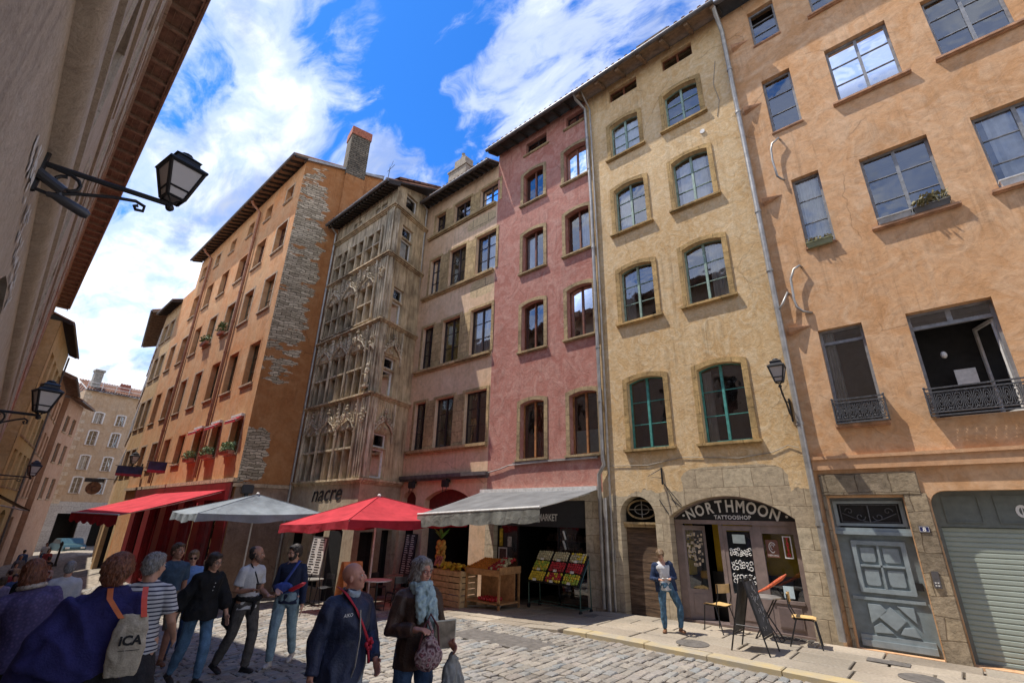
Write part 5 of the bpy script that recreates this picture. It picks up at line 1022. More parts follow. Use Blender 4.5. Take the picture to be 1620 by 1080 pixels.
C_RED = cloth('canvas_red', (.62, .06, .075)); C_REDD = cloth('canvas_red_deep', (.40, .03, .045)); C_GREY = cloth('canvas_grey', (.19, .19, .19), trans=.12); C_GRN = cloth('canvas_greygreen', (.24, .235, .205), vary=.2, trans=.15); C_BLUE = cloth('canvas_bluegrey', (.30, .335, .36), trans=.2)
awning('shop_awning', 'grey canvas awning with scalloped valance over the fruit market', FM, -11.4, -6.98, 2.83, 2.55, 2.10, C_GREY, .33, C_GRN, scal=.12, arms=3, z1b=2.30)
awning('shop_awning', 'long red awning over the cafe front of the orange house', FO, -31.6, -21.5, 2.92, 3.3, 1.88, C_RED, .36, C_REDD, scal=.3, arms=4, text=None)
for c in (-22.30, -24.85, -27.35): awning('window_awning', {-22.30: 'small red window awning on the orange house, nearest its gable', -24.85: 'small red window awning, middle of the three above the red cafe', -27.35: 'small red window awning, farthest from the gable of the orange house'}[c], FO, c-.6, c+.6, 5.93, .3, 5.72, C_RED, .12, C_RED, arms=2, sag=.0)
for c, sd_ in ((-22.30, 1), (-24.85, 2), (-27.35, 3)):
    flowerbox('flower_box', {1: 'flower box with pale green plants on orange house sill nearest the gable', 2: 'flower box with pink blooms, second orange house sill from the gable', 3: 'flower box with trailing green, third orange house sill from the gable'}[sd_], FO, c-.55, c+.55, 4.30, .06, .30, M_TERRA, simple('leaf_pale', (.22, .30, .14), .7, vary=.5, scale=20), 330, .34, 20+sd_, .12, simple('bloom', (.55, .12, .12), .7) if sd_ == 2 else None)
flowerbox('flower_box', 'small green plant box high on the orange house sill near the drainpipe', FO, -27.9, -27.2, 11.0, .05, .25, M_TERRA, M_PLANT, 160, .55, 31, .12)
flowerbox('flower_box', 'plant box on a high orange house sill between the drainpipes', FO, -30.7, -29.6, 11.0, .05, .25, M_TERRA, M_PLANT, 160, .4, 32, .12)
# ---- parasols
def parasol(label, c, corners, apex, mat, vmat, val, pole_m, zg):
    t_ = thing('parasol', label, 'parasol', (c[0], c[1], zg)); A = Vector(apex); q = MB(); n = 10
    cs = [Vector(p) for p in corners]
    for k in range(4):
        a, b_ = cs[k], cs[(k+1) % 4]; P_ = []
        for j in range(n+1):
            s_ = j/n
            for i in range(n+1):
                f = i/n; e = a.lerp(b_, f); e.z -= .05*math.sin(math.pi*f); p = A.lerp(e, s_); p.z -= .10*math.sin(math.pi*s_)*math.sin(math.pi*f); P_.append(p)
        q.add(P_, [(j*(n+1)+i, j*(n+1)+i+1, (j+1)*(n+1)+i+1, (j+1)*(n+1)+i) for j in range(n) for i in range(n)])
    obj('canopy', q, mat, t_, smooth=30)
    for k in range(4): q = MB(); q.tube([A.lerp(cs[k], f)+Vector((0, 0, .004)) for f in (0, .25, .5, .75, 1)], .009, 5); obj('seam', q, vmat, t_)
    q = MB(); N_ = 30
    for k in range(4):
        a, b_ = cs[k], cs[(k+1) % 4]; cen = (cs[0]+cs[1]+cs[2]+cs[3])/4; T = []; L = []
        for i in range(N_+1):
            f = i/N_; e = a.lerp(b_, f); e.z -= .05*math.sin(math.pi*f); o_ = (e-cen); o_.z = 0; o_.normalize(); T.append(e.copy()); e = e+o_*(.02+.035*math.sin(f*26+k)); e.z -= val*(.86+.14*math.cos(f*12+k)); L.append(e)
        q.add(T+L, [(i, i+1, N_+2+i, N_+1+i) for i in range(N_)])
    obj('valance', q, vmat, t_, smooth=True); q = MB(); q.tube([(A.x, A.y, zg+.08), (A.x, A.y, A.z+.02)], .028, 10); q.lathe([(.05, -.02), (.06, .03), (.02, .07)], (A.x, A.y, A.z), 10); obj('pole', q, pole_m, t_)
    for k in range(4):
        q = MB(); q.tube([A+Vector((0, 0, -.03)), cs[k]+Vector((0, 0, -.03))], .014, 5); q.tube([(A.x, A.y, A.z-.55), A.lerp(cs[k], .5)+Vector((0, 0, -.04))], .011, 5); obj('rib', q, pole_m, t_)
    q = MB(); q.box((A.x-.35, A.y-.35, zg), (A.x+.35, A.y+.35, zg+.09)); obj('base_plate', q, M_ZINCD, t_); return t_
parasol('square red parasol with drooping valance over the cafe tables', (-13.1, 8.6), [(-15.0, 6.6, 1.74), (-11.2, 6.6, 1.94), (-11.2, 10.55, 2.02), (-15.0, 10.55, 1.9)], (-13.05, 8.6, 2.60), C_RED, C_REDD, .24, F_WHITE, gz(-13))
parasol('wide grey parasol between the red awning and the red parasol', (-18.3, 7.1), [(-19.75, 5.0, 2.03), (-17.1, 5.0, 2.0), (-17.1, 9.0, 2.08), (-19.75, 9.0, 2.06)], (-18.35, 7.1, 2.66), C_BLUE, C_BLUE, .26, F_WHITE, gz(-18.3))
# ---- lanterns
M_LAMPG = simple('lamp_glass', (.42, .38, .36), .35, vary=.08, scale=3)
def lantern(label, base, tip, s, rz, stem=0.0, group=None, scroll=True, up=False):
    """wall lantern: iron arm from base to tip, four sided lantern standing on the tip"""
    t_ = thing('wall_lantern', label, 'street lamp', base, group=group); b = Vector(base); p = Vector(tip); d = (p-b); h = Vector((d.x, d.y, 0)).normalized(); L = Vector((d.x, d.y, 0)).length; Z = Vector((0, 0, 1)); q = MB()
    if not up:
        q.tube([b, p], .022*s/.6, 6); q.tube([b+Z*.22*s, b-Z*.42*s], .028*s/.6, 6)
        q.tube([b-Z*.38*s, b-Z*.40*s+h*L*.12, b-Z*.26*s+h*L*.3, b+d*.55-Z*.17*s, b+d*.72-Z*.12*s, b+d*.80-Z*.16*s, b+d*.80-Z*.24*s, b+d*.74-Z*.25*s, b+d*.72-Z*.20*s, b+d*.75-Z*.18*s], .014*s/.6, 6)
        if scroll: q.tube([b+d*.08-Z*.02*s]+[b+h*L*(.20+.10*math.cos(a)*(1-.06*a))-Z*s*(.16+.12*math.sin(a)*(1-.06*a)) for a in [-1.4+k*.6 for k in range(11)]], .014*s/.6, 6)
    else:
        q.tube([b, b+h*L*.25+Z*.05, b+d*.4+h*.04, b+d*.7+h*.1, p-Z*.03], .018, 6); q.tube([b+Z*.3, b+d*.5+h*.12, b+d*.75], .012, 6); q.tube([b-Z*.1, b+Z*.4], .02, 6)
    q.ell(p-Z*.05*s, .035*s/.6, 8, 6); obj('bracket', q, M_IRON, t_)
    z0, z1, r0, r1 = .10*s, .62*s, .15*s, .31*s; cs, sn = math.cos(rz), math.sin(rz)
    def c4(r, z): return [p+Vector((x*cs-y*sn, x*sn+y*cs, z)) for x, y in ((-r, -r), (r, -r), (r, r), (-r, r))]
    q = MB(); lo, hi = c4(r0*.75, z0), c4(r1*.75, z1)
    for k in range(4):
        q.tube([lo[k], hi[k]], .016*s/.6, 4); q.tube([lo[k], lo[(k+1) % 4]], .014*s/.6, 4); q.tube([hi[k], hi[(k+1) % 4]], .018*s/.6, 4); m1 = lo[k].lerp(hi[k], .28); m2 = lo[(k+1) % 4].lerp(hi[(k+1) % 4], .28); q.tube([m1, m2], .010*s/.6, 4); q.tube([p+Z*.0, lo[k]*.4+p*.6+Z*.02*s, lo[k]], .009*s/.6, 4)
    prev = c4(r1*.86, z1)
    for (r, z) in ((r1*.84, z1+.03*s), (r1*.55, z1+.10*s), (r1*.50, z1+.17*s), (r1*.58, z1+.18*s), (r1*.30, z1+.25*s)):
        nx = c4(r, z); q.add(prev+nx, [(k, (k+1) % 4, 4+(k+1) % 4, 4+k) for k in range(4)]); prev = nx
    q.add(prev, [(0, 1, 2, 3)]); q.ell(p+Z*(z1+.27*s), (.10*s, .10*s, .05*s), 10, 6); q.add(c4(r1*.86, z1), [(3, 2, 1, 0)]); obj('lantern_frame', q, M_IRON, t_)
    q = MB(); lo, hi = c4(r0*.72, z0), c4(r1*.72, z1-.005); q.add(lo+hi, [(0, 3, 2, 1)]+[(k, (k+1) % 4, 4+(k+1) % 4, 4+k) for k in range(4)]); obj('lamp_glass', q, M_LAMPG, t_); return t_
def LP(s, n, z): v = Vector((LDv[0]*s, LDv[1]*s, z)); nn = Vector((-LDv[1]*-1*-1, 0, 0)); return Vector((LDv[0]*s+LDv[1]*0, LDv[1]*s, z))+Vector((math.sin(R(1.5064)), math.cos(R(1.5064)), 0))*n
lantern('large black wall lantern on scrolled arm at the near left wall', LP(2.62, -.22, 3.45), LP(2.6, .24, 3.48), .335, .15)
lantern('second black wall lantern further along the left wall', LP(8.6, -.22, 3.17), LP(8.6, .20, 3.17), .50, .2)
lantern('small dark lantern far down the left wall above the crowd', LP(23, -.22, 3.05), LP(23, .9, 3.0), .6, .2)
lantern('black lantern on curved bracket beside the right drainpipe of yellow house', FM.P(-2.12, 4.2, .02), FM.P(-2.12, 4.78, .62), .62, .1, up=True)
lantern('black lantern standing out from the orange house left of the flags', FO.P(-37.0, 4.55, .05), FO.P(-37.0, 4.62, .55), .85, .1, up=False, scroll=False)
# camera under the near lantern
t_ = thing('surveillance_camera', 'dark tubular surveillance camera below the near left lantern', 'camera', LP(2.55, -.2, 3.2)); q = MB(); a = LP(2.45, -.22, 3.27); q.tube([LP(2.6, -.22, 3.39), LP(2.6, -.125, 3.345)], [.024, .022], 10); q.tube([LP(2.6, -.14, 3.34), LP(2.6, -.125, 3.30)], .010, 8); obj('mount', q, simple('dark_plastic', (.045, .045, .05), .4), t_)
q = MB(); q.tube([LP(2.61, -.165, 3.312), LP(2.6, -.150, 3.308), LP(2.6, -.115, 3.302), LP(2.6, -.04, 3.278), LP(2.6, -.022, 3.272)], [.013, .013, .022, .023, .016], 12); obj('housing', q, simple('dark_plastic', (.045, .045, .05), .4), t_, smooth=40)
t_ = thing('cable_cleat', 'small iron cleat with dangling wire on the near left wall', 'cleat', LP(2.7, -.22, 3.9)); q = MB(); q.tube([LP(2.75, -.22, 3.95), LP(2.8, -.15, 3.95)], .012, 6); q.tube([LP(2.8, -.15, 3.95), LP(2.78, -.16, 3.88), LP(2.74, -.17, 3.84), LP(2.7, -.19, 3.78)], .005, 5); obj('wire', q, M_IRON, t_)
# ---- nacre lettering, flood lights, hoist bracket
t_ = thing('shop_lettering', 'black hand drawn letters reading nacre on the gothic house ground floor', 'sign', FL.P(-17.6, 2.6, .05)); q = MB()
text_mb(q, "nacre", .86, lambda x, y, d: FL.P(-17.55+x*1.15, 2.52+y*.95+x*.03, .02), bold=.012, shear=.25); obj('letters', q, M_BLACK, t_)
for u, lb in ((-14.95, 'left'), (-13.05, 'right')):
    t_ = thing('flood_light', 'black flood light below the cream house ledge, the %s one of two' % lb, 'flood light', FM.P(u, 3.1, .1)); q = MB(); q.fbox(FM, u-.13, u+.13, 3.02, 3.26, .12, .28); obj('housing', q, M_IRON, t_, bevel=.02); q = MB(); q.tube([FM.P(u-.11, 3.05, .2), FM.P(u-.08, 2.86, .24), FM.P(u+.08, 2.86, .24), FM.P(u+.11, 3.05, .2)], .012, 6); q.fbox(FM, u-.04, u+.04, 3.2, 3.32, 0, .14); obj('bracket', q, M_IRON, t_)
t_ = thing('flood_light', 'dark lamp box on the gable plinth of the orange house', 'flood light', FS.P(.45, 2.9, .1)); q = MB(); q.fbox(FS, .22, .62, 2.75, 3.08, .05, .35); obj('housing', q, M_IRON, t_, bevel=.03); q = MB(); q.fbox(FS, .36, .48, 2.5, 2.75, .05, .2); obj('bracket', q, M_IRON, t_)
t_ = thing('hoist_bracket', 'old triangular iron bracket with rods on the yellow house wall', 'bracket', FM.P(-5.25, 3.1, .0)); q = MB(); q.tube([FM.P(-5.16, 3.28, .02), FM.P(-5.40, 3.08, .3), FM.P(-5.16, 3.05, .02), FM.P(-5.16, 3.28, .02)], .012, 6); q.tube([FM.P(-5.16, 3.3, .02), FM.P(-5.16, 2.9, .03)], .02, 6); obj('bracket', q, M_IRON, t_)
for a, b_ in (((-5.12, 2.95, .1), (-4.74, 2.42, .02)), ((-5.08, 2.9, .08), (-4.86, 2.40, .02)), ((-5.28, 2.55, .02), (-5.07, 2.22, .02))): q = MB(); q.tube([FM.P(*a), FM.P(*b_)], .009, 5); obj('rod', q, M_IRON, t_)
# flags
M_FLAG = simple('flag_navy', (.03, .04, .10), .8, vary=.3, scale=3); M_FLR = simple('flag_red', (.30, .03, .05), .8)
for (u, lab) in ((-35.5, 'navy and red flag hanging beside the orange house lantern'), (-30.6, 'navy and red flag nearer the drainpipe of the orange house')):
    t_ = thing('flag', lab, 'flag', FO.P(u, 4.5, .2)); n = 10; sz = 1.25 if u < -33 else .8
    for nm, za, zb_, m in (('cloth', 4.42, 4.02, M_FLAG), ('red_band', 4.02, 3.88, M_FLR)):
        q = MB(); q.add([FO.P(u+.12*math.sin(i*.9)*.4+.02, z, .25+sz*i/n) for z in (za, zb_) for i in range(n+1)], [(i, i+1, n+2+i, n+1+i) for i in range(n)]); obj(nm, q, m, t_, smooth=True)
    q = MB(); q.tube([FO.P(u, 4.43, .0), FO.P(u, 4.44, .35+sz)], .018, 6); obj('staff', q, M_IRON, t_)
# hanging signs and far things
t_ = thing('hanging_sign', 'round brown hanging sign on an iron arm before the peach house', 'sign', FO.P(-42, 3.6, .1)); q = MB(); q.tube([FO.P(-42, 3.95, 0), FO.P(-42, 3.95, 1.9)], .025, 6); obj('arm', q, M_IRON, t_)
q = MB(); q.lathe([(.0, -.03), (.40, -.03), (.40, .03), (0, .03)], (0, 0, 0), 20); q.v = [(FO.P(-42, 3.35, 1.35)[0]+v[2], FO.P(-42, 0, 1.35)[1]+v[0], 3.35+v[1]) for v in q.v]; obj('disc', q, simple('sign_brown', (.20, .09, .04), .7, vary=.5, scale=5), t_)
q = MB(); q.box((-42.06, FO.P(0, 0, .8)[1]-1.1, 3.72), (-41.94, FO.P(0, 0, .8)[1]-.1, 3.92)); obj('name_board', q, M_BLACK, t_)
t_ = thing('cream_awning', 'small cream blind held out from the yellow left house', 'awning', LP(32, -.2, 2.3)); q = MB(); a = [LP(29.5, -.22, 2.9), LP(33.5, -.22, 2.9), LP(33.5, 1.5, 1.95), LP(29.5, 1.5, 1.95)]; q.add(a+[p-Vector((0, 0, .04)) for p in a], [(0, 1, 2, 3), (7, 6, 5, 4), (2, 3, 7, 6)]); obj('canvas', q, simple('canvas_cream', (.55, .42, .24), .9), t_)
q = MB(); [q.tube([LP(u, -.22, 2.3), LP(u, 1.45, 1.93)], .02, 6) for u in (29.6, 33.4)]; obj('arm', q, F_WHITE, t_)

# ---- tattoo shop terrace: sandwich board, two chairs, folding table
M_SEATW = simple('seat_plywood', (.62, .40, .16), .45, vary=.15, scale=6); M_STEEL = simple('black_steel', (.015, .015, .017), .4, .3)
def cafe_chair(label, loc, rz, hi=0.0, group=None, wood=M_SEATW, steel=M_STEEL):
    t_ = thing('school_chair', label, 'chair', loc, rz, group=group, local=True); q = MB(); h = .45+hi
    n = 8; P_ = [(-.19+.38*i/n, -.19+.38*j/n, h+.012*math.cos(i/n*6.28)-.015*(j == 0)) for j in range(n+1) for i in range(n+1)]; q.add(P_+[(x, y, z-.014) for x, y, z in P_], [(j*(n+1)+i, j*(n+1)+i+1, (j+1)*(n+1)+i+1, (j+1)*(n+1)+i) for j in range(n) for i in range(n)]+[((n+1)**2+j*(n+1)+i, (n+1)**2+(j+1)*(n+1)+i, (n+1)**2+(j+1)*(n+1)+i+1, (n+1)**2+j*(n+1)+i+1) for j in range(n) for i in range(n)]+[(i, (n+1)**2+i, (n+1)**2+i+1, i+1) for i in range(n)]); obj('seat', q, wood, t_)
    q = MB(); P_ = [(-.18+.36*i/n, .20+.03*(1-math.sin(i/n*math.pi))*-1+.02*(z-h), z) for z in (h+.22, h+.30, h+.38) for i in range(n+1)]; q.add(P_+[(x, y+.012, z) for x, y, z in P_], [(j*9+i, j*9+i+1, (j+1)*9+i+1, (j+1)*9+i) for j in range(2) for i in range(8)]+[(27+j*9+i, 27+(j+1)*9+i, 27+(j+1)*9+i+1, 27+j*9+i+1) for j in range(2) for i in range(8)]+[(18+i, 45+i, 46+i, 19+i) for i in range(8)]+[(i, 27+i, 28+i, 1+i) for i in range(8)]); obj('backrest', q, wood, t_)
    for s in (-1, 1):
        q = MB(); q.tube([(s*.20, -.22, 0), (s*.18, -.17, h-.03), (s*.17, -.12, h-.015), (s*.17, .16, h-.015)], .011, 8); obj('leg', q, steel, t_, smooth=40)
        q = MB(); q.tube([(s*.21, .27, 0), (s*.18, .12, h-.03), (s*.175, .20, h+.15), (s*.17, .21, h+.38)], .011, 8); obj('leg', q, steel, t_, smooth=40)
    q = MB(); q.tube([(-.17, .14, h-.03), (.17, .14, h-.03)], .009, 6); q.tube([(-.175, -.15, h-.03), (.175, -.15, h-.03)], .009, 6); obj('stretcher', q, steel, t_); return t_
cafe_chair('black steel chair with pale wooden seat left of the sandwich board', (-3.95, 10.78, pz(-3.9)), R(-115), .03); cafe_chair('black steel chair with pale wooden seat right of the sandwich board', (-2.42, 10.72, pz(-2.4)), R(100), .0)
t_ = thing('folding_table', 'small grey folding bistro table behind the sandwich board', 'table', (-3.05, 10.75, pz(-3))); z_ = pz(-3); q = MB(); q.lathe([(.0, .70), (.30, .70), (.30, .72), (0, .72)], (-3.05, 10.75, z_), 24); obj('tabletop', q, M_ZINC, t_)
for s in (-1, 1): q = MB(); q.tube([(-3.05-s*.22, 10.65, z_), (-3.05+s*.20, 10.65, z_+.70)], .012, 6); q.tube([(-3.05-s*.22, 10.88, z_), (-3.05+s*.20, 10.88, z_+.70)], .012, 6); q.tube([(-3.05-s*.22, 10.65, z_), (-3.05-s*.22, 10.88, z_)], .012, 6); obj('leg', q, M_STEEL, t_)
t_ = thing('folded_parasol', 'orange red folded parasol lying tilted over the bistro table', 'parasol', (-3.0, 10.75, z_+.73)); q = MB(); q.tube([(-3.22, 10.80, z_+.74), (-2.98, 10.82, z_+.86), (-2.72, 10.84, z_+1.04), (-2.62, 10.85, z_+1.12)], [.008, .028, .035, .012], 8); obj('canvas', q, simple('orange_red', (.55, .10, .03), .6, vary=.3, scale=20), t_); q = MB(); q.tube([(-3.30, 10.80, z_+.725), (-3.22, 10.80, z_+.75)], .008, 6); obj('stick', q, M_WOODD, t_)
# sandwich board
z_ = pz(-3); S = thing('sandwich_board', 'tall black A frame sandwich board on the sunny pavement', 'sandwich board', (-3.0, 9.67, z_))
M_CHALK = simple('chalkboard', (.05, .052, .055), .6, vary=.5, scale=5)
xm = -3.0
for s, nm in ((-1, 'left_panel'), (1, 'right_panel')):
    Fp = [(xm+s*.30, 0.0), (xm+s*.02, 1.12)]; q = MB()
    for y in (9.40, 9.95): q.tube([(Fp[0][0], y, z_), (Fp[1][0], y, z_+1.12)], .013, 6)
    for f in (.22, .97): x = Fp[0][0]+(Fp[1][0]-Fp[0][0])*f; q.tube([(x, 9.40, z_+1.12*f), (x, 9.95, z_+1.12*f)], .013, 6)
    fr = obj(nm, q, M_STEEL, S); q = MB(); a = [(Fp[0][0]+(Fp[1][0]-Fp[0][0])*f, y, z_+1.12*f) for f, y in ((.24, 9.43), (.24, 9.92), (.95, 9.92), (.95, 9.43))]; q.prism(a, (s*.012, 0, .004)); obj('board', q, M_CHALK, fr)
    if s == 1:
        q = MB(); rd = random.Random(6)
        for k in range(26):
            f = .3+.6*rd.random(); y = 9.48+.36*rd.random(); x = Fp[0][0]+(Fp[1][0]-Fp[0][0])*f+.018; q.tube([(x, y, z_+1.12*f), (x-.008, y+rd.uniform(.02, .07), z_+1.12*f+rd.uniform(-.01, .04)), (x-.014, y+rd.uniform(-.02, .05), z_+1.12*f+.05)], .003, 4)
        obj('chalk_marks', q, M_LET, fr)
q = MB(); q.tube([(xm-.2, 9.40, z_+.40), (xm+.2, 9.40, z_+.40)], .006, 5); obj('stay', q, M_STEEL, S)
# ---- fruit rack
def fruit_pile(q, o, ux, uy, nx, ny, r, mi, rd):
    for i in range(nx):
        for j in range(ny): p = Vector(o)+Vector(ux)*((i+.5+rd.uniform(-.1, .1))/nx)+Vector(uy)*((j+.5+rd.uniform(-.1, .1))/ny); q.mi = mi if isinstance(mi, int) else rd.choice(mi); q.ell(p+Vector((0, 0, r*.6)), r*rd.uniform(.9, 1.08), 7, 5)
FRUIT = [simple('fruit_red', (.42, .02, .025), .4, vary=.4, scale=12), simple('fruit_yellow', (.60, .42, .03), .45, vary=.25, scale=12), simple('fruit_green', (.30, .38, .04), .45, vary=.25, scale=12), simple('fruit_orange', (.65, .22, .02), .5, vary=.2, scale=12), simple('fruit_pale', (.50, .42, .24), .6, vary=.3, scale=12)]
zr = pz(-8); RX0, RX1 = -8.75, -7.15
S = thing('fruit_rack', 'green wheeled metal rack with tilted trays of apples outside the market', 'display rack', (-7.95, 10.9, zr))
M_RACK = simple('rack_green', (.05, .10, .08), .45, .3)
q = MB()
for x in (RX0, RX1):
    q.tube([(x, 10.62, zr+.10), (x, 10.62, zr+.62), (x, 11.05, zr+1.18)], .014, 6); q.tube([(x, 11.1, zr+.1), (x, 11.05, zr+1.2)], .014, 6); q.tube([(x, 10.62, zr+.12), (x, 11.1, zr+.12)], .014, 6)
for y, z in ((10.62, .62), (11.05, 1.18), (11.1, .12), (10.62, .14)): q.tube([(RX0, y, zr+z), (RX1, y, zr+z)], .012, 6)
obj('frame', q, M_RACK, S)
for x in (RX0, RX1):
    for y in (10.62, 11.08): q = MB(); q.tube([(x-.02, y, zr+.055), (x+.02, y, zr+.055)], .055, 12); obj('wheel', q, M_STEEL, S)
rd = random.Random(21); cols = [[1, 0, 1], [1, 0, 0], [4, 4, 1]]
for row in range(3):
    for c_ in range(3):
        w_ = (RX1-RX0)/3; x0 = RX0+c_*w_+.015; y0 = 10.60+row*.17; zt = zr+.60+row*.235; a = (x0, y0, zt)
        t_ = thing('fruit_crate', 'fruit tray on the green rack, row %s, %s' % (('lowest', 'middle', 'top')[row], ('left end', 'centre', 'right end')[c_]), 'crate', a)
        q = MB(); wv = Vector((w_-.03, 0, 0)); uv_ = Vector((0, .165, .20)); nv = Vector((0, -.05, .04)); A0 = Vector(a)
        q.hexa([A0, A0+wv, A0+wv+uv_, A0+uv_, A0+nv, A0+wv+nv, A0+wv+uv_+nv, A0+uv_+nv]); obj('tray', q, M_BLACK, t_); q = MB(); cp = A0+nv*1.3+wv*.35; q.hexa([cp, cp+Vector((.11, 0, 0)), cp+Vector((.11, -.004, 0)), cp+Vector((0, -.004, 0)), cp+Vector((0, .01, .055)), cp+Vector((.11, .01, .055)), cp+Vector((.11, .006, .055)), cp+Vector((0, .006, .055))]); obj('price_card', q, F_WHITE, t_)
        q = MB(); fruit_pile(q, A0+nv+Vector((.02, 0, 0)), wv-Vector((.04, 0, 0)), uv_, 7, 4, .036, {(0, 0): [1], (0, 1): [0, 0, 1], (0, 2): [1, 2], (1, 0): [1, 2], (1, 1): [0], (1, 2): [0], (2, 0): [4], (2, 1): [4], (2, 2): [1, 4]}[(row, c_)], rd); obj('fruit', q, FRUIT, t_, smooth=True)
# ---- wooden crate stand
zc = gz(-11)
S = thing('crate_stand', 'slatted pale wood crate stand with lemons and oranges at the market corner', 'market stand', (-10.9, 9.95, zc)); M_CRW = simple('crate_wood', (.52, .34, .17), .75, vary=.25, scale=9, bump=.2)
def slats(q, x0, x1, y, z0, z1, n, along='x', x=None):
    h = (z1-z0)/n
    for i in range(n):
        if along == 'x': q.box((x0, y-.01, z0+i*h+.012), (x1, y+.01, z0+(i+1)*h-.012))
        else: q.box((x-.01, x0, z0+i*h+.012), (x+.01, x1, z0+(i+1)*h-.012))
q = MB(); slats(q, -11.65, -10.42, 9.72, zc+.03, zc+.92, 6); slats(q, 9.72, 10.35, 0, zc+.03, zc+.92, 6, 'y', -10.42); slats(q, 9.72, 10.35, 0, zc+.03, zc+.92, 6, 'y', -11.65); [q.box((x-.025, y-.025, zc), (x+.025, y+.025, zc+.93)) for x in (-11.64, -10.43) for y in (9.74, 10.34)]; q.box((-11.64, 9.73, zc+.82), (-10.43, 10.34, zc+.85)); obj('crate_body', q, M_CRW, S)
q = MB(); zs_ = zc+.98; q.box((-10.40, 9.9, zs_-.06), (-9.15, 10.75, zs_-.03)); q.box((-10.40, 9.88, zs_-.10), (-9.15, 9.91, zs_+.05)); q.box((-10.40, 9.9, zc+.22), (-9.15, 10.7, zc+.26)); [q.box((x, y, zc), (x+.05, y+.05, zs_)) for x in (-10.40, -9.2) for y in (9.9, 10.68)]; q.box((-9.17, 9.9, zs_-.05), (-9.14, 10.75, zs_+.12)); q.box((-10.4, 10.5, zc+.25), (-9.15, 10.53, zs_-.05)); obj('shelf', q, simple('shelf_wood', (.40, .20, .08), .6, vary=.25), S)
rd = random.Random(4); q = MB()
for i in range(46): x = rd.uniform(-11.5, -10.55); y = rd.uniform(9.8, 10.25); a = rd.uniform(0, 3); q.ell((x, y, zc+.90+rd.uniform(0, .14)), (.085, .035, .04), 7, 5, Matrix.Rotation(a, 3, 'Z') @ Matrix.Rotation(rd.uniform(-.6, .6), 3, 'Y'))
obj('lemons', q, FRUIT[1], S, smooth=True); q = MB(); fruit_pile(q, (-10.38, 9.93, zs_+.02), (.75, 0, 0), (0, .7, .20), 10, 9, .042, [3], rd); obj('oranges', q, FRUIT, S, smooth=True); q = MB(); fruit_pile(q, (-9.65, 9.93, zs_+.02), (.45, 0, 0), (0, .7, .24), 5, 7, .05, [0, 4], rd); fruit_pile(q, (-10.0, 9.95, zc+.28), (.6, 0, 0), (0, .4, 0), 6, 4, .05, [0], rd); obj('apples', q, FRUIT, S, smooth=True)
t_ = thing('hanging_pineapple', 'pineapple shaped decoration of yellow fruit with green leaves hanging in the market window', 'decoration', (-12.0, 10.4, 1.2)); q = MB(); rd = random.Random(3)
for k in range(5):
    for j in range(4): a = j*1.57+k*.8; q.ell((-12.05+.10*math.cos(a)*(1-.1*abs(k-2)), 10.35+.10*math.sin(a), .78+k*.13), (.07, .07, .09), 8, 6)
obj('fruit_body', q, simple('pine_yellow', (.58, .36, .08), .6, vary=.3), t_, smooth=True); q = MB()
for k in range(9): a = k*.7; d = Vector((math.cos(a)*.36, math.sin(a)*.15, .22+.1*(k % 2))); p = Vector((-12.05, 10.35, 1.40)); s_ = Vector((-d.y, d.x, 0)).normalized()*.05; q.add([p, p+d*.5+s_+Vector((0, 0, .06)), p+d, p+d*.5-s_+Vector((0, 0, .06))], [(0, 1, 2, 3)])
obj('leaves', q, simple('leaf_bright', (.10, .30, .04), .5, vary=.3), t_); q = MB(); q.tube([(-12.05, 10.35, 1.4), (-12.05, 10.35, 2.3)], .004, 4); obj('string', q, M_ZINC, t_)
t_ = thing('price_sign', 'small tilted picture sign standing over the lemons', 'sign', (-11.5, 9.8, zc+1.0)); q = MB(); q.prism([(-11.75, 9.85, zc+.98), (-11.35, 9.75, zc+.98), (-11.30, 9.82, zc+1.24), (-11.70, 9.92, zc+1.24)], (0, .01, 0)); obj('card', q, simple('price_card', (.40, .25, .22), .6, vary=.6, scale=12), t_); q = MB(); q.tube([(-11.53, 9.82, zc+.8), (-11.53, 9.84, zc+1.0)], .008, 5); obj('stick', q, M_CRW, t_)
# ---- cafe terrace under the red parasol
def bistro(label, x, y, r=.33):
    z = gz(x); t_ = thing('cafe_table', label, 'table', (x, y, z), group='cafe tables under the parasols'); q = MB(); q.lathe([(0, .72), (r, .72), (r, .745), (0, .745)], (x, y, z), 20); obj('tabletop', q, F_WHITE if r > .34 else M_ZINC, t_); q = MB(); q.tube([(x, y, z+.03), (x, y, z+.72)], .025, 8); obj('stem', q, M_STEEL, t_); q = MB(); [q.tube([(x, y, z+.05), (x+.26*math.cos(a), y+.26*math.sin(a), z+.01)], .014, 6) for a in (.4, 1.97, 3.54, 5.1)]; obj('foot', q, M_STEEL, t_); return t_
bistro('round white cafe table beside the red parasol pole', -12.2, 8.3, .38); bistro('small grey cafe table in front of the cream house arch', -13.6, 9.9); bistro('small cafe table behind the menu board', -15.6, 8.2); bistro('small cafe table by the gothic house wall', -16.4, 8.4)
M_RAT = simple('chair_dark', (.03, .028, .03), .5, vary=.3)
ch0 = cafe_chair('dark cafe chair left of the white cafe table', (-12.8, 8.1, gz(-12.8)), R(80), group='dark cafe chairs under the red parasol', wood=M_RAT)
ch0.name = 'cafe_chair'
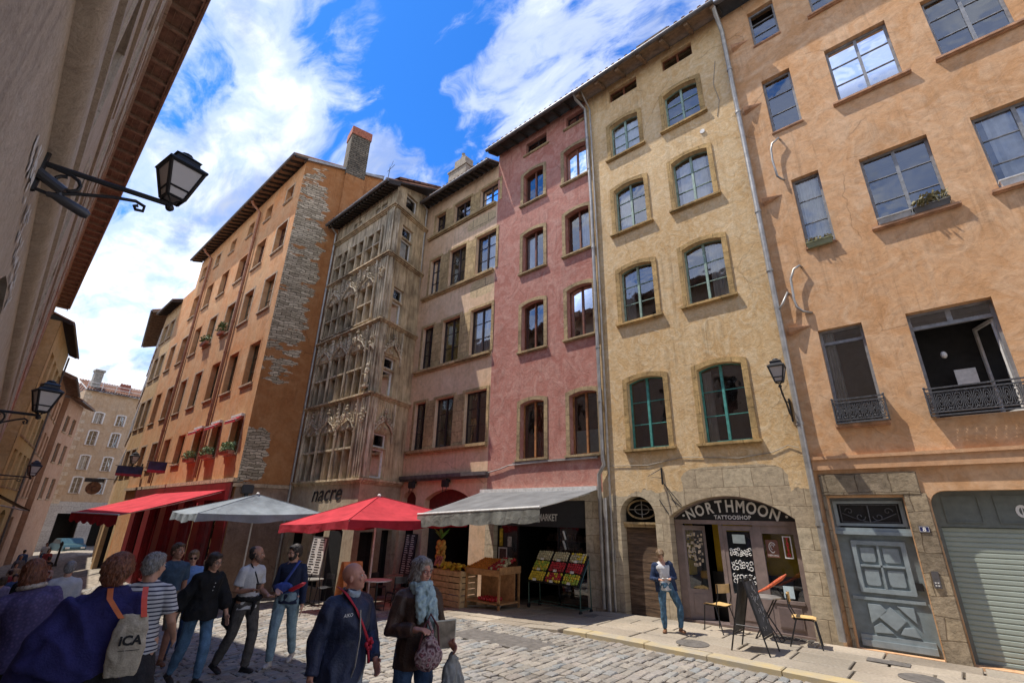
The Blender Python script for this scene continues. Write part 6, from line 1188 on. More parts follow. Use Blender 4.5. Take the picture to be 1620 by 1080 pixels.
for i, (x, y, a, lb) in enumerate(((-11.6, 8.5, -95, 'dark cafe chair right of the white cafe table'), (-13.1, 10.3, -30, 'dark cafe chair behind the grey table at the cream house'), (-14.1, 9.6, 100, 'dark cafe chair left of the grey table at the cream house'), (-12.4, 9.3, 10, 'dark cafe chair behind the white cafe table'), (-16.0, 8.9, 20, 'dark cafe chair at the gothic house wall'), (-14.9, 9.0, -60, 'dark cafe chair near the menu board'), (-11.9, 9.9, -150, 'dark cafe chair next to the crate stand'))): dup(ch0, (x, y, gz(x)), R(a), lb).name = 'cafe_chair'
# menu boards
def menu(label, x, y, w, h, rz, zb, col=M_CHALK, fr_=M_ZINCD, stand=True, text=True):
    z = gz(x); t_ = thing('menu_board', label, 'menu board', (x, y, z)); d = Vector((math.cos(rz), math.sin(rz), 0)); n_ = Vector((d.y, -d.x, 0)); o = Vector((x, y, z+zb)); q = MB(); Z = Vector((0, .0, 1)); lean = -n_*.12
    def Pp(a, b_, c=0): return o+d*a+(Z+lean)*b_+n_*c
    q.hexa([Pp(-w/2, 0, .02), Pp(w/2, 0, .02), Pp(w/2, 0, 0), Pp(-w/2, 0, 0), Pp(-w/2, h, .02), Pp(w/2, h, .02), Pp(w/2, h, 0), Pp(-w/2, h, 0)]); obj('frame', q, fr_, t_)
    q = MB(); q.add([Pp(a, b_, .024) for a, b_ in ((-w/2+.05, .05), (w/2-.05, .05), (w/2-.05, h-.05), (-w/2+.05, h-.05))], [(0, 1, 2, 3)]); obj('sheet', q, col, t_)
    q = MB(); rd = random.Random(int(x*10)); rows_ = int(h/.075)
    for k in range(rows_):
        for c_ in range(2): a = -w/2+.09+c_*(w/2-.06); b_ = .09+k*.07; L = (w/2-.12)*rd.uniform(.5, 1); q.add([Pp(a, b_, .028), Pp(a+L, b_, .028), Pp(a+L, b_+.03, .028), Pp(a, b_+.03, .028)], [(0, 1, 2, 3)])
    if text: obj('written_lines', q, M_BLACK if col is F_WHITE else M_LET, t_)
    if stand: q = MB(); [q.tube([Pp(s*w*.4, .1, -.02), Vector((x, y, z))+d*s*w*.55-n_*.1*s], .014, 6) for s in (-1, 1)]; q.tube([Pp(0, .2, -.02), Vector((x, y, z))-n_*-.4], .014, 6); obj('leg', q, M_STEEL, t_)
    return t_
menu('white lettered menu on a metal easel behind the man in blue', -15.1, 7.9, .72, 1.1, .2, .85, F_WHITE)
menu('dark board with white chalk words against the cream house', -14.75, 11.1, .7, 1.5, .0, .5, M_CHALK, M_BLACK, False)
t_ = thing('orange_board', 'tall orange wooden A frame board behind the bald man', 'sandwich board', (-11.9, 7.3, gz(-12))); q = MB(); zg = gz(-12)
for s in (-1, 1): q.prism([(-11.9+s*.30, 7.0, zg), (-11.85+s*.30, 7.5, zg), (-11.88+s*.05, 7.5, zg+1.25), (-11.92+s*.05, 7.0, zg+1.25)], (.03, 0, 0))
obj('panels', q, simple('orange_wood', (.50, .16, .05), .6, vary=.3), t_)
# shop goods: newspaper/handrail in front of market, white hose-like stand
t_ = thing('door_stop_pole', 'white fallen pole with round foot on the pavement before the market', 'pole', (-10.0, 10.4, pz(-10))); q = MB(); q.tube([(-10.7, 9.9, gz(-10.5)+.02), (-9.75, 10.35, gz(-10)+.05), (-9.65, 10.4, gz(-10)+.10)], .014, 6); q.lathe([(.09, 0), (.07, .06), (.02, .1)], (-9.65, 10.42, gz(-9.65)), 12); obj('pole', q, F_WHITE, t_)
# drain covers and grate strip
for (nm, a, b_) in (('pavement_cover', (-6.9, 10.35), (-5.95, 10.75)), ('drain_cover', (-1.55, 10.35), (-1.0, 10.6))): q = MB(); q.box((a[0], a[1], pz(a[0])+.004), (b_[0], b_[1], pz(a[0])+.012)); struct(nm, q, MATS['cover_iron'])
for (x, y, r) in ((-3.95, 9.35, .28), (-.85, 9.75, .26)): q = MB(); q.lathe([(r, 0), (r, .008), (0, .008)], (x, y, pz(x)+.003), 28); struct('round_cover', q, MATS['cover_iron'])
q = MB(); [q.box((-3.2+i*.115, 11.0+j*.10, pz(-2.8)+.001), (-3.2+i*.115+.09, 11.08+j*.10, pz(-2.8)+.012)) for i in range(7) for j in range(3)]; struct('vent_tiles', q, simple('tile_dark', (.07, .06, .05), .8))
# far car, planters, bollards
def far_car(label, x, y, z, rz, col):
    t_ = thing('parked_car', label, 'car', (x, y, z), rz, local=True); q = MB(); prof = [(-2.1, .35), (-2.15, .75), (-1.9, .95), (-1.3, 1.0), (-.8, 1.42), (.7, 1.45), (1.2, 1.02), (1.95, .92), (2.15, .7), (2.1, .35)]
    q.prism([(x_, -.82, z_) for x_, z_ in prof], (0, 1.64, 0)); obj('body', q, simple('car_paint_'+col[0], col[1], .3, .2), t_, bevel=.06)
    q = MB(); q.prism([(x_, -.835, z_) for x_, z_ in ((-1.2, 1.0), (-.75, 1.36), (.62, 1.38), (1.05, 1.03))], (0, 1.67, 0)); obj('windows', q, simple('car_glass', (.04, .05, .055), .1), t_)
    for sx in (-1.3, 1.3):
        for sy in (-.8, .8): q = MB(); q.tube([(sx, sy-.09, .32), (sx, sy+.09, .32)], .32, 18); w = obj('wheel', q, simple('tyre', (.02, .02, .02), .8), t_); q = MB(); q.tube([(sx, sy-.10, .32), (sx, sy+.10, .32)], .18, 12); obj('rim', q, M_ZINC, w)
    [(lambda q: (q.box((2.08, a, .62), (2.17, a+.3, .76)), obj('headlight', q, F_WHITE, t_)))(MB()) for a in (-.7, .4)]; return t_
far_car('teal parked car at the far end of the street', -62.5, 8.2, gz(-62, 5), R(8), ('teal', (.05, .11, .125)))
for (x, y, lb) in ((-47.5, 5.9, 'dark post near the far car'), ): t_ = thing('bollard', 'dark street post standing before the far teal car', 'bollard', (x, y, gz(x, y))); q = MB(); q.lathe([(.12, 0), (.10, .1), (.07, .2), (.06, 1.3), (.10, 1.35), (.09, 1.5), (.02, 1.6)], (x, y, gz(x, y)), 10); obj('post', q, M_IRON, t_)
# ================================================================== PEOPLE
TS = bpy.data.scenes.new('sculpt_scene')
def sculpt(name, q, mat, parent, voxel=.01, smooth=3, wr=0.0, wf=9.0, seed=0.0):
    """one continuous skin from overlapping volumes: voxel remesh, smoothing, optional folds"""
    me = bpy.data.meshes.new('tmp'); me.from_pydata(q.v, [], q.f); bm = bmesh.new(); bm.from_mesh(me); bmesh.ops.recalc_face_normals(bm, faces=bm.faces); bm.to_mesh(me); bm.free()
    o = bpy.data.objects.new('tmp', me); TS.collection.objects.link(o); r = o.modifiers.new('r', 'REMESH'); r.mode = 'VOXEL'; r.voxel_size = voxel
    if smooth: s = o.modifiers.new('s', 'SMOOTH'); s.iterations = smooth; s.factor = .6
    vl = TS.view_layers[0]; vl.update(); dg = vl.depsgraph; dg.update(); m2 = bpy.data.meshes.new_from_object(o.evaluated_get(dg)); bpy.data.objects.remove(o); bpy.data.meshes.remove(me)
    m2.name = name
    if wr:
        cos = [v.co.copy() for v in m2.vertices]; nos = [v.normal.copy() for v in m2.vertices]; flat = []
        for c, no_ in zip(cos, nos):
            n_ = .45-1.5*abs(noise.noise(Vector((c.x*wf+c.z*wf*.3, c.y*wf, c.z*wf*.75+seed))))+.5*noise.noise(Vector((c.x*wf*2.3+seed, c.y*wf*2.3, c.z*wf*1.1)))
            c2_ = c+no_*wr*n_; flat.extend(c2_)
        m2.vertices.foreach_set('co', flat)
    m2.materials.clear(); m2.materials.append(mat); m2.polygons.foreach_set('use_smooth', [True]*len(m2.polygons)); m2.update()
    o = bpy.data.objects.new(name, m2); COL.objects.link(o); o.parent = parent; return o
SKIN = {'light': simple('skin_light', (.50, .27, .18), .55, vary=.08, scale=20), 'tan': simple('skin_tan', (.38, .19, .12), .55, vary=.08, scale=20), 'ruddy': simple('skin_ruddy', (.48, .22, .15), .5, vary=.1, scale=20)}
M_EYEW = simple('eye_white', (.6, .57, .52), .3, vary=.02); M_EYED = simple('eye_dark', (.03, .02, .015), .2); M_LIP = simple('lips', (.36, .11, .09), .5, vary=.05)
def fab(name, col, rough=.85, vary=.18, scale=14, bump=.35): return simple('cloth_'+name, col, rough, vary=vary, scale=scale, bump=bump, bscale=60, spec=.25)
V3 = lambda *a: Vector(a)
def hand(q, w, d, n, k, curl=35, side=1):
    d = d.normalized(); n = (n-d*n.dot(d)).normalized(); s = d.cross(n)*side; rot = Matrix((s, d, n)).transposed()
    q.ell(w+d*.045*k, (.040*k, .052*k, .017*k), 12, 8, rot); q.tube([w-d*.04*k, w+d*.03*k], [.026*k, .028*k], 8)
    for i, (off, L) in enumerate(((.030, .070), (.010, .080), (-.010, .074), (-.028, .058))):
        p = w+d*.085*k+s*off*k; pts = [p-d*.03*k, p]; a = math.radians(curl*(.5+.12*i)); dd = d.copy()
        for j in range(3): c = a*(.5+.35*j); dd = (d*math.cos(c)+n*math.sin(c)); p = p+dd*L*k*(.42, .33, .25)[j]; pts.append(p)
        q.tube(pts, [.010*k, .0098*k, .009*k, .0085*k, .007*k], 8)
    p = w+d*.025*k+s*.033*k; t1 = (d*.65+s*.75+n*.25).normalized(); t2 = (d*.85+s*.25+n*.45).normalized(); q.tube([p-s*.02*k, p, p+t1*.038*k, p+t1*.038*k+t2*.032*k], [.013*k, .0125*k, .0105*k, .008*k], 8)
def person(label, loc, face, H=1.72, skin='light', top=('shirt', None, 'long'), bottom=('trousers', None), shoe=None, hair=None, head=(0, 0), lean=(0, 0), arms=None, legs=None, girth=1.0, near=True, glasses=None, beard=None, group=None, hand_curl=(35, 35), tl=.50, collar=None, belly=0.0, wr=.012, coatlen=None):
    """face: world direction the body faces; head=(turn left+, nod up+) degrees; arms/legs: joint directions in body frame (x right, y forward, z up)"""
    rz = math.atan2(-face[0], face[1]); P = thing('person', label, 'person', loc, rz, group=group, local=True); k = H/1.75; vox = .0085 if near else .016
    legs = legs or {}; arms = arms or {}; B_ = {}; g = girth
    for s, nm in ((-1, 'L'), (1, 'R')):
        th, shk, toe = legs.get(nm, ((0, 0, -1), (0, 0, -1), (0, 1, 0))); hip = V3(s*.095*k, 0, 0); kn = hip+V3(*th).normalized()*.435*k+V3(s*.0, 0, 0); an = kn+V3(*shk).normalized()*.40*k; B_['hip'+nm] = hip; B_['knee'+nm] = kn; B_['ank'+nm] = an; B_['toe'+nm] = V3(*toe).normalized()
    zmin = min(B_['ankL'].z, B_['ankR'].z)-.075*k
    up = V3(0, 0, -zmin)
    for a in list(B_):
        if not a.startswith('toe'): B_[a] = B_[a]+up
    pel = up.copy(); ln = Matrix.Rotation(math.radians(-lean[0]), 3, 'X') @ Matrix.Rotation(math.radians(lean[1]), 3, 'Y')
    def T(x, y, z): return pel+ln @ (V3(x, y, z)*k)
    sh = {'L': T(-.160*g**.5, -.01, .445), 'R': T(.160*g**.5, -.01, .445)}
    for s, nm in ((-1, 'L'), (1, 'R')):
        ua, fa, *pn = arms.get(nm, ((s*.15, 0, -1), (s*.05, .12, -1))); el = sh[nm]+V3(*ua).normalized()*.285*k; wr_ = el+V3(*fa).normalized()*.25*k; B_['el'+nm] = el; B_['wr'+nm] = wr_; B_['pn'+nm] = V3(*(pn[0] if pn else (-s, .2, 0)))
    neck = T(0, -.01, .545); hc = T(0, .015, .655)
    Rh = ln @ Matrix.Rotation(math.radians(head[0]), 3, 'Z') @ Matrix.Rotation(math.radians(head[1]), 3, 'X')
    def hp(x, y, z): return hc+Rh @ (V3(x, y, z)*k)
    # --- body: one continuous surface
    q = MB(); tors = [(-.06, .10, .135), (.0, .115, .165), (.08, .105, .150), (.18, .095, .135), (.30, .11, .150), (.40, .115, .168), (.445, .100, .160), (.48, .080, .125), (.51, .066, .085), (.535, .056, .060)]
    q.tube([T(0, .02*belly*(1 if .05 < z < .35 else 0), z) for z, a, b in tors], [a*k*g*(1+belly*(.35 if .02 < z < .36 else 0)) for z, a, b in tors], 20, True, [b*k*g**.7 for z, a, b in tors])
    q.tube([T(0, -.01, .47), neck, hp(0, -.01, -.06)], [.062*k, .056*k, .052*k], 12)
    for nm in 'LR':
        s = -1 if nm == 'L' else 1
        q.tube([B_['hip'+nm]+V3(0, 0, .05*k), B_['hip'+nm], B_['hip'+nm].lerp(B_['knee'+nm], .5), B_['knee'+nm], B_['knee'+nm].lerp(B_['ank'+nm], .35), B_['ank'+nm]], [.085*k*g, .088*k*g, .072*k*g, .052*k, .052*k, .034*k], 14)
        q.tube([sh[nm], sh[nm].lerp(B_['el'+nm], .5), B_['el'+nm], B_['el'+nm].lerp(B_['wr'+nm], .35), B_['wr'+nm]], [.050*k, .047*k, .038*k, .038*k, .026*k], 12); q.ell(sh[nm], .052*k, 10, 8)
        d = (B_['wr'+nm]-B_['el'+nm]); 
        if near: hand(q, B_['wr'+nm], d, B_['pn'+nm], k, hand_curl[0 if nm == 'L' else 1], s)
        else: hand(q, B_['wr'+nm], d, B_['pn'+nm], k*1.15, 30, s)
    q.ell(hp(0, -.012, .035), (.076*k, .095*k, .092*k), 18, 14, Rh); q.ell(hp(0, .022, -.025), (.060*k, .072*k, .088*k), 16, 12, Rh); q.ell(hp(0, .055, -.085), (.030*k, .028*k, .024*k), 10, 8, Rh)
    if near:
        q.ell(hp(0, .099, -.008), (.0105*k, .014*k, .024*k), 8, 6, Rh); q.ell(hp(0, .104, -.024), (.015*k, .015*k, .011*k), 8, 6, Rh); q.ell(hp(0, .078, .028), (.048*k, .016*k, .012*k), 10, 6, Rh)
        for s in (-1, 1): q.ell(hp(s*.077, -.008, -.008), (.009*k, .018*k, .030*k), 8, 6, Rh); q.ell(hp(s*.036, .074, -.024), (.022*k, .014*k, .020*k), 8, 6, Rh)
    sculpt('body', q, SKIN[skin], P, .0075 if near else .014, 2)
    if near:
        q = MB(); [q.ell(hp(s*.031, .081, .008), (.0125*k, .008*k, .0085*k), 10, 6, Rh) for s in (-1, 1)]; ey = obj('eyes', q, M_EYEW, P, smooth=True); q = MB(); [q.ell(hp(s*.031, .0885, .008), (.0058*k, .003*k, .0062*k), 8, 5, Rh) for s in (-1, 1)]; obj('irises', q, M_EYED, ey)
        q = MB(); [q.tube([hp(-.020*1, .081, -.052), hp(-.008, .0905, -.049), hp(.008, .0905, -.049), hp(.020, .081, -.052)], [.003*k, .0065*k, .0065*k, .003*k], 6) for _ in (0,)]; obj('lips', q, M_LIP, P, smooth=True)
        if hair and hair[0] != 'bald': q = MB(); [q.tube([hp(s*.014, .090, .030), hp(s*.032, .090, .036), hp(s*.050, .080, .030)], .0035*k, 5) for s in (-1, 1)]; obj('eyebrows', q, hair[1], P)
    # --- hair
    if hair:
        st, hm = hair[0], hair[1]; q = MB(); e = q.ell
        if st != 'bald':
            e(hp(0, -.022, .045), (.086*k, .098*k, .092*k), 18, 12, Rh); e(hp(0, .035, .092), (.064*k, .050*k, .028*k), 12, 8, Rh)
        if st == 'short': e(hp(0, -.060, .0), (.078*k, .055*k, .070*k), 14, 10, Rh); [e(hp(s*.068, -.015, .02), (.016*k, .040*k, .040*k), 8, 6, Rh) for s in (-1, 1)]
        if st == 'balding': q = MB(); q.ell(hp(0, -.06, -.005), (.080*k, .05*k, .055*k), 14, 10, Rh); q.ell(hp(0, -.05, .06), (.072*k, .07*k, .06*k), 14, 10, Rh); [q.ell(hp(s*.070, -.02, .0), (.014*k, .035*k, .04*k), 8, 6, Rh) for s in (-1, 1)]
        if st == 'bob':
            [e(hp(s*.070, -.01, -.03), (.026*k, .058*k, .090*k), 12, 10, Rh) for s in (-1, 1)]; e(hp(0, -.072, -.03), (.080*k, .040*k, .095*k), 14, 10, Rh); e(hp(.02, .050, .095), (.060*k, .045*k, .030*k), 12, 8, Rh); [e(hp(s*.062, .045, .035), (.018*k, .030*k, .055*k), 8, 8, Rh) for s in (-1, 1)]
        if st == 'round': e(hp(0, -.04, .02), (.105*k, .10*k, .105*k), 18, 14, Rh); e(hp(0, -.07, -.04), (.085*k, .05*k, .07*k), 14, 10, Rh)
        if st == 'long': q.tube([hp(0, -.06, .06), hp(0, -.095, -.04), hp(-.02, -.10, -.14), hp(-.05, -.10, -.26), hp(-.06, -.09, -.34)], [.06*k, .055*k, .05*k, .035*k, .012*k], 12, True, [.075*k, .075*k, .065*k, .05*k, .015*k]); [e(hp(s*.068, -.01, .0), (.018*k, .050*k, .060*k), 10, 8, Rh) for s in (-1, 1)]
        if st != 'bald':
            ho = sculpt('hair', q, hm, P, .009 if near else .016, 2, wr=.012 if near else .01, wf=34 if st != 'long' else 16, seed=loc[0])
            if near:                                                # loose locks over the hair mass
                rd_ = random.Random(int(H*1000)); vs_ = ho.data.vertices; q = MB(); cen = hp(0, -.01, .03)
                for _ in range(420):
                    v = vs_[rd_.randrange(len(vs_))]; p = v.co.copy(); n_ = v.normal.copy(); dn = V3(0, 0, -1); dn = (dn-n_*dn.dot(n_)); dn = dn.normalized() if dn.length > .1 else V3(rd_.uniform(-1, 1), -1, 0).normalized(); dn = (dn+V3(rd_.uniform(-.5, .5), rd_.uniform(-.5, .3), 0)).normalized(); L = rd_.uniform(.02, .05)*k*(1.5 if st in ('long', 'bob') else .8); w_ = n_.cross(dn)*.0022
                    a_ = p+n_*.001; b2 = p+dn*L*.5+n_*.007; c2 = p+dn*L+n_*.004; q.add([a_-w_, a_+w_, b2+w_, b2-w_, c2], [(0, 1, 2, 3), (3, 2, 4)])
                obj('locks', q, hm, ho)
    if beard: q = MB(); q.ell(hp(0, .045, -.062), (.056*k, .052*k, .048*k), 14, 10, Rh); [q.ell(hp(s*.058, .02, -.03), (.013*k, .03*k, .05*k), 8, 6, Rh) for s in (-1, 1)]; sculpt('beard', q, beard, P, .009, 2, wr=.006, wf=60)
    if glasses:
        q = MB()
        for s in (-1, 1):
            q.tube([hp(s*.033+.024*math.cos(a), .098, .006+.018*math.sin(a)) for a in [j*math.pi/6 for j in range(13)]], .0022*k, 5); q.tube([hp(s*.056, .096, .012), hp(s*.083, .0, .012)], .002*k, 5)
            if glasses == 'sun': q.add([hp(s*.033+.024*math.cos(a), .099, .006+.018*math.sin(a)) for a in [j*math.pi/6 for j in range(12)]], [tuple(range(12))])
        q.tube([hp(-.010, .099, .012), hp(.010, .099, .012)], .002*k, 5); obj('glasses', q, M_EYED if glasses != 'red' else simple('glasses_red', (.15, .02, .02), .3), P)
    # --- top
    kind, tm, sl = top; t = {'shirt': .012, 'jacket': .030, 'coat': .045, 'tee': .014, 'loose': .04}.get(kind, .02); q = MB(); hem = {'shirt': -.06, 'tee': -.07, 'jacket': -.13, 'coat': -.2, 'loose': -.08}.get(kind, -.08) if coatlen is None else coatlen
    tt = [(hem, .125, .172)]+[x for x in tors[1:] if x[0] > hem+.03]; fl = .03 if kind in ('coat', 'loose') else .0
    q.tube([T(0, .02*belly*(1 if -.02 < z < .36 else 0), z-(.010 if z > .5 else 0)) for z, a, b in tt], [(a*g*(1+belly*(.4 if z < .36 else 0))+t*(1 if z < .46 else .45)+(fl if z < .15 else 0))*k for z, a, b in tt], 22, True, [(b*g**.7+t*(1 if z < .46 else .4)+(fl if z < .15 else 0))*k for z, a, b in tt])
    for nm in 'LR':
        a, b, c = sh[nm], B_['el'+nm], B_['wr'+nm]; q.ell(a-V3(0, 0, .004), (.056*k+t*.5,)*3, 10, 8); q.tube([T(0, -.012, .505), T(0, -.012, .50).lerp(a, .55), a], [.045*k+t*.3, .046*k+t*.3, .050*k+t*.3], 10)
        if sl == 'long': q.tube([a, a.lerp(b, .5), b, b.lerp(c, .5), b.lerp(c, .95)], [(.054+t*.8)*k, (.050+t*.8)*k, (.046+t*.8)*k, (.042+t*.7)*k, (.036+t*.6)*k], 12)
        elif sl == 'short': q.tube([a, a.lerp(b, .45), a.lerp(b, .72)], [(.054+t)*k, (.052+t)*k, (.055+t)*k], 12)
        elif sl == 'bat': q.tube([a-V3(0, 0, .03*k), a.lerp(b, .5)-V3(0, 0, .04*k), b-V3(0, 0, .02*k), b.lerp(c, .55), b.lerp(c, .7)], [.075*k, .085*k, .095*k, .08*k, .05*k], 12)
    if collar: q.tube([T(0, -.01, .50), T(0, -.012, .565)], [.080*k, .074*k], 14)
    gar = sculpt({'shirt': 'shirt', 'tee': 't_shirt', 'jacket': 'jacket', 'coat': 'coat', 'loose': 'blouse'}[kind], q, tm, P, vox*1.1, 2, wr=wr if near else .012, wf=7, seed=loc[1]*3)
    # --- bottom
    bk, bmt = bottom[0], bottom[1]; q = MB()
    if bk in ('trousers', 'jeans', 'shorts'):
        u = .018 if bk != 'wide' else .03; q.tube([T(0, 0, .10), T(0, 0, 0), T(0, 0, -.09)], [(.118+u*.3)*k*g*(1+belly*.15), (.128+u*.3)*k*g, .10*k*g], 20, True, [(.152+u*.3)*k*g**.7, (.178+u*.3)*k*g**.7, .15*k])
        for nm in 'LR':
            h_, kn, an = B_['hip'+nm], B_['knee'+nm], B_['ank'+nm]
            if bk == 'shorts': q.tube([h_, h_.lerp(kn, .5), kn], [.102*k*g, .095*k*g, .085*k], 14)
            else: q.tube([h_, h_.lerp(kn, .5), kn, kn.lerp(an, .4), an+V3(0, 0, .005)], [(.094+u*.4)*k*g, (.078+u*.5)*k*g, (.060+u*.6)*k, (.056+u*.7)*k, (.044+u*(.9 if bk == 'trousers' else .4))*k], 14)
        sculpt('trousers' if bk != 'shorts' else 'shorts', q, bmt, P, vox*1.1, 2, wr=.011, wf=9, seed=loc[0])
    elif bk in ('skirt', 'longskirt'):
        zb = (.55 if bk == 'skirt' else .12)*k; ctr = (B_['kneeL']+B_['kneeR'])/2
        q.tube([T(0, 0, .08), T(0, 0, -.05), V3(ctr.x, ctr.y, pel.z*.55), V3(ctr.x, ctr.y-.02, zb)], [.125*k*g, .145*k*g, .19*k*g, .21*k*g], 22, True, [.16*k, .19*k, .24*k, .27*k]); sculpt('skirt', q, bmt, P, vox*1.2, 2, wr=.018, wf=6, seed=loc[0])
    for nm in 'LR':                                                 # shoes
        an = B_['ank'+nm]; td = B_['toe'+nm]; q = MB(); u_ = V3(0, 0, 1); rt = td.cross(u_); rt = rt.normalized() if rt.length > .01 else V3(1, 0, 0); n_ = rt.cross(td); rot = Matrix((rt, td, n_)).transposed()
        q.ell(an-n_*.038*k-td*.02*k, (.038*k, .048*k, .040*k), 12, 8, rot); q.ell(an-n_*.045*k+td*.09*k, (.045*k, .095*k, .030*k), 12, 8, rot); q.ell(an-n_*.005*k, (.040*k, .045*k, .035*k), 10, 8, rot); q.hexa([an-n_*.075*k+rt*a*.038*k+td*b*k+n_*c*k for c in (0, .018) for a, b in ((-1, -.06), (1, -.06), (1, .15), (-1, .15))])
        sculpt('shoe', q, shoe, P, .010, 1)
    P['_j'] = 0; J = dict(B_, T=T, sh=sh, hp=hp, k=k, P=P, neck=neck, pel=pel); return P, J
def strap(name, J, pts, w, mat, th=.006, off=None):
    """flat band through local points with width direction given per point"""
    q = MB(); L = len(pts); A = []; 
    for i, (p, wd) in enumerate(pts): p = Vector(p); wd = Vector(wd).normalized()*w/2; A += [p-wd, p+wd]
    q.add(A, [(2*i, 2*i+1, 2*i+3, 2*i+2) for i in range(L-1)]); d = MB(); o = obj(name, q, mat, J['P'], smooth=True); m = o.modifiers.new('t', 'SOLIDIFY'); m.thickness = th; return o
STEP = {'L': ((.0, .28, -1), (0, -.10, -1), (0, 1, 0)), 'R': ((0, -.22, -1), (0, -.55, -1), (0, 1, -.45))}
STEPR = {'R': ((.0, .28, -1), (0, -.10, -1), (0, 1, 0)), 'L': ((0, -.22, -1), (0, -.55, -1), (0, 1, -.45))}
NAVY = fab('navy', (.026, .032, .062), .5, vary=.3, scale=6); NAVYC = fab('cape_navy', (.030, .028, .115), .9, vary=.25, scale=5); BLK = fab('black', (.012, .012, .013)); JEAN = fab('denim', (.09, .17, .27), vary=.3, scale=7); JEAND = fab('denim_dark', (.045, .085, .17), vary=.3, scale=7); GREYT = fab('grey_trousers', (.085, .078, .072), vary=.25); WHT = fab('white_cotton', (.50, .50, .50), vary=.06); BRN = fab('brown_leather', (.065, .035, .025), .4, vary=.35, scale=5); SHB = simple('shoe_black', (.015, .015, .016), .5); SHW = simple('shoe_pale', (.42, .38, .34), .6); SHBR = simple('shoe_brown', (.20, .09, .04), .5)
def hairm(name, a, b_):
    m, t, b = newmat('hair_'+name); g = N(t, 'ShaderNodeTexCoord'); mp = N(t, 'ShaderNodeMapping'); mp.inputs['Scale'].default_value = (60, 60, 9); t.links.new(g.outputs['Object'], mp.inputs[0]); n = N(t, 'ShaderNodeTexNoise', i_Scale=1.6, i_Detail=6.0, i_Roughness=.65); t.links.new(mp.outputs[0], n.inputs['Vector']); r = ramp(t, [(.35, a), (.65, b_)]); t.links.new(n.outputs[0], r.inputs[0]); t.links.new(r.outputs[0], b.inputs['Base Color']); b.inputs['Roughness'].default_value = .5
    bp = N(t, 'ShaderNodeBump', i_Strength=.8, i_Distance=.01); t.links.new(n.outputs[0], bp.inputs['Height']); t.links.new(bp.outputs[0], b.inputs['Normal']); return m
H_DK = hairm('dark', (.010, .007, .005), (.05, .032, .022)); H_GR = hairm('grey', (.10, .095, .09), (.34, .32, .30)); H_RED = hairm('auburn', (.06, .018, .009), (.26, .09, .04)); H_BR = hairm('brown', (.03, .018, .01), (.12, .07, .04)); H_GB = hairm('greybrown', (.12, .10, .085), (.38, .34, .30)); H_LT = hairm('light', (.10, .06, .03), (.30, .19, .10))
def striped(name):
    m, t, b = newmat(name); g = N(t, 'ShaderNodeTexCoord'); s = N(t, 'ShaderNodeSeparateXYZ'); t.links.new(g.outputs['Object'], s.inputs[0]); v = mth(t, 'FRACT', mth(t, 'MULTIPLY', s.outputs[2], 28.0)); f = mth(t, 'LESS_THAN', v, .36)
    t.links.new(mixc(t, f, (.52, .52, .52), (.03, .03, .06)), b.inputs['Base Color']); b.inputs['Roughness'].default_value = .85; return m
# bald man in the navy jacket
P_, J = person('bald man in navy jacket with red shoulder strap looking up to the right', (-4.25, 2.60, gz(-4.25)), (.93, .12), 1.72, 'ruddy', ('jacket', NAVY, 'long'), ('trousers', fab('pale_denim', (.24, .27, .30))), SHB, ('bald', H_GR), head=(34, 14), lean=(3, 0),
    arms={'R': ((.32, -.12, -1), (.18, .18, -1)), 'L': ((-.30, .15, -1), (.25, .75, -.75))}, legs=STEP, girth=1.18, belly=.45, collar=True, hand_curl=(40, 45), wr=.02)
T = J['T']
strap('red_strap', J, [(T(.07, -.09, .57), (1, 0, .3)), (T(.10, .06, .545), (1, 0, .4)), (T(.05, .175, .43), (1, .1, .7)), (T(-.03, .215, .28), (1, -.1, .8)), (T(-.11, .215, .14), (1, -.2, .8)), (T(-.19, .15, .04), (.7, -.6, .5))], .05, simple('strap_red', (.42, .012, .03), .7))
q = MB(); [q.ell(T(-.10+.03*math.cos(a), .225, .15+.035*math.sin(a)), .018, 6, 5) for a in range(7)]; q.tube([T(-.10, .22, .12), T(-.12, .23, .0)], .012, 6); obj('tied_scarf', q, MATS['strap_red'], P_, smooth=True)
q = MB(); q.tube([T(.02, .19, .42), T(.02, .235, .22), T(.02, .225, .0), T(.02, .18, -.12)], .006, 5); obj('zip', q, M_ZINC, P_); q = MB(); text_mb(q, "AIKO", .04, lambda x, y, d: T(.14-x, .188, .38+y)); obj('chest_mark', q, M_LET, P_)
q = MB(); q.tube([T(0, .02, .50), T(0, .05, .56)], [.068, .062], 12); sculpt('shirt_collar', q, fab('shirt_blue', (.35, .42, .48)), P_, .01, 1)
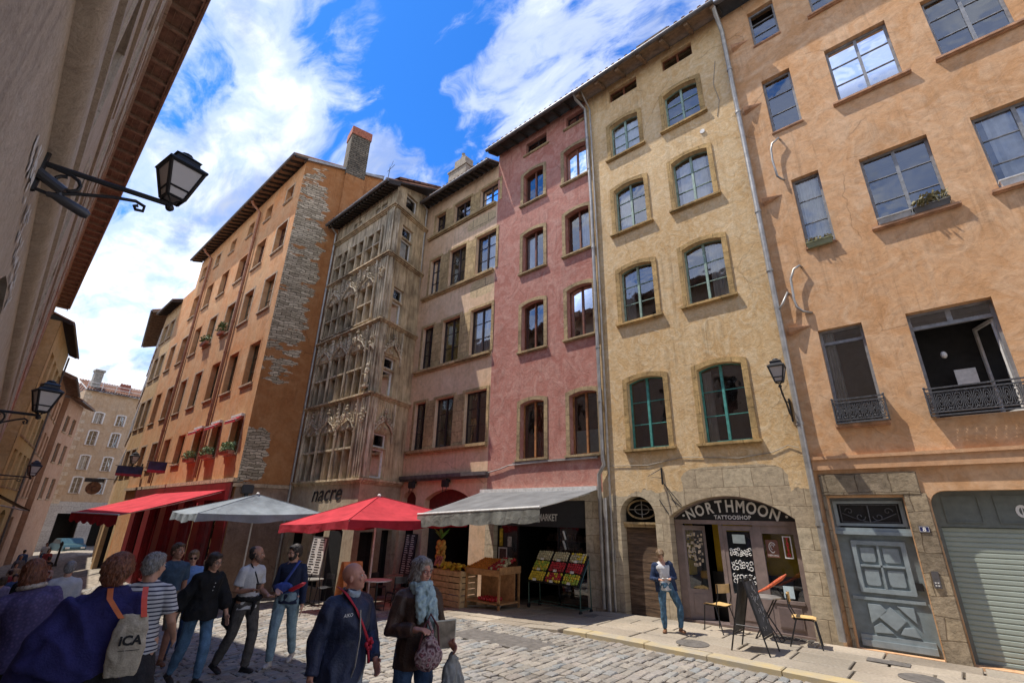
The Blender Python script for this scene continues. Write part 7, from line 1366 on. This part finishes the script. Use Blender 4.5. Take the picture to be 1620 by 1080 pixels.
# woman with scarf
P_, J = person('grey haired woman in brown jacket and pale blue scarf carrying bags', (-3.98, 3.19, gz(-4)), (.95, -.22), 1.74, 'ruddy', ('jacket', BRN, 'long'), ('jeans', JEAND), SHBR, ('bob', H_GB), head=(18, -3),
    arms={'R': ((.35, .05, -1), (-.55, .85, .12), (0, -.2, -1)), 'L': ((-.28, -.02, -1), (-.05, .85, -.35), (.9, .1, 0))}, legs={'L': ((0, .1, -1), (0, -.05, -1), (0, 1, 0)), 'R': ((0, -.03, -1), (0, -.08, -1), (0, 1, 0))}, glasses='red', hand_curl=(60, 75), girth=.98)
T = J['T']; k = J['k']; q = MB(); [q.tube([T(.085*math.cos(a), .02+.075*math.sin(a), .512+z) for a in [j*.55 for j in range(12)]], .033, 8) for z in (.0, .03, -.03)]
q.tube([T(-.05, .10, .52), T(-.06, .15, .40), T(-.075, .165, .26), T(-.07, .16, .14)], [.035, .04, .038, .02], 8, True, [.05, .055, .055, .03]); q.tube([T(.05, .10, .52), T(.05, .145, .42), T(.045, .155, .32), T(.04, .15, .24)], [.035, .038, .035, .02], 8, True, [.045, .05, .05, .03]); sculpt('scarf', q, fab('scarf', (.33, .43, .44), vary=.25), P_, .010, 1, wr=.018, wf=22)
t_ = thing('handbag', 'patterned burgundy drawstring handbag held by the woman with the scarf', 'handbag', tuple(P_.matrix_basis @ T(0, .28, .1)), P_.rotation_euler.z, local=True); q = MB(); q.ell((0, .0, -.10), (.13, .075, .105), 16, 12); q.ell((0, 0, -.02), (.085, .05, .08), 12, 8); q.tube([(0, 0, .02), (-.02, 0, .10), (.02, -.02, .18)], [.03, .015, .012], 8)
def patt(name, cs, sc):
    m, t, b = newmat(name); g = N(t, 'ShaderNodeTexCoord'); v = N(t, 'ShaderNodeTexVoronoi', i_Scale=sc); t.links.new(g.outputs['Object'], v.inputs['Vector']); r = ramp(t, cs); t.links.new(v.outputs['Distance'], r.inputs[0]); t.links.new(r.outputs[0], b.inputs['Base Color']); b.inputs['Roughness'].default_value = .8; return m
sculpt('bag_body', q, patt('bag_pattern', [(.0, (.45, .20, .22)), (.3, (.10, .02, .03)), (.5, (.35, .25, .24)), (.8, (.06, .015, .02))], 24), t_, .009, 1, wr=.01, wf=30); q = MB(); q.tube([(-.10, 0, -.05), (-.09, -.03, .12), (-.02, -.05, .22), (.05, -.03, .12), (.10, 0, -.05)], .009, 6); obj('handle', q, simple('leather_burgundy', (.10, .02, .025), .5), t_)
t_ = thing('plastic_bag', 'grey plastic carrier bag hanging from her left hand', 'carrier bag', tuple(P_.matrix_basis @ (J['wrL']+V3(0, .06, -.05))), P_.rotation_euler.z, local=True); q = MB(); q.tube([(0, 0, -.02), (0, 0, -.10), (0, .01, -.26), (.01, .01, -.44)], [.012, .03, .05, .04], 10, True, [.015, .07, .12, .13]); sculpt('bag_body', q, simple('plastic_grey', (.16, .16, .15), .35, vary=.3, scale=9), t_, .010, 1, wr=.02, wf=14)
t_ = thing('tablet_computer', 'silver tablet held flat under the left arm of the woman with the scarf', 'tablet', tuple(P_.matrix_basis @ (J['elL'].lerp(J['wrL'], .75)+V3(.05, .06, .03))), P_.rotation_euler.z, local=True); q = MB(); q.box((-.10, -.006, -.10), (.12, .006, .13)); obj('case', q, simple('tablet_silver', (.42, .42, .38), .3, .5), t_, bevel=.003); q = MB(); q.box((-.09, .006, -.09), (.11, .008, .12)); obj('screen', q, simple('tablet_screen', (.20, .16, .12), .15, vary=.5, scale=6), t_)
# man in blue sweatshirt
P_, J = person('bearded man in navy sweatshirt with blue cross body bag and light jeans', (-8.36, 4.02, gz(-8.4, 4)), (.62, -.62), 1.80, 'light', ('shirt', fab('sweat_navy', (.018, .025, .055)), 'long'), ('jeans', fab('denim_light', (.20, .29, .34), vary=.2)), SHW, ('short', H_DK), head=(-42, -8), beard=H_DK, glasses='clear',
    arms={'R': ((.22, .0, -1), (-.45, .85, -.1), (0, .2, -1)), 'L': ((-.18, -.06, -1), (-.1, .15, -1))}, legs=STEPR, hand_curl=(35, 60))
T = J['T']; BLU = simple('bag_blue', (.03, .06, .26), .6, vary=.2)
strap('bag_strap', J, [(T(-.09, -.09, .53), (1, 0, 0)), (T(-.10, .03, .55), (1, 0, .2)), (T(-.06, .13, .42), (1, 0, .6)), (T(.03, .145, .26), (1, 0, .8)), (T(.12, .12, .12), (1, -.2, .8))], .04, BLU)
q = MB(); q.ell(T(.03, .17, .17), (.15, .045, .085), 14, 10); sculpt('waist_bag', q, BLU, P_, .010, 1, wr=.01, wf=16)
t_ = thing('rolled_umbrella', 'small red folded umbrella held by the man in navy sweatshirt', 'umbrella', tuple(P_.matrix_basis @ T(-.16, .20, .17)), P_.rotation_euler.z, local=True); q = MB(); q.tube([(.10, 0, -.03), (.06, 0, -.02), (-.10, 0, .06), (-.15, 0, .08)], [.015, .034, .030, .008], 10); obj('canvas', q, simple('umbrella_red', (.55, .015, .03), .5, vary=.2), t_, smooth=True); q = MB(); q.tube([(.17, 0, -.06), (.10, 0, -.03)], .010, 6); obj('handle', q, M_STEEL, t_)
# man in white T shirt
P_, J = person('man in white T shirt with dark jacket tied round the waist, grey trousers', (-8.42, 3.42, gz(-8.4, 3.4)), (.85, .35), 1.79, 'tan', ('tee', WHT, 'short'), ('trousers', GREYT), SHB, ('balding', H_DK), head=(34, 0), beard=hairm('stubble', (.10, .05, .035), (.22, .12, .085)),
    arms={'R': ((.18, -.12, -1), (-.25, .95, .12), (0, .1, 1)), 'L': ((-.12, .12, -1), (.25, .75, -.2), (0, .1, 1))}, legs=STEP, hand_curl=(70, 50))
T = J['T']; q = MB(); q.tube([T(.172*math.cos(a), .02+.135*math.sin(a), .075-.02*math.sin(a)) for a in [j*math.pi/10 for j in range(21)]], .030, 8); q.tube([T(.12, -.10, .06), T(.16, -.14, -.08), T(.15, -.16, -.24), T(.10, -.14, -.34)], [.03, .045, .035, .015], 8, True, [.08, .11, .10, .04]); q.tube([T(0, .15, .07), T(.03, .17, -.02), T(.05, .16, -.14)], [.025, .028, .012], 8); sculpt('tied_jacket', q, BLK, P_, .011, 1, wr=.018, wf=14)
q = MB(); q.tube([T(.09, .02, .545), T(.06, .125, .40), T(-.02, .14, .24)], .010, 6); obj('camera_strap', q, BLK, P_); t_ = thing('paper_cup', 'brown cup held at the chest by the man in white T shirt', 'cup', tuple(P_.matrix_basis @ (J['wrR']+V3(-.03, .08, .03))), local=True); q = MB(); q.lathe([(.026, -.06), (.036, .05), (.036, .055), (.03, .05)], (0, 0, 0), 14); obj('cup', q, simple('cup_brown', (.13, .07, .05), .5), t_); q = MB(); q.lathe([(.038, .05), (.038, .062), (.0, .064)], (0, 0, 0), 14); obj('lid', q, M_BLACK, t_)
# woman in black blouse
P_, J = person('smiling woman in black blouse and blue jeans with long dark hair and glasses', (-8.30, 2.76, gz(-8.3, 2.8)), (.92, .15), 1.72, 'light', ('loose', BLK, 'bat'), ('jeans', JEAN), SHB, ('long', H_DK), head=(14, -4), glasses='clear', lean=(6, 0),
    arms={'R': ((.50, -.38, -1), (.22, .05, -1)), 'L': ((-.35, .22, -1), (-.1, .45, -1))}, legs=STEP, hand_curl=(20, 25), girth=.92, wr=.022)
T = J['T']; q = MB(); [q.ell(T(-.01, .165-.01*i, .40-.05*i), .007, 6, 5) for i in range(3)]; obj('buttons', q, M_LET, P_)
# striped shirt
P_, J = person('person seen from behind in striped shirt and long charcoal skirt, short grey hair', (-6.05, 1.50, gz(-6, 1.5)), (-.80, .45), 1.76, 'light', ('tee', striped('cloth_stripes'), 'short'), ('skirt', fab('charcoal', (.032, .031, .034))), SHB, ('short', H_GR), head=(-28, 0), arms={'R': ((.32, .12, -1), (.02, .8, -.7)), 'L': ((-.25, .1, -1), (0, .6, -.8))}, legs={'L': ((0, .15, -1), (0, -.1, -1), (0, 1, 0)), 'R': ((0, -.12, -1), (0, -.3, -1), (0, 1, -.2))}, girth=1.08)
q = MB()
for nm in 'LR': q.tube([J['knee'+nm], J['knee'+nm].lerp(J['ank'+nm], .5), J['ank'+nm]], [.068, .066, .060], 12)
sculpt('leggings', q, fab('blue_legging', (.03, .05, .22)), P_, .011, 1)
# cape woman
P_, J = person('auburn haired person in wide navy blue cape seen from behind with canvas tote', (-5.05, 1.02, gz(-5, 1)), (-.88, .30), 1.80, 'light', ('shirt', NAVYC, 'long'), ('longskirt', BLK), SHB, ('round', H_RED), head=(-10, -4), arms={'L': ((-.62, .15, -.9), (-.45, .3, -.9)), 'R': ((.2, .05, -1), (.0, .7, -.5))}, girth=1.05)
T = J['T']; q = MB(); q.tube([T(0, -.01, .55), T(0, -.0, .49), T(-.01, 0, .42), T(-.04, 0, .25), T(-.08, 0, .10), T(-.12, 0, -.02)], [.07, .10, .135, .155, .165, .155], 26, True, [.08, .15, .20, .25, .29, .33])
q.tube([J['sh']['L'], J['elL'], J['wrL']+V3(0, 0, -.02)], [.10, .10, .06], 12); q.tube([J['elL']+V3(.05, 0, -.15), J['wrL']+V3(-.02, 0, -.20), J['wrL']+V3(-.05, 0, -.38)], [.09, .06, .02], 12, True, [.14, .14, .05]); sculpt('cape', q, NAVYC, P_, .012, 4, wr=.03, wf=5)
t_ = thing('tote_bag', 'cream canvas tote bag with orange strap on the back of the navy cape', 'bag', tuple(P_.matrix_basis @ T(.20, -.21, .20)), P_.rotation_euler.z, local=True); t_.scale = (.85, .85, .85)
q = MB(); q.tube([(0, 0, .22), (0, -.01, .10), (.0, -.015, -.08), (.0, -.01, -.24)], [.015, .04, .05, .03], 14, True, [.10, .13, .135, .11]); sculpt('bag_body', q, fab('canvas_cream', (.42, .36, .27), vary=.15), t_, .010, 1, wr=.012, wf=10)
q = MB(); text_mb(q, "iCA", .10, lambda x, y, d: (.02+x, -.068, .0+y), bold=.004); q.box((-.05, -.067, -.045), (.10, -.066, -.040)); obj('print', q, M_BLACK, t_)
ORS_ = simple('strap_orange', (.62, .16, .05), .7); ORR = simple('strap_coral', (.75, .09, .05), .6)
for nm, pts, m_ in (('strap', [(-.09, -.02, .20), (-.15, -.0, .27), (-.22, .04, .35), (-.25, .16, .42)], ORS_), ('strap', [(.07, -.02, .20), (.05, -.0, .27), (.03, .05, .34), (.01, .16, .42)], ORR)):
    q = MB(); A = []; [A.extend([(x-.022, y-.01, z), (x+.022, y-.01, z)]) for x, y, z in pts]; q.add(A, [(2*i, 2*i+1, 2*i+3, 2*i+2) for i in range(3)]); o = obj(nm, q, m_, t_); md = o.modifiers.new('t', 'SOLIDIFY'); md.thickness = .006
# far left jacket woman
P_, J = person('auburn bob haired person in patterned dark violet jacket at the left edge, back view', (-6.6, .80, gz(-6.6, .8)), (-.85, .10), 1.72, 'light', ('jacket', patt('violet_jacket', [(.0, (.13, .09, .22)), (.5, (.05, .04, .11)), (.9, (.09, .07, .18))], 30), 'long'), ('trousers', BLK), SHB, ('bob', H_RED), head=(0, -6), arms={'L': ((-.75, .0, -.85), (-.45, .25, -.85)), 'R': ((.25, .1, -1), (.1, .6, -.7))}, lean=(4, -10))
q = MB(); T = J['T']; q.tube([T(.09*math.cos(a), .08*math.sin(a)-.01, .545) for a in [j*.6 for j in range(12)]], .022, 7); obj('fur_collar', q, simple('collar_pale', (.42, .36, .30), .9, vary=.3, scale=40), P_, smooth=True)
# tattoo shop woman
P_, J = person('person in navy blazer and blue jeans reading a phone before the tattoo shop', (-4.62, 9.92, pz(-4.6)), (.45, -.85), 1.53, 'light', ('shirt', fab('white_top', (.55, .55, .55), vary=.05), 'none'), ('jeans', fab('denim_mid', (.07, .14, .21), vary=.3)), SHBR, ('short', H_LT), head=(10, -34), lean=(3, 6),
    arms={'R': ((.30, .05, -1), (-.65, .75, .0), (0, 0, 1)), 'L': ((-.35, .0, -1), (.45, .75, -.05), (0, 0, 1))}, legs={'R': ((.02, .02, -1), (-.02, -.02, -1), (.2, 1, 0)), 'L': ((-.42, .12, -1), (.05, .0, -1), (-.5, 1, 0))}, hand_curl=(60, 60))
T = J['T']; q = MB(); k = J['k']
for s in (-1, 1): q.tube([T(s*.10, -.01, .50), T(s*.125, -.02, .38), T(s*.13, -.03, .2), T(s*.15, -.03, .0), T(s*.155, -.02, -.10)], [.08, .095, .09, .10, .105], 12, True, [.07, .075, .07, .075, .075])
q.tube([T(0, -.06, .5), T(0, -.07, .3), T(0, -.07, .0), T(0, -.06, -.09)], [.05, .06, .07, .075], 12, True, [.14, .14, .15, .16])
for nm in 'LR': q.tube([J['sh'][nm], J['el'+nm], J['el'+nm].lerp(J['wr'+nm], .85)], [.078*k, .066*k, .055*k], 12); q.ell(J['sh'][nm], .082*k, 10, 8)
sculpt('blazer', q, fab('blazer_navy', (.025, .04, .085), vary=.3), P_, .009, 2, wr=.014, wf=9)
t_ = thing('mobile_phone', 'pale phone with papers in the hands of the person before the tattoo shop', 'phone', tuple(P_.matrix_basis @ ((J['wrL']+J['wrR'])/2+V3(0, .07, .03))), P_.rotation_euler.z, local=True); q = MB(); q.box((-.06, -.03, -.004), (.06, .07, .004)); obj('case', q, M_LET, t_); q = MB(); q.box((-.03, -.03, .006), (.03, .05, .010)); obj('screen', q, M_BLACK, t_)
# couple behind
person('man in blue grey polo with orange shirt under it behind the walking couple', (-10.2, 2.82, gz(-10.2, 2.8)), (.95, .05), 1.90, 'tan', ('shirt', fab('polo_blue', (.05, .085, .13)), 'short'), ('shorts', fab('khaki_shorts', (.20, .17, .12))), SHBR, ('short', H_BR), head=(18, 4), legs=STEP)
P_, J = person('young person in light blue patterned hoodie and sunglasses beside the blue grey polo man', (-10.6, 3.2, gz(-10.6, 3.2)), (.92, -.25), 1.76, 'light', ('jacket', patt('hoodie_blue', [(.0, (.45, .50, .58)), (.35, (.10, .20, .42)), (.8, (.14, .26, .50))], 12), 'long'), ('jeans', JEAND), SHB, ('short', H_LT), head=(0, -6), glasses='sun', arms={'L': ((-.3, .1, -1), (.2, .7, .4)), 'R': ((.3, .1, -1), (0, .5, -.8))})
# crowd further down the street, each at simpler detail
CR = {'blk': BLK, 'lav': fab('lavender', (.22, .19, .30)), 'wht': WHT, 'yel': fab('mustard', (.50, .28, .03)), 'gry': fab('grey_far', (.14, .14, .15)), 'red': fab('red_far', (.28, .05, .05)), 'blu': fab('blue_far', (.06, .10, .20)), 'tan_': fab('beige_far', (.34, .27, .19)), 'brn': BRN}
crowd = [((-20.5, 1.55), 1.66, 'lav', 'skirt', 'brown', (-1, .1), 'person in lavender dress walking away on the left'), ((-18.6, 1.85), 1.74, 'blk', 'trousers', 'dark', (-.9, .3), 'person in long black coat beside the lavender dress'), ((-19.6, 2.25), 1.72, 'blk', 'trousers', 'brown', (-.9, .1), 'person in black top right of the long black coat'),
 ((-11.4, 1.62), 1.68, 'wht', 'trousers', 'grey', (-1, .2), 'person in white shirt behind the auburn bob'), ((-22.5, 1.35), 1.68, 'yel', 'jeans', 'dark', (-1, 0), 'person in mustard jacket at the far left edge'), 
 ((-26.5, 2.3), 1.74, 'blu', 'jeans', 'dark', (1, .1), 'person in dark blue walking up the street on the left'), ((-28.5, 3.4), 1.72, 'gry', 'jeans', 'brown', (1, -.1), 'person in grey among the far strollers'), ((-31.0, 2.5), 1.7, 'red', 'trousers', 'dark', (-1, .1), 'person in red top among the far strollers'), ((-33.0, 3.9), 1.75, 'wht', 'jeans', 'brown', (1, 0), 'person in white top far off near the red awning'), ((-36.0, 3.0), 1.7, 'tan_', 'trousers', 'dark', (1, .2), 'person in beige top far down the street'),
 ((-38.0, 4.4), 1.72, 'blk', 'trousers', 'dark', (-1, .1), 'black dressed person far down the street right of centre'), ((-41.0, 3.5), 1.74, 'gry', 'jeans', 'grey', (1, 0), 'grey topped person with grey hair far down the street'), ((-43.5, 4.9), 1.7, 'red', 'jeans', 'brown', (1, 0), 'person in red and jeans far down the street'), ((-46.0, 4.0), 1.72, 'blu', 'trousers', 'dark', (-1, 0), 'dark blue dressed person in the farthest group'), ((-49.0, 5.3), 1.7, 'wht', 'jeans', 'dark', (1, 0), 'white topped person in the farthest group'),
 ((-24.0, 4.9), 1.68, 'blk', 'trousers', 'dark', (0, -1), 'dark figure standing at the edge of the red awning'), ((-26.5, 5.4), 1.66, 'wht', 'jeans', 'brown', (1, -.5), 'person in white standing below the red awning'), ((-22.9, 5.9), 1.7, 'red', 'trousers', 'dark', (1, -.5), 'person in red by the red shopfront')]
HM = {'brown': H_BR, 'dark': H_DK, 'grey': H_GR, 'auburn': H_RED}
for i, ((x, y), H, cm, bt, hm_, f, lb) in enumerate(crowd):
    person(lb, (x, y, gz(x, y)), f, H, 'tan' if i % 3 else 'light', ('jacket' if i % 2 else 'shirt', CR[cm], 'long' if i % 2 or cm == 'lav' else 'short'), ('skirt' if bt == 'skirt' else bt, CR[cm] if bt == 'skirt' else (JEAND if bt == 'jeans' else BLK)), SHB, ('bob' if i % 4 == 0 else 'short', HM[hm_]), near=False, legs=STEP if i % 2 else STEPR, group='people walking further down the street')
bpy.data.scenes.remove(TS)
# ------------------------------------------------------------------ tidy up
for o in bpy.data.objects:
    for kx in ('_base', '_local', '_j'):
        if kx in o: del o[kx]
